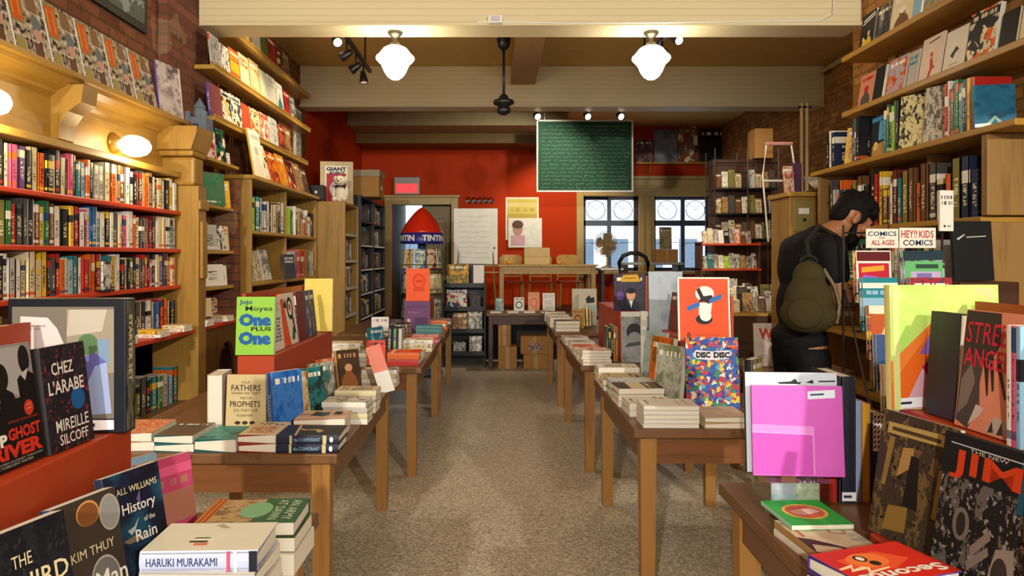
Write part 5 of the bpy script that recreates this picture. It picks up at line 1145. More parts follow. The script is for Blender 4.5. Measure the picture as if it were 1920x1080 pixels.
shapes(b, [('#e4c8a0', [(0, .9), (.12, .9), (.05, .98), (0, .98)]), ('#d9c48a', [(.75, .98), (.95, .85), (.97, .97)]), ('#d8641e', [(0, .38), (.36, .68), (.42, .72), (.34, .42), (.12, .02), (0, .0)]), ('#e07c34', [(0, .2), (.3, .55), (.36, .68), (0, .38)]), ('#c89ab0', [(.1, .0), (.3, .36), (.6, .4), (.7, .02)]), ('#9c1c48', [(.28, .34), (.42, .46), (.7, .46), (.7, .1), (.42, .12)]), ('#7a5ab0', [(.26, .44), (.44, .74), (.6, .7), (.6, .46)]), ('#dfe2ea', [(.06, .01), (.3, .02), (.3, .10), (.06, .09)]), ('#2c3050', [(.08, .04), (.18, .045), (.18, .065), (.08, .06)])])
MB().box(-.009, .009, -.0165, -.0145, .0, .325).build('cloth_hinge', plain('lime_cloth', '#c9cf84', .6), b).location = (-.14, .0022, 0)
b = book('comic_book', 'black hardcover comic with red carved capitals on the lower step of the red rack', 'comic', .235, .315, .03, stand(.985, 1.475, .80, .03, -80, 9), cover('ink', '#1a1a1c', '#5c5652', '#8a8078', 13), '#15171c', True)
shapes(b, [('#17181c', [(0, .72), (1, .72), (1, 1), (0, 1)]), ('#1f4a60', [(.82, .62), (1, .62), (1, .95), (.82, .95)]), ('#c9c6c0', [(.08, .93), (.95, .93), (.95, .937), (.08, .937)]), ('#6e645c', 'ell', .3, .42, .09, .11), ('#2a2624', 'ell', .3, .42, .05, .08), ('#7c7068', [(.42, .3), (.6, .46), (.62, .4), (.44, .24)]), ('#7c7068', [(.4, .2), (.6, .35), (.62, .3), (.42, .14)]), ('#8a7c74', [(.6, .05), (.9, .1), (.85, .4), (.68, .36)]), ('#332c2a', 'ell', .74, .2, .08, .12)])
letters(b, [('JIM', .1, .84, .70, .90, '#c23c1a', .02), ('THE NEW', .3, .7, .90, .925, 'l', .0)])
b = book('comic_book', 'worn brown and gold gothic comic on the lower step beside the black hardcover', 'comic', .24, .31, .014, stand(.985, 1.735, .80, .014, -79, 9), cover('ink', '#3c3226', '#6c5634', '#1e1a16', 17), '#8a764c')
shapes(b, [('#b09858', [(.1, .82), (.9, .84), (.9, .93), (.1, .91)]), ('#4a3a24', [(.16, .85), (.8, .86), (.8, .89), (.16, .88)]), ('#8a7038', [(.1, .4), (.16, .4), (.22, .8), (.14, .8)]), ('#a8844a', [(.3, .5), (.5, .62), (.48, .76), (.34, .74)]), ('#8a6c34', [(.2, .06), (.5, .1), (.5, .3), (.24, .26)]), ('#1a1714', [(.42, .3), (.62, .3), (.56, .7), (.46, .7)]), ('#8f7436', [(.8, .3), (.9, .3), (.92, .7), (.82, .66)])])
book('comic_book', 'white edged comic at the very near end of the lower red step', 'comic', .2, .3, .03, stand(.985, 1.225, .80, .03, -80, 9), cover('title', 'w', 'd', 'k', 3), '#d0d4e4', True)
# upright art books at the far edge of that table
for (x, t, h, c, lab) in ((1.03, .022, .215, 'r', 'small red book upright between the pink folder and the navy art book'), (1.07, .05, .385, '#1c2238', 'tall navy art book spine with a white price label'), (1.107, .018, .31, '#8ea2cc', 'pale blue patterned art book spine beside the tall navy one'), (1.131, .024, .30, '#cf9a2a', 'mustard art book spine beside the pale blue one'), (1.162, .036, .275, '#1d2a5c', 'navy and zebra striped art book spine next to the red rack')):
    b = book('art_book', lab, 'book', .2, h, t, stand(x, 2.285 if t > .03 else 2.295, .7508, t, 90, 0), None, c, True)
    if lab.startswith('tall navy'): shapes(b, [('#e2e4ea', [(.1, .02), (.95, .02), (.95, .09), (.1, .09)]), ('#2c3464', [(.2, .045), (.7, .045), (.7, .065), (.2, .065)])], 'price_label', 'spine')
    if lab.startswith('navy and zebra'):
        rr = random.Random(5); shapes(b, [('#e4dede', [(0, .58), (1, .58), (1, 1), (0, 1)])] + [('#241c34', [(.05 + .3 * (k % 3), .6 + .055 * (k // 3)), (.22 + .3 * (k % 3), .62 + .055 * (k // 3)), (.3 + .3 * (k % 3), .65 + .055 * (k // 3)), (.1 + .3 * (k % 3), .635 + .055 * (k // 3))]) for k in range(21)], 'zebra_pattern', 'spine')
# clear stand with the pink folder
as_ = empty('acrylic_stand', (.905, 2.14, .7508), 'clear acrylic stand under the pink folder', 'stand')
def acrylic():
    g = G('clear_acrylic'); nt = g.nt; tr = g.n('ShaderNodeBsdfTransparent'); gl = g.n('ShaderNodeBsdfGlossy'); gl.inputs['Roughness'].default_value = .04
    tr.inputs[0].default_value = (.93, .97, .96, 1); mx = g.n('ShaderNodeMixShader'); mx.inputs[0].default_value = .13
    nt.links.new(tr.outputs[0], mx.inputs[1]); nt.links.new(gl.outputs[0], mx.inputs[2]); nt.links.new(mx.outputs[0], nt.nodes['Material Output'].inputs['Surface']); return g.m
M['acrylic'] = acrylic()
MB().box(-.12, .06, -.08, .07, .0, .004).build('base', M['acrylic'], as_); MB().box(-.12, .06, -.08, -.076, .004, .10).build('front_wall', M['acrylic'], as_)
MB().box(-.12, .06, -.076, .07, .10, .104).build('ledge', M['acrylic'], as_); MB().box(-.12, -.116, -.076, .07, .004, .10).build('side_wall', M['acrylic'], as_); MB().box(.056, .06, -.076, .07, .004, .10).build('side_wall', M['acrylic'], as_)
for k, (dx, c) in enumerate(((-.07, 's'), (-.0, 'x'))):
    book('zine', ('pale blue', 'pale green')[k] + ' zine inside the clear stand', 'zine', .07, .085, .006, stand(.905 + dx, 2.095, .756, .006, 0, 0), cover(('plain', 'photo')[k], ('#c4d4ea', '#c9d0b0')[k], 'w', 'l', 3), 'w', False, False)
book('zine', 'dark photo zine inside the clear stand behind the pale zines', 'zine', .06, .085, .006, stand(.927, 2.15, .756, .006, 0, 0), cover('photo', 'k', 'v', 'd', 3), 'k', False, False)
b = book('folder', 'white spiral bound book behind the pink folder', 'notebook', .27, .295, .02, stand(.885, 2.152, .856, .02, -4, 5), cover('plain', '#ccd6e4'), '#2a2a30')
shapes(b, [('#20242c', [(.35, .9), (.5, .91), (.55, .94), (.58, .9), (.62, .91), (.6, .885), (.38, .885)]), ('#20242c', [(.66, .9), (.74, .93), (.75, .89)]), ('#30343c', [(.8, .905), (.98, .91), (.98, .925), (.8, .92)])])
b = book('folder', 'bright pink folder with a clear pocket and a white price label', 'folder', .262, .262, .012, stand(.888, 2.115, .856, .012, -4, 5), cover('plain', '#d464c6'), '#d06ac4')
shapes(b, [('#c854ba', [(.0, .02), (.68, .02), (.68, .48), (.0, .5)]), ('#da8cd4', [(.0, .48), (.68, .46), (.68, .55), (.0, .57)]), ('#e8a8e0', [(.0, .475), (.68, .455), (.68, .463), (.0, .483)]), ('#dc88d4', [(.66, .02), (.68, .02), (.68, .46), (.66, .46)]), ('#dbe4f4', [(.62, .85), (.92, .87), (.92, .96), (.62, .94)]), ('#3c4a70', [(.65, .89), (.8, .9), (.8, .92), (.65, .91)])])
# flat comics on that table
z1, os_ = pile(.842, 1.83, .75, [(.17, .235, .02, 'w', None), (.17, .235, .02, 'a', cover('fade', '#c9b898', '#d8ccb4', '#8a9a94', 3))], 'with a faded cartoon cover on the near right table', 6, wob=1, name='comic_book')
shapes(os_[1], [('#3c2f28', [(0, .0), (.6, .0), (.5, .2), (.2, .42), (0, .5)]), ('#d8c8a8', [(.02, .1), (.5, .04), (.44, .18), (.1, .3)]), ('#b8705c', [(.1, .5), (.16, .5), (.16, .9), (.1, .9)]), ('#b08a78', 'ell', .72, .62, .14, .09), ('#d0c4b4', 'ell', .72, .62, .09, .06)])
z2 = .75 + .0425
b = book('comic_book', 'bright green comic with an oval picture on top of the faded cartoon comics', 'comic', .165, .19, .012, flat(.842, 1.96, z2 + .001, .19, .012, 3), cover('plain', '#1db63c'), '#a8dcc0')
shapes(b, [('#e8c83c', 'ell', .5, .52, .36, .3), ('#c86a4a', 'ell', .5, .52, .31, .26), ('#d8a890', 'ell', .42, .5, .16, .12), ('#e4cfc0', [(.5, .4), (.75, .5), (.66, .66), (.48, .6)]), ('#b04a34', [(.25, .55), (.5, .72), (.72, .62), (.5, .66)])])
z, _ = pile(.80, 1.49, .75, [(.165, .235, .04, 'u', None), (.165, .235, .04, 'u', None)], 'with purple boards under the red comic', -72, wob=1, name='comic_book')
b = book('comic_book', 'red hardcover comic with a white slanted title on the nearest pile', 'comic', .165, .235, .036, flat(.80, 1.49, z, .235, .036, -72), cover('plain', '#d02a1c'), '#4c3c9c', True)
shapes(b, [('#e2542a', [(.3, .12), (.62, .2), (.7, .5), (.5, .8), (.2, .6)]), ('#f0d8b0', [(.5, .02), (.44, .2), (.56, .14), (.5, .34), (.66, .26), (.62, .48), (.66, .47), (.72, .2), (.6, .26), (.62, .08), (.52, .14), (.54, .02)]), ('#e87838', 'ell', .4, .4, .2, .2), ('#2a1c18', 'ell', .34, .36, .09, .06), ('#f0e4d8', 'ell', .34, .36, .06, .035), ('#2a1c18', 'ell', .5, .42, .07, .05)])
letters(b, [('Seconds', .66, .94, .2, .8, 'w', .03)])
lt = [c for c in b.children if c.name.startswith('title_lettering')][0]
# turn the title so that it runs along the book's height
me = lt.data
for v in me.vertices:
    u, vv = v.co.x / .165 + .5, v.co.z / .235
    nu = (u - .66) / .28; nv = (vv - .2) / .6
    v.co.x = (.72 + (1 - nv) * 0 + nv * .2 - .5) * .165; v.co.z = (.95 - nu * .9) * .235

# ---- second table right of the aisle
for k in range(5):
    book('comic_book', ('bottom', 'second lowest', 'middle', 'second highest', 'topmost')[k] + ' of five identical white copies on the front corner of the second right table', 'comic', .17, .243, .0185, flat(.768 + .001 * (k % 2), 3.235, .7505 + k * .0195, .243, .0185, -90 + (k % 3 - 1)), cover('title', 'w', 'l', 'k', 31), '#c9c4d8', False, True, 'five white copies')
pile(1.01, 3.26, .75, [(.2, .23, .024, 'c', None), (.2, .23, .024, 'c', cover('fade', '#e4d4bc', '#d8b8a4', '#b9c4b4', 12))], 'with a pale watercolour cover beside the five white copies', 0, wob=1, name='comic_book')
pile(1.235, 3.30, .75, [(.17, .22, .014, 'e', None), (.17, .22, .014, 'g', cover('fade', '#5a7a6c', '#c9c4b0', '#3a5648', 12))], 'with a green cover behind the pink folder', -12, wob=1, name='comic_book')
pile(.735, 3.47, .75, [(.18, .22, .03, 'w', None), (.18, .22, .03, 'w', cover('title', 'w', 'k', 'd', 9))], 'with a white cover, second row, second right table', -88, wob=1, name='comic_book')
pile(.725, 3.69, .75, [(.18, .23, .03, 'c', None), (.18, .23, .03, 'c', None), (.18, .23, .03, 'e', cover('bands', '#3c2f28', 'c', 'e', 9))], 'under a dark photo, third row, second right table', -88, wob=1, name='comic_book')
pile(.735, 3.91, .75, [(.18, .24, .04, 's', None), (.18, .24, .04, 's', cover('fade', '#b9c4d0', '#d8dce0', '#8a9cb0', 9))], 'in the fourth row, second right table', -90, wob=1, name='comic_book')
pile(.725, 4.12, .75, [(.18, .24, .03, 'y', None), (.18, .24, .03, 'y', cover('fade', '#d8b84c', '#e0d090', '#a8843c', 9)), (.17, .22, .012, 'k', cover('title', '#b8a470', 'k', 'k', 9))], 'in the fifth row, second right table', -90, wob=2, name='comic_book')
pile(.725, 4.32, .75, [(.18, .24, .032, 'w', None), (.18, .24, .032, 'c', None), (.18, .24, .032, 'w', cover('text', '#e4e0cc', 'l', 'd', 9))], 'in the last row, second right table', -90, wob=2, name='comic_book')
b = book('comic_book', 'bright patchwork comic with a black lettered title below the orange poster book', 'comic', .258, .352, .016, stand(1.065, 3.535, .751, .016, -3, 6), cover('speck', '#2c5aa8', '#3a3c98', '#d8c04a', 7), 'k')
shapes(b, [('#d8d4e4', [(.14, .76), (.2, .7), (.45, .68), (.82, .7), (.88, .78), (.8, .82), (.5, .80), (.2, .82)])])
letters(b, [('DISC', .2, .47, .71, .795, 'k', .06), ('DISC', .53, .84, .71, .795, 'k', .06)])
b = book('comic_book', 'orange cover with a black and white upside down figure above the patchwork comic', 'comic', .262, .325, .02, stand(1.06, 3.665, 1.0705, .02, -3, 6), cover('plain', '#e24c0c'), '#f0e8e0')
shapes(b, [('#f2ebe2', [(0, 0), (.03, 0), (.03, 1), (0, 1)]), ('#f2ebe2', [(.97, 0), (1, 0), (1, 1), (.97, 1)]), ('#f2ebe2', [(0, .975), (1, .975), (1, 1), (0, 1)]), ('#eeeae6', 'ell', .52, .74, .18, .12), ('#17161a', [(.36, .8), (.42, .84), (.5, .7), (.66, .72), (.7, .64), (.5, .62), (.44, .66)]), ('#eeeae6', [(.4, .38), (.62, .38), (.66, .6), (.4, .6)]), ('#17161a', 'ell', .5, .34, .16, .08), ('#eeeae6', 'ell', .53, .39, .11, .08), ('#2c68b0', [(.18, .46), (.42, .54), (.42, .62), (.18, .54)]), ('#2c68b0', [(.6, .58), (.84, .66), (.84, .74), (.62, .66)]), ('#17161a', [(.4, .6), (.5, .62), (.6, .58), (.6, .68), (.44, .68)]), ('#8a2c10', 'ell', .2, .1, .04, .035), ('#c8481a', [(.3, .09), (.8, .09), (.8, .11), (.3, .11)])])
for (y, x, w, h, t, c, cv, yw, lab) in ((3.72, .885, .2, .29, .03, 'v', ('photo', '#7c8a70', 'l', 'v', 4), -62, 'grey green comic with white fore-edge leaning beside the patchwork comic'), (3.93, .892, .19, .31, .03, 'e', ('photo', '#8a5a20', 'o', 'e', 5), -66, 'brown and amber comic leaning behind the grey green comic'), (4.14, .897, .19, .32, .02, 's', ('fade', '#7c98a0', '#a8b8b8', '#5c7880', 6), -64, 'blue grey comic leaning behind the amber comic')):
    book('comic_book', lab, 'comic', w, h, t, stand(x, y, .751, t, yw, 7), cover(*cv), c)
for (y, w, h, c, cv, lab) in ((3.92, .2, .24, 'o', ('photo', 'o', 'e', 'a', 7), 'amber comic on the red rack behind the orange cover'), (4.2, .2, .22, 'm', ('photo', 'm', 'e', 'r', 8), 'maroon comic on the red rack behind the amber comic')):
    book('comic_book', lab, 'comic', w, h, .015, stand(1.05, y, 1.0705, .015, -80, 7), cover(*cv), c)
b = book('picture_book', 'tall pale blue text cover standing at the far end of the second right rack', 'book', .21, .66, .02, stand(1.03, 4.345, .751, .02, 4, 3), cover('fade', '#a3b2c2', '#b4c0cc', '#94a6b8', 4), '#8a98a8')
for k in range(3):
    book('picture_book', ('grey', 'dark', 'pale')[k] + ' spine standing next to the tall pale blue text cover', 'book', .08, .60 - .03 * k, .02, stand(1.155 + k * .024, 4.37, .751, .02, 90, 0), None, 'ldw'[k], False, False)
b = book('picture_book', 'tall narrow white catalogue standing at the far aisle corner of the second right table', 'book', .036, .42, .03, stand(.893, 4.355, .751, .03, -8, 2), cover('title', '#dcd8cc', 'l', 'd', 5), 'w')
b = book('novel', 'thick brown and black book leaning with its white top edge up beside the patchwork comic', 'book', .15, .24, .05, stand(1.29, 3.62, .751, .05, 52, 0, 0), cover('photo', '#8a7a4a', 'v', 'e', 4), 'k', True)
# ---- third and fourth tables right
b = book('comic_book', 'dark comic with a yellow title and a suited figure on the third right rack', 'comic', .235, .275, .02, stand(.99, 5.335, 1.1005, .02, 2, 4), cover('photo', '#23222e', '#3c3450', '#5a3a30', 4), 'k')
shapes(b, [('#d8a82c', [(.2, .8), (.3, .96), (.75, .98), (.85, .8), (.8, .78), (.25, .78)]), ('#5a4810', [(.3, .86), (.7, .87), (.7, .89), (.3, .88)]), ('#d8a080', 'ell', .54, .42, .14, .14), ('#16141c', 'ell', .54, .54, .15, .08), ('#1c2438', [(.2, 0), (.9, 0), (.75, .24), (.54, .3), (.34, .24)]), ('#e4e0dc', [(.48, .28), (.6, .28), (.54, .06)]), ('#6a4a9a', 'ell', .2, .4, .12, .12)])
b = book('comic_book', 'grey portrait comic standing at the front of the third right table', 'comic', .22, .36, .02, stand(1.0, 5.10, .751, .02, 2, 5), cover('fade', '#8e9296', '#a6a9ab', '#70757a', 3), 'w')
shapes(b, [('#e4e2dc', [(0, .9), (1, .9), (1, 1), (0, 1)]), ('#3a3d42', 'ell', .42, .6, .26, .17), ('#9a9d9f', 'ell', .42, .5, .2, .1), ('#4a4d52', 'ell', .8, .55, .13, .12), ('#55585c', [(.1, .3), (.8, .36), (.75, .42), (.2, .38)]), ('#26282c', [(.6, .08), (.9, .08), (.9, .12), (.6, .12)])])
for k, (c, h) in enumerate((('d', .25), ('k', .24), ('g', .26), ('o', .25), ('v', .24))):
    book('comic_book', ('dark grey', 'black', 'green', 'amber', 'olive')[k] + ' comic leaning in the run beside the grey portrait comic', 'comic', .12, h, .014, stand(.80 + k * .017, 5.225, .7508, .014, 90, 0), None, c, False, False)
for (x, y, ks, where) in ((.695, 5.06, 'rwhwr', 'at the front corner of the third right table'), (.695, 5.30, 'cwl', 'in the second row, third right table'), (.70, 5.6, 'wlo', 'in the third row, third right table'), (.70, 5.9, 'wdl', 'in the fourth row, third right table'), (.69, 6.2, 'lcl', 'in the fifth row, third right table'), (.69, 6.46, 'dr', 'in the last row, third right table')):
    pile(x, y, .75, [(.18, .2, .02, c, cover(('title', 'photo', 'text')[j % 3], c, 'w', 'd', 50 + j)) for j, c in enumerate(ks)], where, -90, parts=False, name='comic_book')
for (x, y, ks, where) in ((.72, 7.32, 'dld', 'at the front corner, fourth right table'), (.69, 7.75, 'lcw', 'in the second row, fourth right table'), (.69, 8.1, 'wlc', 'in the third row, fourth right table'), (.69, 8.45, 'cww', 'in the last row, fourth right table')):
    pile(x, y, .75, [(.18, .24, .035, c, cover(('title', 'photo', 'text')[j % 3], c, 'w', 'd', 60 + j)) for j, c in enumerate(ks)], where, -90, parts=False)
book('novel', 'tan novel with two dark heads standing on the fourth right table', 'book', .12, .2, .02, stand(.86, 7.55, .751, .02, -20, 8), cover('circle', '#b98a4a', 'e', 'a', 4), 'a')
for k in range(3): book('novel', ('yellow', 'cream', 'gold')[k] + ' paperback leaning steeply beside the tan novel', 'book', .13, .21, .016, stand(.93 + k * .03, 7.62, .7565, .016, 90, 0, 18), None, 'yca'[k], False, False)
b = book('picture_book', 'large pale comic with a black cat picture on the fourth right table', 'book', .27, .40, .02, stand(.97, 7.9, .751, .02, 0, 4), cover('plain', '#b8b09a'), 'l')
shapes(b, [('#16161a', [(.55, .72), (.7, .82), (.78, .74), (.9, .78), (.92, .62), (.6, .6)]), ('#8aa4a4', [(.45, .38), (.98, .38), (.98, .55), (.45, .55)])])
book('picture_book', 'pale green grey poster book standing at the front of the fourth right table', 'book', .2, .26, .02, stand(1.16, 7.3, .751, .02, 0, 4), cover('fade', '#a4aca4', '#b9beb4', '#8a948c', 4), 'l')
# ------------------------------------------------------------------ rear of the shop
bt = empty('display_table', (.32, 9.9, 0), 'dark table across the end of the aisle with cardboard boxes stored beneath', 'table')
ch(MB().box(-.13, .80, 9.55, 10.25, .72, .75, .005), 'tabletop', M['table'], bt)
ch(MB().box(-.09, .76, 9.60, 9.625, .60, .72), 'apron', M['dark_wood'], bt); ch(MB().box(-.09, .76, 10.18, 10.2, .60, .72), 'apron', M['dark_wood'], bt)
for x in (-.10, .71):
    for y in (9.58, 10.15): ch(MB().box(x, x + .06, y, y + .06, 0, .72, .004), 'leg', M['dark_wood'], bt)
for i, (px, w, h, c, cv, nm) in enumerate(((937, .11, .18, 'l', ('photo', 'l', 't', 'd', 2), 'grey picture novel at the left end'), (973, .14, .19, 'k', ('circle', '#d8d4cc', '#2a2824', 'w', 3), 'white novel with a black panel'), (1001, .16, .26, 'h', ('circle', '#cf9870', '#d8662c', 'h', 4), 'salmon novel with an orange badge'), (1029, .17, .25, 'w', ('text', '#e4e0d8', 'l', 'l', 5), 'plain white novel'))):
    p = at(px, 575, 9.95); book('novel', nm + ' standing on the table across the aisle end', 'book', w, h, .02, stand(p.x, 9.95, .751, .02, (8, -4, 3, 0)[i], 7), cover(*cv), c)
for i, (x, c) in enumerate(((.0, 'l'), (.22, 'c'), (.45, 'w'), (.67, 'a'))):
    pile(x, 9.72, .75, [(.15, .21, .022, c, cover(('photo', 'title', 'text', 'photo')[i], c, 'd', 'e', 70 + i))], ('before the grey picture novel', 'before the black panelled novel', 'before the salmon novel', 'before the plain white novel')[i] + ' on the aisle end table', 0, parts=False)
# boxes under it
def carton(x0, x1, y0, y1, z0, z1, lab, logo=False):
    b = empty('cardboard_box', ((x0 + x1) / 2, y0, z0), lab, 'box', 'cartons under the aisle end table')
    hw = (x1 - x0) / 2
    MB().box(-hw, hw, 0, y1 - y0, .0005, z1 - z0, .004).build('body', M['card'], b)
    MB().box(-.025, .025, -.0012, -.0002, 0.0, z1 - z0).build('packing_tape', plain('tan_tape', '#b08a56', .35), b)
    if logo: MB().box(-.09, .10, -.0024, -.0013, .05, .16).build('shipping_label', cover('panels', '#e4e0d8', '#c23a30', 'k', 6), b)
carton(.03, .28, 9.66, 10.0, .0, .30, 'lower carton of the two stacked beside the table leg')
carton(.03, .20, 9.67, 9.95, .302, .61, 'narrow upper carton of the two stacked beside the table leg')
carton(.37, .70, 9.66, 10.0, .0, .20, 'low flat carton below the carton with a white label')
carton(.33, .705, 9.64, 10.05, .202, .44, 'wide carton with a white printed shipping label', True)
# black magazine stand left of it
ms = empty('magazine_stand', (-.45, 9.95, 0), 'black tiered magazine stand below the white flip chart', 'magazine stand')
for k in range(4):
    z = (.18, .48, .78, 1.10)[k]; ch(MB().box(-.70, -.16, 9.80 + .05 * k, 10.3, z - .02, z, .003).box(-.70, -.16, 9.79 + .05 * k, 9.80 + .05 * k, z - .02, z + .04), 'tier', M['black'], ms)
for x in (-.72, -.16): ch(MB().box(x, x + .02, 9.79, 10.32, 0, 1.18, .003), 'side_panel', M['black'], ms)
ch(MB().box(-.70, -.16, 10.3, 10.32, 0, 1.4), 'back_panel', M['black'], ms)
mg = [(-.53, 1.10, .3, .30, 'y', ('photo', '#d89a2c', '#3c5a3a', 'y', 5), 'yellow and green magazine on the highest tier'), (-.24, 1.10, .15, .29, 'w', ('dots', '#e4dcd4', '#c2503c', 'w', 5), 'white dotted magazine on the highest tier'),
      (-.543, .78, .28, .27, 'w', ('comic', '#d8d0c4', '#2a3a6c', '#c23a2c', 6), 'multicoloured magazine on the second tier'), (-.28, .78, .13, .2, 'k', ('circle', '#2c2a28', '#4a4844', 'k', 6), 'round black tin picture magazine on the second tier'),
      (-.50, .48, .2, .25, 'a', ('photo', 'a', 'e', 'c', 7), 'tan magazine on the third tier'), (-.29, .48, .2, .27, 'l', ('photo', 'l', 'd', 'w', 8), 'grey magazine on the third tier'), (-.50, .18, .17, .16, 'w', ('panels', 'w', 'd', 'l', 9), 'short white magazine on the lowest tier'), (-.28, .18, .17, .24, 'w', ('photo', 'w', 'd', 'a', 10), 'tall white magazine on the lowest tier')]
for x, z, w, h, c, cv, lab in mg: book('magazine', lab + ' of the black stand', 'magazine', w, h, .012, stand(x, 9.825 + .05 * (.18, .48, .78, 1.10).index(z), z, .012, 0, 8), cover(*cv), c, False, False)

# red coned spinner rack
rk = empty('spinner_rack', (-.94, 9.16, 0), 'spinner rack with a red cone top and blue lettered band in front of the doorway', 'display rack')
RR = .27
MB().lathe([(RR, 1.80), (.258, 1.83), (.222, 1.90), (.166, 1.98), (.104, 2.055), (.045, 2.11), (.012, 2.13), (0, 2.132)], seg=32).build('cone_top', plain('glossy_red', '#c4260e', .22, .6), rk, True)
MB().lathe([(RR + .005, 1.67), (RR + .008, 1.675), (RR + .008, 1.80), (RR, 1.803), (.2, 1.803), (.2, 1.67), (RR, 1.669)], seg=40).build('name_band', plain('ultramarine_band', '#20247c', .35), rk, True)
MB().lathe([(0, .02), (.26, .02), (.26, .05), (.05, .07), (.05, 1.67), (0, 1.67)], seg=20).build('column', plain('blue_grey_column', '#3c4a6c', .4), rk, True)
def band_text(txt, a0, a1, z0, z1, r):
    cu = bpy.data.curves.new('t', 'FONT'); cu.body = txt; cu.offset = .04; cu.resolution_u = 3; ob = bpy.data.objects.new('t', cu); me = bpy.data.meshes.new_from_object(ob)
    xs = [v.co.x for v in me.vertices]; ys = [v.co.y for v in me.vertices]; x0, x1, y0, y1 = min(xs), max(xs), min(ys), max(ys)
    bm = bmesh.new(); vs = []
    for v in me.vertices:
        a = R(a0 + (a1 - a0) * (v.co.x - x0) / (x1 - x0)); vs.append(bm.verts.new((r * math.sin(a), -r * math.cos(a), z0 + (z1 - z0) * (v.co.y - y0) / (y1 - y0))))
    for f in me.polygons: bm.faces.new([vs[i] for i in f.vertices])
    m2 = bpy.data.meshes.new('band_lettering'); bm.to_mesh(m2); bm.free(); bpy.data.objects.remove(ob); bpy.data.meshes.remove(me)
    m2.materials.append(M['white']); return link('band_lettering', m2, rk)
for a in (-90, -2, 86): band_text('TINTIN', a + 8, a + 76, 1.70, 1.775, RR + .0115)
for k, a in enumerate((-68, -34, 0, 34, 68)):
    for j, z in enumerate((1.36, 1.05, .74)):
        c1 = ('#c9b050', '#b88428', '#2c6a94', '#8c3a2c', '#5a6a3c', '#c2a878')[(k + 2 * j) % 6]
        m = T(-.94, 9.16, z) @ RZ(a) @ T(0, -.25, 0) @ RX(-5)
        book('comic_album', f'{("yellow", "amber", "blue", "russet", "green", "tan")[(k + 2 * j) % 6]} comic album, {ordn(k + 1)} round the {ordn(j + 1)} tier of the spinner rack', 'comic', .125, .24, .01, m, cover('photo', c1, 'c', 'k', 140 + (k + 2 * j) % 6), 'w', False, False)
wr = MB()
for z in (1.355, 1.045, .735): wr.tube([(.275 * math.cos(k * PI / 12), .275 * math.sin(k * PI / 12), z + .05) for k in range(25)], .004, 5); wr.tube([(.275 * math.cos(k * PI / 12), .275 * math.sin(k * PI / 12), z - .01) for k in range(25)], .004, 5)
for k in range(8):
    a = k * PI / 4 + .3; wr.tube([(.05 * math.cos(a), .05 * math.sin(a), .7), (.275 * math.cos(a), .275 * math.sin(a), .72), (.275 * math.cos(a), .275 * math.sin(a), 1.67)], .004, 5)
wr.build('wire_grille', M['black_metal'], rk)

# flip chart on the raised floor
fc = empty('flip_chart', (-.30, 11.2, .64), 'flip chart with a white scribbled sheet on a wooden easel', 'flip chart')
d = 11.18; a, b = at(851, 391, d), at(933, 500, d)
MB().prism([(a.x + .30, b.z - .64 - .02), (a.x + .34, b.z - .64 + .05), (b.x + .30, b.z - .64 + .04), (b.x + .30, a.z - .64), (a.x + .30, a.z - .64)], 'y', -.03, -.022).build('paper_sheet', M['paper'], fc)
MB().box(a.x + .31, b.x + .29, -.018, .0, b.z - .64, a.z - .64).build('board', plain('easel_board', '#8a6a3c', .5), fc)
sk = MB(); rr = random.Random(9)
for k in range(9):
    z = a.z - .64 - .12 - k * .08; sk.tube([(a.x + .38 + .5 * j / 12 * rr.uniform(.9, 1), -.0325, z + rr.uniform(-.012, .012)) for j in range(13)], .0016, 3, False)
sk.build('pencil_lettering', plain('pencil_grey', '#b4b0a6', .8), fc); MB().box(a.x + .92, a.x + .94, -.0335, -.0305, .98, 1.02).build('ink_blot', M['black'], fc)
for x0, x1 in ((a.x + .40, a.x + .33), (b.x + .2, b.x + .27)): MB().tube([(x0, .01, 1.6), (x1, -.05, .005)], .018, 6).build('leg', M['pine_z'], fc)
MB().tube([((a.x + b.x) / 2 + .3, .03, 1.6), ((a.x + b.x) / 2 + .3, .4, .005)], .018, 6).build('leg', M['pine_z'], fc)
MB().box(a.x + .5, b.x + .32, -.09, -.02, b.z - .64 - .10, b.z - .64 - .075, .004).build('tray', M['pine'], fc)
# iron coat hooks, posters, exit sign, poster shelf on the back wall
ck = empty('coat_hooks', (-.27, YB, 2.5), 'dark scrolled iron coat hook rail on the orange wall above the flip chart', 'coat hooks')
m = MB(); m.box(-.28, .24, -.02, -.001, -.01, .02)
m.build('rail', M['black_metal'], ck)
for k in range(5):
    x = -.22 + k * .1; MB().tube([(x, -.02, 0), (x + .02, -.06, -.03), (x + .05, -.08, .02), (x + .03, -.07, .06), (x - .02, -.05, .07), (x - .04, -.03, .04)], .009, 6).build('hook', M['black_metal'], ck)
def poster(name, px0, py0, px1, py1, lab, mat, y=YB, fr=None):
    a, b = at(px0, py0, y), at(px1, py1, y); t = .012
    o = MB().box(a.x, b.x, y - t - .001, y - .001, b.z, a.z).build(name, fr or M['paper'])
    MB().box(a.x + .03, b.x - .03, y - t - .003, y - t - .0011, b.z + .03, a.z - .03).build('print', mat, o)
    return tag(o, lab, 'poster')
poster('wall_poster', 948, 370, 1010, 450, 'yellow columned poster on the orange wall behind the chairs', cover('bands', '#c9bb5c', '#b0a04c', '#d8cc8a', 3))
o = poster('wall_poster', 953, 409, 1016, 464, 'white poster with a dark haired head overlapping the yellow poster', cover('fade', '#e4e4ea', '#d0dcd0', '#e8e0e4', 3), YB - .03)
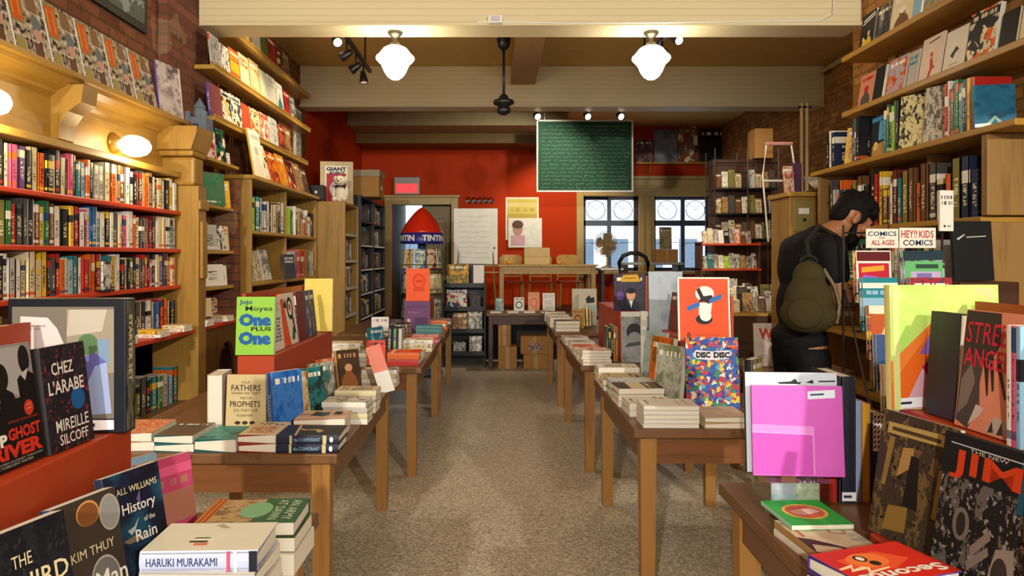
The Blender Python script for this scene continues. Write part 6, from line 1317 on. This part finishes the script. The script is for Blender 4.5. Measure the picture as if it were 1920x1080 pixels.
a, b = at(953, 409, YB - .04), at(1016, 464, YB - .04); m = MB(); m.ball((a.x + .17, YB - .048, a.z - .2), .09, .004, .12); m.mi = 1; m.ball((a.x + .17, YB - .05, a.z - .12), .1, .004, .08); m.mi = 2; m.box(a.x + .05, a.x + .3, YB - .05, YB - .046, b.z + .04, b.z + .22)
m.build('portrait_print', [plain('skin_print', '#b58a80', .6), plain('hair_print', '#5a3a34', .6), plain('pink_print', '#c9a0b0', .6)], o)
ex = empty('exit_sign', ((764 - HX) * YB / F, YB, CAMZ + (HY - 349) * YB / F), 'grey exit sign with glowing red capitals above the doorway', 'sign')
MB().box(-.23, .23, -.09, -.001, -.16, .155, .01).build('housing', plain('grey_metal', '#8c8884', .4), ex)
MB().box(-.2, .2, -.094, -.0905, -.135, .04).build('face', glow('exit_face', '#d84a4c', .5), ex)
cu = bpy.data.curves.new('t', 'FONT'); cu.body = 'SORTIE'; cu.offset = .03; ob = bpy.data.objects.new('t', cu); me = bpy.data.meshes.new_from_object(ob); me.name = 'exit_lettering'
xs = [v.co.x for v in me.vertices]; ys = [v.co.y for v in me.vertices]
for v in me.vertices: v.co = ((-.18 + .36 * (v.co.x - min(xs)) / (max(xs) - min(xs))), -.0955, -.115 + .13 * (v.co.y - min(ys)) / (max(ys) - min(ys)))
bpy.data.objects.remove(ob); me.materials.append(glow('exit_letters', '#ff2c34', 1.6)); link('exit_lettering', me, ex)
sh = MB().box((1188 - HX) * YB / F, (1365 - HX) * YB / F, YB - .2, YB - .001, 3.16, 3.19, .004).build('wall_shelf', M['pine']); tag(sh, 'shelf of large albums on the red wall above the windows', 'shelf')
for k, x in enumerate((2.75, 3.85)): MB().prism([(YB - .16, 3.159), (YB - .002, 3.159), (YB - .002, 3.0), (YB - .03, 3.0)], 'x', x, x + .025).build('bracket', M['pine'], sh)
for px0, px1, h, cv, lab in ((1189, 1222, .42, ('photo', '#6c4a44', '#3a2624', '#8a7a70', 3), 'dim brown album at the chalkboard end of the high shelf'), (1224, 1268, .60, ('fade', '#6a7078', '#7c828a', '#585e64', 3), 'grey blue album, second along the high shelf'), (1269, 1306, .66, ('comic', '#8a4a34', '#b09870', '#5a6a70', 3), 'tall red and tan comic album, third along the high shelf'), (1308, 1356, .62, ('photo', '#16181c', '#24282c', '#0e0f12', 3), 'near black album at the corner end of the high shelf')):
    x0, x1 = (px0 - HX) * YB / F, (px1 - HX) * YB / F; book('picture_book', lab, 'book', x1 - x0 - .01, h, .02, stand((x0 + x1) / 2, YB - .11, 3.19, .02, 0, 6), cover(*cv), 'l', False, False)

# table and chairs on the raised floor
rt = empty('wooden_table', (.78, 11.4, .64), 'pale wooden table on the raised floor in front of the stacked chairs', 'table')
ch(MB().box(.016, 1.56, 11.0, 11.75, 1.355, 1.385, .005), 'tabletop', M['pine'], rt)
ch(MB().box(.08, 1.5, 11.05, 11.075, 1.24, 1.355), 'apron', M['pine'], rt)
for x in (.05, 1.46):
    for y in (11.04, 11.66): ch(MB().box(x, x + .07, y, y + .07, .6405, 1.355, .004), 'leg', M['pine_z'], rt)
def chair(x, y, yaw, lab):
    c = empty('wooden_chair', (x, y, .6405), lab, 'chair', 'wooden chairs on the raised floor', R(yaw))
    MB().box(-.2, .2, -.2, .2, .43, .455, .01).build('seat', plain('red_seat', '#6c1c16', .45), c)
    for sx in (-1, 1):
        MB().tube([(sx * .18, -.18, .43), (sx * .2, -.2, 0)], .016, 8).build('leg', M['pine_z'], c)
        MB().tube([(sx * .18, .19, .0), (sx * .18, .19, .45), (sx * .17, .25, .88)], .016, 8).build('rear_leg', M['pine_z'], c)
    MB().prism([(-.19, .70), (.19, .70), (.2, .84), (.14, .9), (-.14, .9), (-.2, .84)], 'y', .225, .245).build('top_rail', M['pine'], c)
    for z in (.52, .57, .62): MB().box(-.17, .17, .205, .22, z, z + .025).build('slat', M['pine'], c)
    return c
chair(.26, 11.62 + .5, 2, 'wooden slat chair behind the flip chart end of the raised table')
chair(.75, 12.15, -3, 'wooden slat chair behind the carton on the raised table')
chair(1.25, 12.2, 4, 'wooden slat chair at the window end of the raised table')
bx = empty('carton', (.64, 11.35, 1.3855), 'pale cardboard carton standing on the raised table', 'box')
MB().box(-.2, .2, -.12, .12, 0, .26, .004).build('body', plain('pale_card', '#c9ab78', .8), bx); MB().box(-.2, .2, -.122, -.1205, .12, .125).build('flap_seam', M['card'], bx)
for x, lab in ((.2, 'small orange gourd near the flip chart on the raised table'), (.98, 'small orange gourd beside the pale carton')):
    g_ = MB().lathe([(0, 0), (.03, .002), (.05, .025), (.045, .05), (.02, .062), (0, .06)], seg=14).build('gourd', plain('gourd_orange', '#d8962c', .5), None, True, (x, 11.15, 1.3855)); tag(g_, lab, 'gourd'); MB().tube([(0, 0, .058), (.006, 0, .08)], .005, 6).build('stem', M['dark_wood'], g_)
# desk with the fan in front of the windows
dk = empty('desk', (2.2, 11.0, .64), 'grey topped desk under the windows with a steel fan at its end', 'desk')
ch(MB().box(1.95, 2.84, 10.9, 11.5, 1.38, 1.42, .006), 'desktop', plain('grey_laminate', '#9a9c98', .35), dk); ch(MB().box(1.60, 1.94, 10.95, 11.4, 1.30, 1.33, .005), 'side_wing', M['white'], dk)
for x in (1.61, 1.97, 2.78): ch(MB().box(x, x + .04, 10.97, 11.38, .6405, 1.38 if x > 1.9 else 1.30), 'leg_panel', M['black'], dk)
fn = empty('desk_fan', (1.72, 11.15, 1.3305), 'brass and steel desk fan in front of the left window', 'fan')
fs = plain('brassy_steel', '#a8946c', .3, .5, .6)
MB().lathe([(0, 0), (.09, 0), (.09, .015), (.03, .035), (.016, .05), (.016, .28), (0, .28)], seg=20).build('base', fs, fn, True)
gm = Matrix.Translation((-.02, 0, .37)) @ RZ(-35) @ RX(90)
m = MB()
for rr_ in (.03, .05, .07, .09, .11, .13, .15, .17, .19): m.tube([gm @ Vector((rr_ * math.cos(k * PI / 16), rr_ * math.sin(k * PI / 16), .07 - .06 * (rr_ / .19) ** 2)) for k in range(33)], .0045, 5); 
for k in range(18): m.tube([gm @ Vector((q * math.cos(k * PI / 9), q * math.sin(k * PI / 9), .07 - .06 * (q / .19) ** 2)) for q in (.03, .11, .19)] + [gm @ Vector((.19 * math.cos(k * PI / 9), .19 * math.sin(k * PI / 9), -.05)), gm @ Vector((.06 * math.cos(k * PI / 9), .06 * math.sin(k * PI / 9), -.09))], .0022, 4)
m.build('cage', fs, fn)
for k in range(4):
    q = gm @ Matrix.Rotation(k * PI / 2, 4, 'Z'); MB().prism([(.02, -.03), (.09, -.11), (.155, -.09), (.17, .03), (.12, .05), (.03, .04)], 'z', -.012, -.008, q).build('fan_blade', fs, fn)
MB().lathe([(0, -.02), (.035, -.02), (.045, -.06), (.04, -.12), (.02, -.14), (0, -.14)], seg=16, mat=gm).build('motor', fs, fn, True)
oc = empty('office_chair', (2.05, 10.75 - .05, .64), 'black curved chair back showing above the front of the grey desk', 'chair')
MB().lathe([(0, 0), (.25, .0), (.25, .03), (.04, .06), (.04, .42), (.2, .44), (.2, .48), (0, .48)], seg=16).build('pedestal', M['black'], oc, True)
MB().tube([(-.2, 0, .45), (-.22, 0, .78), (-.16, 0, .88), (-.05, -.02, .92), (.08, -.02, .91), (.17, 0, .86), (.21, 0, .76), (.2, 0, .45)], .03, 8).build('backrest', M['black'], oc, True)
cb2 = empty('carton', (2.62, 11.15, 1.4205), 'brown carton on the grey desk under the right window', 'box')
MB().box(-.17, .17, -.12, .12, 0, .2, .004).build('body', M['card'], cb2); MB().box(-.02, .02, -.1212, -.1202, 0, .2).build('packing_tape', plain('tan_tape', '#b08a56', .35), cb2)
book('calendar', 'brown picture calendar standing on the carton before the right window', 'calendar', .19, .34, .015, stand(2.62, 11.12, 1.6215, .015, 0, 4), cover('photo', '#7a6a50', '#a09070', '#3a3024', 4), 'e', False, False)
# merchandise corner on the right: red wall shelves, zine tower, drawer cabinet, counter
cn = empty('counter', (2.35, 6.9, 0), 'dark fronted counter of small wares in front of the zine tower', 'counter')
ch(MB().box(2.05, 2.85, 6.68, 7.38, .95, .98, .005), 'countertop', M['pine'], cn); ch(MB().box(2.08, 2.83, 6.69, 7.36, 0, .95), 'cabinet_body', M['dark_wood'], cn)
rr = random.Random(12)
for k in range(22):
    x, y = 2.11 + .125 * (k % 6) + rr.uniform(0, .02), 6.74 + .14 * (k // 6); c = 'lcaewdvckw'[k % 10]; w = .07 + .015 * (k % 3); h = rr.uniform(.12, .2) + .04 * (k // 6)
    o = book('zine', f'{COL[c][0]} zine, {ordn(k % 6 + 1)} across in the {ordn(k // 6 + 1)} line back on the dark counter', 'zine', w, h, .012, stand(x, y, .9808, .012, rr.uniform(-15, 15), 10), cover(('photo', 'title', 'ink')[k % 3], c, 'd', 'a', 150 + k % 5), c, False, False)
mg_ = empty('pen_mug', (2.81, 6.70, .9805), 'striped mug of pens at the edge of the dark counter', 'mug')
MB().lathe([(0, 0), (.035, 0), (.04, .1), (.036, .1), (.032, .01), (0, .01)], seg=16).build('mug', M['white'], mg_, True)
for k in range(5): MB().tube([(0.01 * math.cos(k), .01 * math.sin(k), .012), (.03 * math.cos(k * 1.3), .03 * math.sin(k * 1.3), .17)], .004, 6).build('pen', [M['black'], M['rack_red'], M['pine'], M['chrome'], M['black']][k], mg_)
rs = empty('red_shelf_unit', (2.45, 7.55, 0), 'small two tier red shelf stand behind the dark counter', 'shelf')
for z in (1.38, 1.64): ch(MB().box(2.12, 2.74, 7.42, 7.68, z - .02, z, .003), 'red_shelf', M['red_shelf'], rs)
for x in (2.12, 2.72): ch(MB().box(x, x + .02, 7.44, 7.68, 0, 1.66, .003), 'upright', M['dark_wood'], rs)
for z, ks, nm in ((1.38, 'vtvcxlgadm', 'lower'), (1.64, 'aclwkdoee', 'upper')):
    for k, c in enumerate(ks):
        book('zine', f'{COL[c][0]} booklet, {ordn(k + 1)} from the window end of the {nm} red tier', 'zine', .055, .13 + .03 * ((k * 7) % 4) / 3, .012, stand(2.175 + k * .057, 7.5, z + .0005, .012, 12, 8), cover(('photo', 'title', 'panels')[k % 3], c, 'w', 'e', 160 + k % 5), c, False, False)
# zine tower with wire pockets
zt_ = empty('zine_tower', (2.75, 8.0, 0), 'tall wire tower of zines with a brown box on top in the merchandise corner', 'display rack')
m = MB()
for x in (2.42, 2.78, 3.12): m.tube([(x, 7.95, 0), (x, 7.95, 2.7)], .008, 6); m.tube([(x, 8.3, 0), (x, 8.3, 2.7)], .008, 6)
for z in (.6, 1.0, 1.4, 1.7, 1.98, 2.26, 2.54): m.tube([(2.42, 7.95, z), (3.12, 7.95, z), (3.12, 8.3, z), (2.42, 8.3, z), (2.42, 7.95, z)], .006, 5)
ch(m, 'wire_frame', M['black_metal'], zt_); ch(MB().box(2.44, 3.10, 8.1, 8.29, .05, 2.6), 'inner_core', M['dark_wood'], zt_)
for z in (1.7, 1.98, 2.26):
    ch(MB().box(2.43, 3.11, 7.94, 8.09, z - .015, z, .002), 'shelf', M['black'], zt_)
    for k in range(9):
        c = 'lcadewvck'[(k + int(z * 10)) % 9]
        book('zine', f'{COL[c][0]} zine, {ordn(k + 1)} across the {"lower" if z < 1.8 else "middle" if z < 2.1 else "upper"} row of the wire tower', 'zine', .068, .17 + .02 * (k % 3), .01, stand(2.47 + k * .075, 8.0, z + .0005, .01, 4, 6), cover(('photo', 'ink', 'title')[k % 3], c, 'e', 'd', 170 + k % 4), c, False, False)
bx = empty('carton', (2.98, 8.12, 2.6005), 'plain brown carton on top of the wire zine tower', 'box'); MB().box(-.1, .1, -.12, .12, 0, .33, .004).build('body', M['card'], bx); MB().box(-.1002, .1002, -.01, .01, .0, .3305).build('packing_tape', plain('tan_tape', '#b08a56', .35), bx)
# pine drawer cabinet
dc = empty('drawer_cabinet', (2.8, 6.35, 0), 'pine drawer cabinet behind the customer', 'cabinet')
ch(MB().box(2.53, 3.42, 6.2, 6.62, 0, 2.02, .004), 'carcass', M['pine_z'], dc); ch(MB().box(2.50, 3.45, 6.17, 6.64, 2.0205, 2.06, .006), 'cabinet_top', M['pine'], dc)
for i in range(4):
    for j, z in enumerate((1.72, 1.42, 1.12, .82, .52)):
        x = 2.56 + i * .21; dr = ch(MB().box(x, x + .17, 6.185, 6.199, z, z + .27, .004), 'drawer', [plain('olive_drawer', '#8a7a44', .5), plain('grey_drawer', '#8c8676', .5)][(i + j) % 2], dc)
        for mb_, nm in ((MB().lathe([(0, 0), (.014, 0), (.014, .012), (0, .016)], (0, 0, 0), 12, T(x + .085, 6.184, z + .10) @ RX(90)), 'knob'), (MB().box(x + .04, x + .13, 6.1825, 6.1845, z + .15, z + .2), 'label_card')):
            o = mb_.build(nm, M['black_metal'] if nm == 'knob' else M['paper'], dr)
            o.matrix_parent_inverse = Matrix()
pbg = empty('shopping_bag', (2.665, 6.40, 2.0605), 'deep purple paper bag standing on the drawer cabinet', 'bag', None, R(-14))
MB().box(-.045, .045, -.035, .035, 0, .27, .003).build('body', plain('plum_paper', '#48063e', .6), pbg)
MB().tube([(-.02, -.036, .26), (-.02, -.036, .31), (.02, -.036, .31), (.02, -.036, .26)], .004, 6).build('handle', plain('plum_paper', '#48063e', .6), pbg)
b_ = book('picture_book', 'narrow red and cream patterned book beside the purple bag', 'book', .09, .24, .02, stand(2.575, 6.33, 2.0605, .02, 0, 6), cover('photo', '#b04a48', 'c', 'e', 5), 'r', False, False)
for k in range(3): book('paper_sheet', ('white paper sheet tilted on the drawer cabinet', 'grey folder under the tilted white sheet', 'black portfolio at the bottom of the papers on the drawer cabinet')[k], 'paper', .30, .22, .008, T(2.92, 6.42, 2.078 + .016 * (2 - k)) @ RZ(8) @ RY(-3) @ RX(-90) @ T(0, 0, -.11) @ (RX(32) if k == 0 else Matrix()), cover('plain', ('#e2ddc8', '#6c6a64', '#1c1a1c')[k]), ('w', 'd', 'k')[k], False, False)
# folded pink handled trolley frame on top of the zine tower
tf = empty('trolley_frame', (2.52, 7.4, 0), 'pink handled wire trolley frame above the red shelf stand', 'trolley')
m = MB(); z0 = 2.06
ch(MB().tube([(2.86, 7.56, 1.66), (2.80, 7.56, 2.35), (2.84, 7.56, 2.68)], .01, 8), 'side_rail', M['white'], tf); ch(MB().tube([(3.12, 7.56, 1.66), (3.16, 7.56, 2.3), (3.10, 7.56, 2.68)], .01, 8), 'side_rail', M['white'], tf)
ch(MB().tube([(2.83, 7.56, 2.69), (3.11, 7.56, 2.69)], .02, 8), 'handle', plain('pink_foam', '#c98a84', .7), tf); ch(MB().tube([(2.80, 7.56, 2.30), (3.16, 7.56, 2.30)], .012, 8), 'crossbar', M['white'], tf)
m = MB()
for k in range(6): m.tube([(2.82 + .065 * k, 7.56, 1.66), (2.82 + .065 * k, 7.56, 2.28)], .004, 5)
for z in (1.8, 1.95, 2.1): m.tube([(2.82, 7.56, z), (3.15, 7.56, z)], .004, 5)
ch(m, 'wire_grille', M['black_metal'], tf); ch(MB().box(2.80, 3.18, 7.53, 7.72, 1.62, 1.66, .004).box(2.84, 3.14, 7.56, 7.7, 0, 1.62), 'base_crate', M['dark_wood'], tf)
bs_ = MB().lathe([(0, 0), (.07, 0), (.11, .06), (.10, .065), (.06, .01), (0, .01)], seg=20).build('wicker_basket', wood('wicker', '#b07a34', '#7a4e1c', 'x', .7, 3), None, True, (2.68, 7.24, .9806)); tag(bs_, 'small round wicker basket at the back of the dark counter', 'basket')
# low side table with the leaning red lettered book
sd = empty('side_table', (1.95, 4.9, 0), 'low oak side table behind the near tables with a red lettered book leaning on it', 'table')
ch(MB().box(1.66, 2.30, 4.6, 5.2, .735, .77, .005), 'tabletop', M['table'], sd)
for x in (1.68, 2.22):
    for y in (4.62, 5.12): ch(MB().box(x, x + .06, y, y + .06, 0, .735, .004), 'leg', M['table_z'], sd)
b = book('picture_book', 'grey pink book with big red capitals on the low side table', 'book', .27, .285, .02, stand(1.86, 4.80, .7708, .02, -4, 6), cover('fade', '#b4a49c', '#c4b4ac', '#94847c', 4), 'l')
letters(b, [('Wilson', .12, 1.0, .62, .88, '#a83a28', .04)])
book('novel', 'tan novel lying against the red lettered book on the low side table', 'book', .15, .21, .03, flat(2.08, 4.78, .7708, .21, .03, -20), cover('photo', 'a', 'e', 'c', 4), 'a', True)
# ------------------------------------------------------------------ the customer
man = empty('person', (1.67, 3.88, 0), 'bearded person in a black shirt with bowed head reading a comic by the wire rack', 'person', None, R(5))
def limb(mb, pts, rs, seg=14):
    mb.tube(pts, rs, seg)
    for p, r in zip(pts, rs): mb.ball(p, r, seg=14, rings=8)
def fused(mb, name, mat, parent, voxel, smooth=6):
    o = mb.build(name, mat, parent, True)
    r = o.modifiers.new('fuse', 'REMESH'); r.mode = 'VOXEL'; r.voxel_size = voxel; r.use_smooth_shade = True
    s = o.modifiers.new('smooth', 'SMOOTH'); s.factor = .5; s.iterations = smooth
    return o
V = Vector
# local frame: x forward (towards the rack), -y towards the camera side, z up
SK = plain('warm_skin', '#8f5c3c', .5, .35, var=.04); HAIR = plain('black_hair', '#0b0909', .8, .15, var=.2); SHIRT = plain('black_cotton', '#121214', .8, .15); TRO = plain('black_denim', '#0d0d10', .75, .15)
HC = V((.255, 0, 1.705)); HM = Matrix.Translation(HC) @ RY(38)      # head centre, pitched down
def H(x, y, z): return HM @ V((x, y, z))
b = MB()
b.ball(H(-.012, 0, .022), .098, .078, .098, 20, 14, RY(38)); b.ball(H(.035, 0, -.045), .062, .058, .075, 18, 12, RY(38)); b.ball(H(.05, 0, -.085), .042, .042, .034, 14, 10, RY(38))
b.ball(H(.075, 0, .03), .03, .055, .03, 14, 8, RY(38))                      # brow
limb(b, [H(.088, 0, .012), H(.112, 0, -.022)], [.010, .014]); b.ball(H(.104, .012, -.028), .009).ball(H(.104, -.012, -.028), .009)
b.ball(H(.09, 0, -.055), .014, .024, .008, 12, 8, RY(38)); b.ball(H(.088, 0, -.068), .013, .021, .008, 12, 8, RY(38))
for s in (-1, 1):
    b.ball(H(.07, s * .042, -.012), .024, .02, .02)                          # cheek
    b.ball(H(-.012, s * .078, -.012), .02, .012, .033, 12, 8, RY(38)); b.ball(H(-.02, s * .086, .002), .014, .008, .022, 10, 8, RY(38))
limb(b, [V((.19, 0, 1.66)), V((.08, 0, 1.60)), V((-.0, 0, 1.52))], [.056, .062, .085])
b.ball((.0, 0, 1.44), .115, .17, .18); b.ball((-.02, 0, 1.23), .105, .15, .18); b.ball((-.04, 0, 1.04), .115, .165, .13)
for s in (-1, 1):
    sh = V((.03, s * .185, 1.54)); el = V((.06, s * .235, 1.285)); wr = V((.29, s * .12, 1.30))
    limb(b, [sh, sh.lerp(el, .5), el], [.062, .052, .043]); limb(b, [el, el.lerp(wr, .35), wr], [.043, .042, .027])
    pc = wr + V((.045, s * -.01, .008)); b.ball(pc, .045, .022, .035, 14, 8, RZ(-s * 15))
    for k, L in enumerate((.07, .078, .073, .058)):
        p0 = pc + V((.035, 0, .024 - k * .016)); p1 = p0 + V((L * .5, -s * .012, -.004)); p2 = p1 + V((L * .32, -s * .028, -.004)); p3 = p2 + V((L * .05, -s * .026, -.002))
        limb(b, [p0, p1, p2, p3], [.0095, .009, .0082, .0072], 8)
    t0 = pc + V((-.01, -s * .012, .028)); limb(b, [t0, t0 + V((.03, -s * .022, .022)), t0 + V((.062, -s * .026, .022))], [.013, .011, .009], 8)
    hp = V((-.03, s * .09, 1.0)); kn = V((.0, s * .10, .53)); an = V((-.03, s * .11, .09))
    limb(b, [hp, hp.lerp(kn, .5), kn], [.095, .08, .056]); limb(b, [kn, kn.lerp(an, .35), an], [.056, .055, .036])
    limb(b, [an, V((.03, s * .12, .045)), V((.13, s * .13, .035))], [.036, .036, .03])
fused(b, 'body', SK, man, .0065, 5)
# hair, beard, brows, eyes
h = MB(); rr = random.Random(4)
h.ball(H(-.022, 0, .058), .1, .085, .085, 20, 14, RY(38)); h.ball(H(-.07, 0, .0), .05, .07, .075, 16, 10, RY(38)); h.ball(H(.045, 0, .105), .055, .066, .042, 16, 10, RY(38)); h.ball(H(.075, 0, .085), .035, .055, .03, 14, 8, RY(38))
for s in (-1, 1): h.ball(H(.012, s * .072, .02), .03, .012, .045, 12, 8, RY(38))
for k in range(90):
    a, e = rr.uniform(0, 2 * PI), rr.uniform(.15, 1.5); h.ball(H(-.01 + .1 * math.cos(a) * math.cos(e), .082 * math.sin(a) * math.cos(e), .06 + .088 * math.sin(e)), rr.uniform(.014, .024), seg=8, rings=6)
fused(h, 'hair', HAIR, man, .007, 2)
h = MB()
h.ball(H(.052, 0, -.098), .05, .048, .042, 16, 10, RY(38)); h.ball(H(.095, 0, -.045), .012, .03, .009, 12, 8, RY(38)); h.ball(H(.085, 0, -.085), .026, .034, .024, 12, 8, RY(38))
for s in (-1, 1): limb(h, [H(.005, s * .071, -.03), H(.02, s * .062, -.07), H(.05, s * .042, -.1)], [.014, .02, .024], 10); limb(h, [H(.09, s * .026, -.05), H(.08, s * .034, -.08)], [.01, .014], 8)
for k in range(40): a = rr.uniform(-1.3, 1.3); h.ball(H(.045 + .05 * math.cos(a), .05 * math.sin(a), -.1 + rr.uniform(-.035, .02)), rr.uniform(.010, .016), seg=8, rings=6)
fused(h, 'beard', HAIR, man, .006, 2)
for s in (-1, 1):
    MB().ball(H(.085, s * .031, .008), .0115).build('eye', M['white'], man, True); MB().ball(H(.0945, s * .032, .004), .005).build('pupil', M['black'], man, True)
    limb_ = MB(); limb_.tube([H(.092, s * .018, .03), H(.096, s * .034, .034), H(.084, s * .052, .027)], [.005, .006, .003], 8); limb_.build('eyebrow', HAIR, man, True)
# shirt with short sleeves, trousers, shoes
t = MB()
t.ball((.0, 0, 1.445), .135, .19, .195, 22, 14); t.ball((-.02, 0, 1.24), .125, .17, .2, 22, 14); t.ball((-.04, 0, 1.06), .135, .182, .11, 22, 14); t.ball((-.04, 0, 1.51), .09, .15, .11)
limb(t, [V((.06, 0, 1.60)), V((-.0, 0, 1.53))], [.074, .1])
for s in (-1, 1):
    sh = V((.03, s * .185, 1.54)); el = V((.06, s * .235, 1.285)); limb(t, [sh, sh.lerp(el, .32), sh.lerp(el, .52)], [.082, .074, .068], 18); limb(t, [V((.0, 0, 1.56)), sh], [.085, .08], 18)
fused(t, 'shirt', SHIRT, man, .009, 6)
t = MB(); t.ball((-.04, 0, 1.0), .13, .178, .1, 20, 12)
for s in (-1, 1):
    hp = V((-.03, s * .09, .97)); kn = V((.0, s * .10, .53)); an = V((-.03, s * .11, .1)); limb(t, [hp, hp.lerp(kn, .5), kn], [.108, .094, .075]); limb(t, [kn, kn.lerp(an, .4), an], [.075, .072, .06])
fused(t, 'trousers', TRO, man, .009, 6)
for s in (-1, 1):
    t = MB(); t.ball((-.02, s * .115, .055), .06, .045, .05); t.ball((.08, s * .128, .04), .085, .048, .036); t.box(-.08, .165, s * .122 - .045, s * .122 + .045, 0.001, .022, .008); fused(t, 'shoe', TRO, man, .008, 4)
# olive rucksack on the back
bp = empty('rucksack', (1.67, 3.88, 0), 'olive canvas teardrop rucksack worn on the back of the person in black', 'bag', None, R(5))
OL = plain('olive_canvas', '#38311a', .8, .15, var=.12)
BQ = RZ(50); BC = V((-.135, -.275, 0)); bn = BQ @ V((-1, 0, 0))
def B_(q, z): return BC + bn * q + V((0, 0, z))
t = MB(); t.ball(B_(0, 1.27), .075, .118, .15, 22, 14, BQ); t.ball(B_(.012, 1.215), .088, .138, .095, 22, 14, BQ); t.ball(B_(-.01, 1.40), .045, .08, .085, 18, 12, BQ); fused(t, 'sack', OL, bp, .008, 8)
t = MB(); t.ball(B_(.078, 1.225), .03, .09, .08, 16, 10, BQ); fused(t, 'front_pocket', OL, bp, .008, 6)
DK = plain('dark_webbing', '#25221a', .85, .15)
t = MB(); t.tube([B_(-.01 + .0, 1.475) + BQ @ V((0, .04 * math.cos(a), .03 * math.sin(a))) for a in [k * PI / 8 for k in range(9)]], .007, 8); t.build('grab_loop', DK, bp, True)
t = MB(); t.tube([B_(-.03, 1.46), (-.085, -.165, 1.58), (.0, -.13, 1.662), (.10, -.12, 1.612), (.155, -.125, 1.47), (.14, -.135, 1.29), (.07, -.165, 1.205), (.0, -.205, 1.17), B_(-.04, 1.18)], .012, 8); t.build('shoulder_strap', DK, bp, True)
t = MB(); t.tube([B_(-.05, 1.44) + BQ @ V((0, -.06, 0)), B_(-.085, 1.36) + BQ @ V((0, -.10, 0)), B_(-.085, 1.26) + BQ @ V((0, -.13, 0)), B_(-.05, 1.17) + BQ @ V((0, -.12, 0))], .010, 8); t.build('shoulder_strap', plain('pale_webbing', '#6c664e', .8, .15), bp, True)
# open comic in the hands
oc_ = MB(); oc_.prism([(-.13, .03), (-.005, 0), (.0, .004), (.005, 0), (.13, .03), (.13, .034), (.0, .010), (-.13, .034)], 'z', -.12, .12)
ob_ = oc_.build('comic_book', [cover('panels', '#d8d2c4', '#7c94a8', '#c89a6c', 21)]); ob_.matrix_world = T(2.135, 3.925, 1.37) @ RZ(95) @ RX(-58); tag(ob_, 'open comic held in both hands of the bearded person', 'comic')
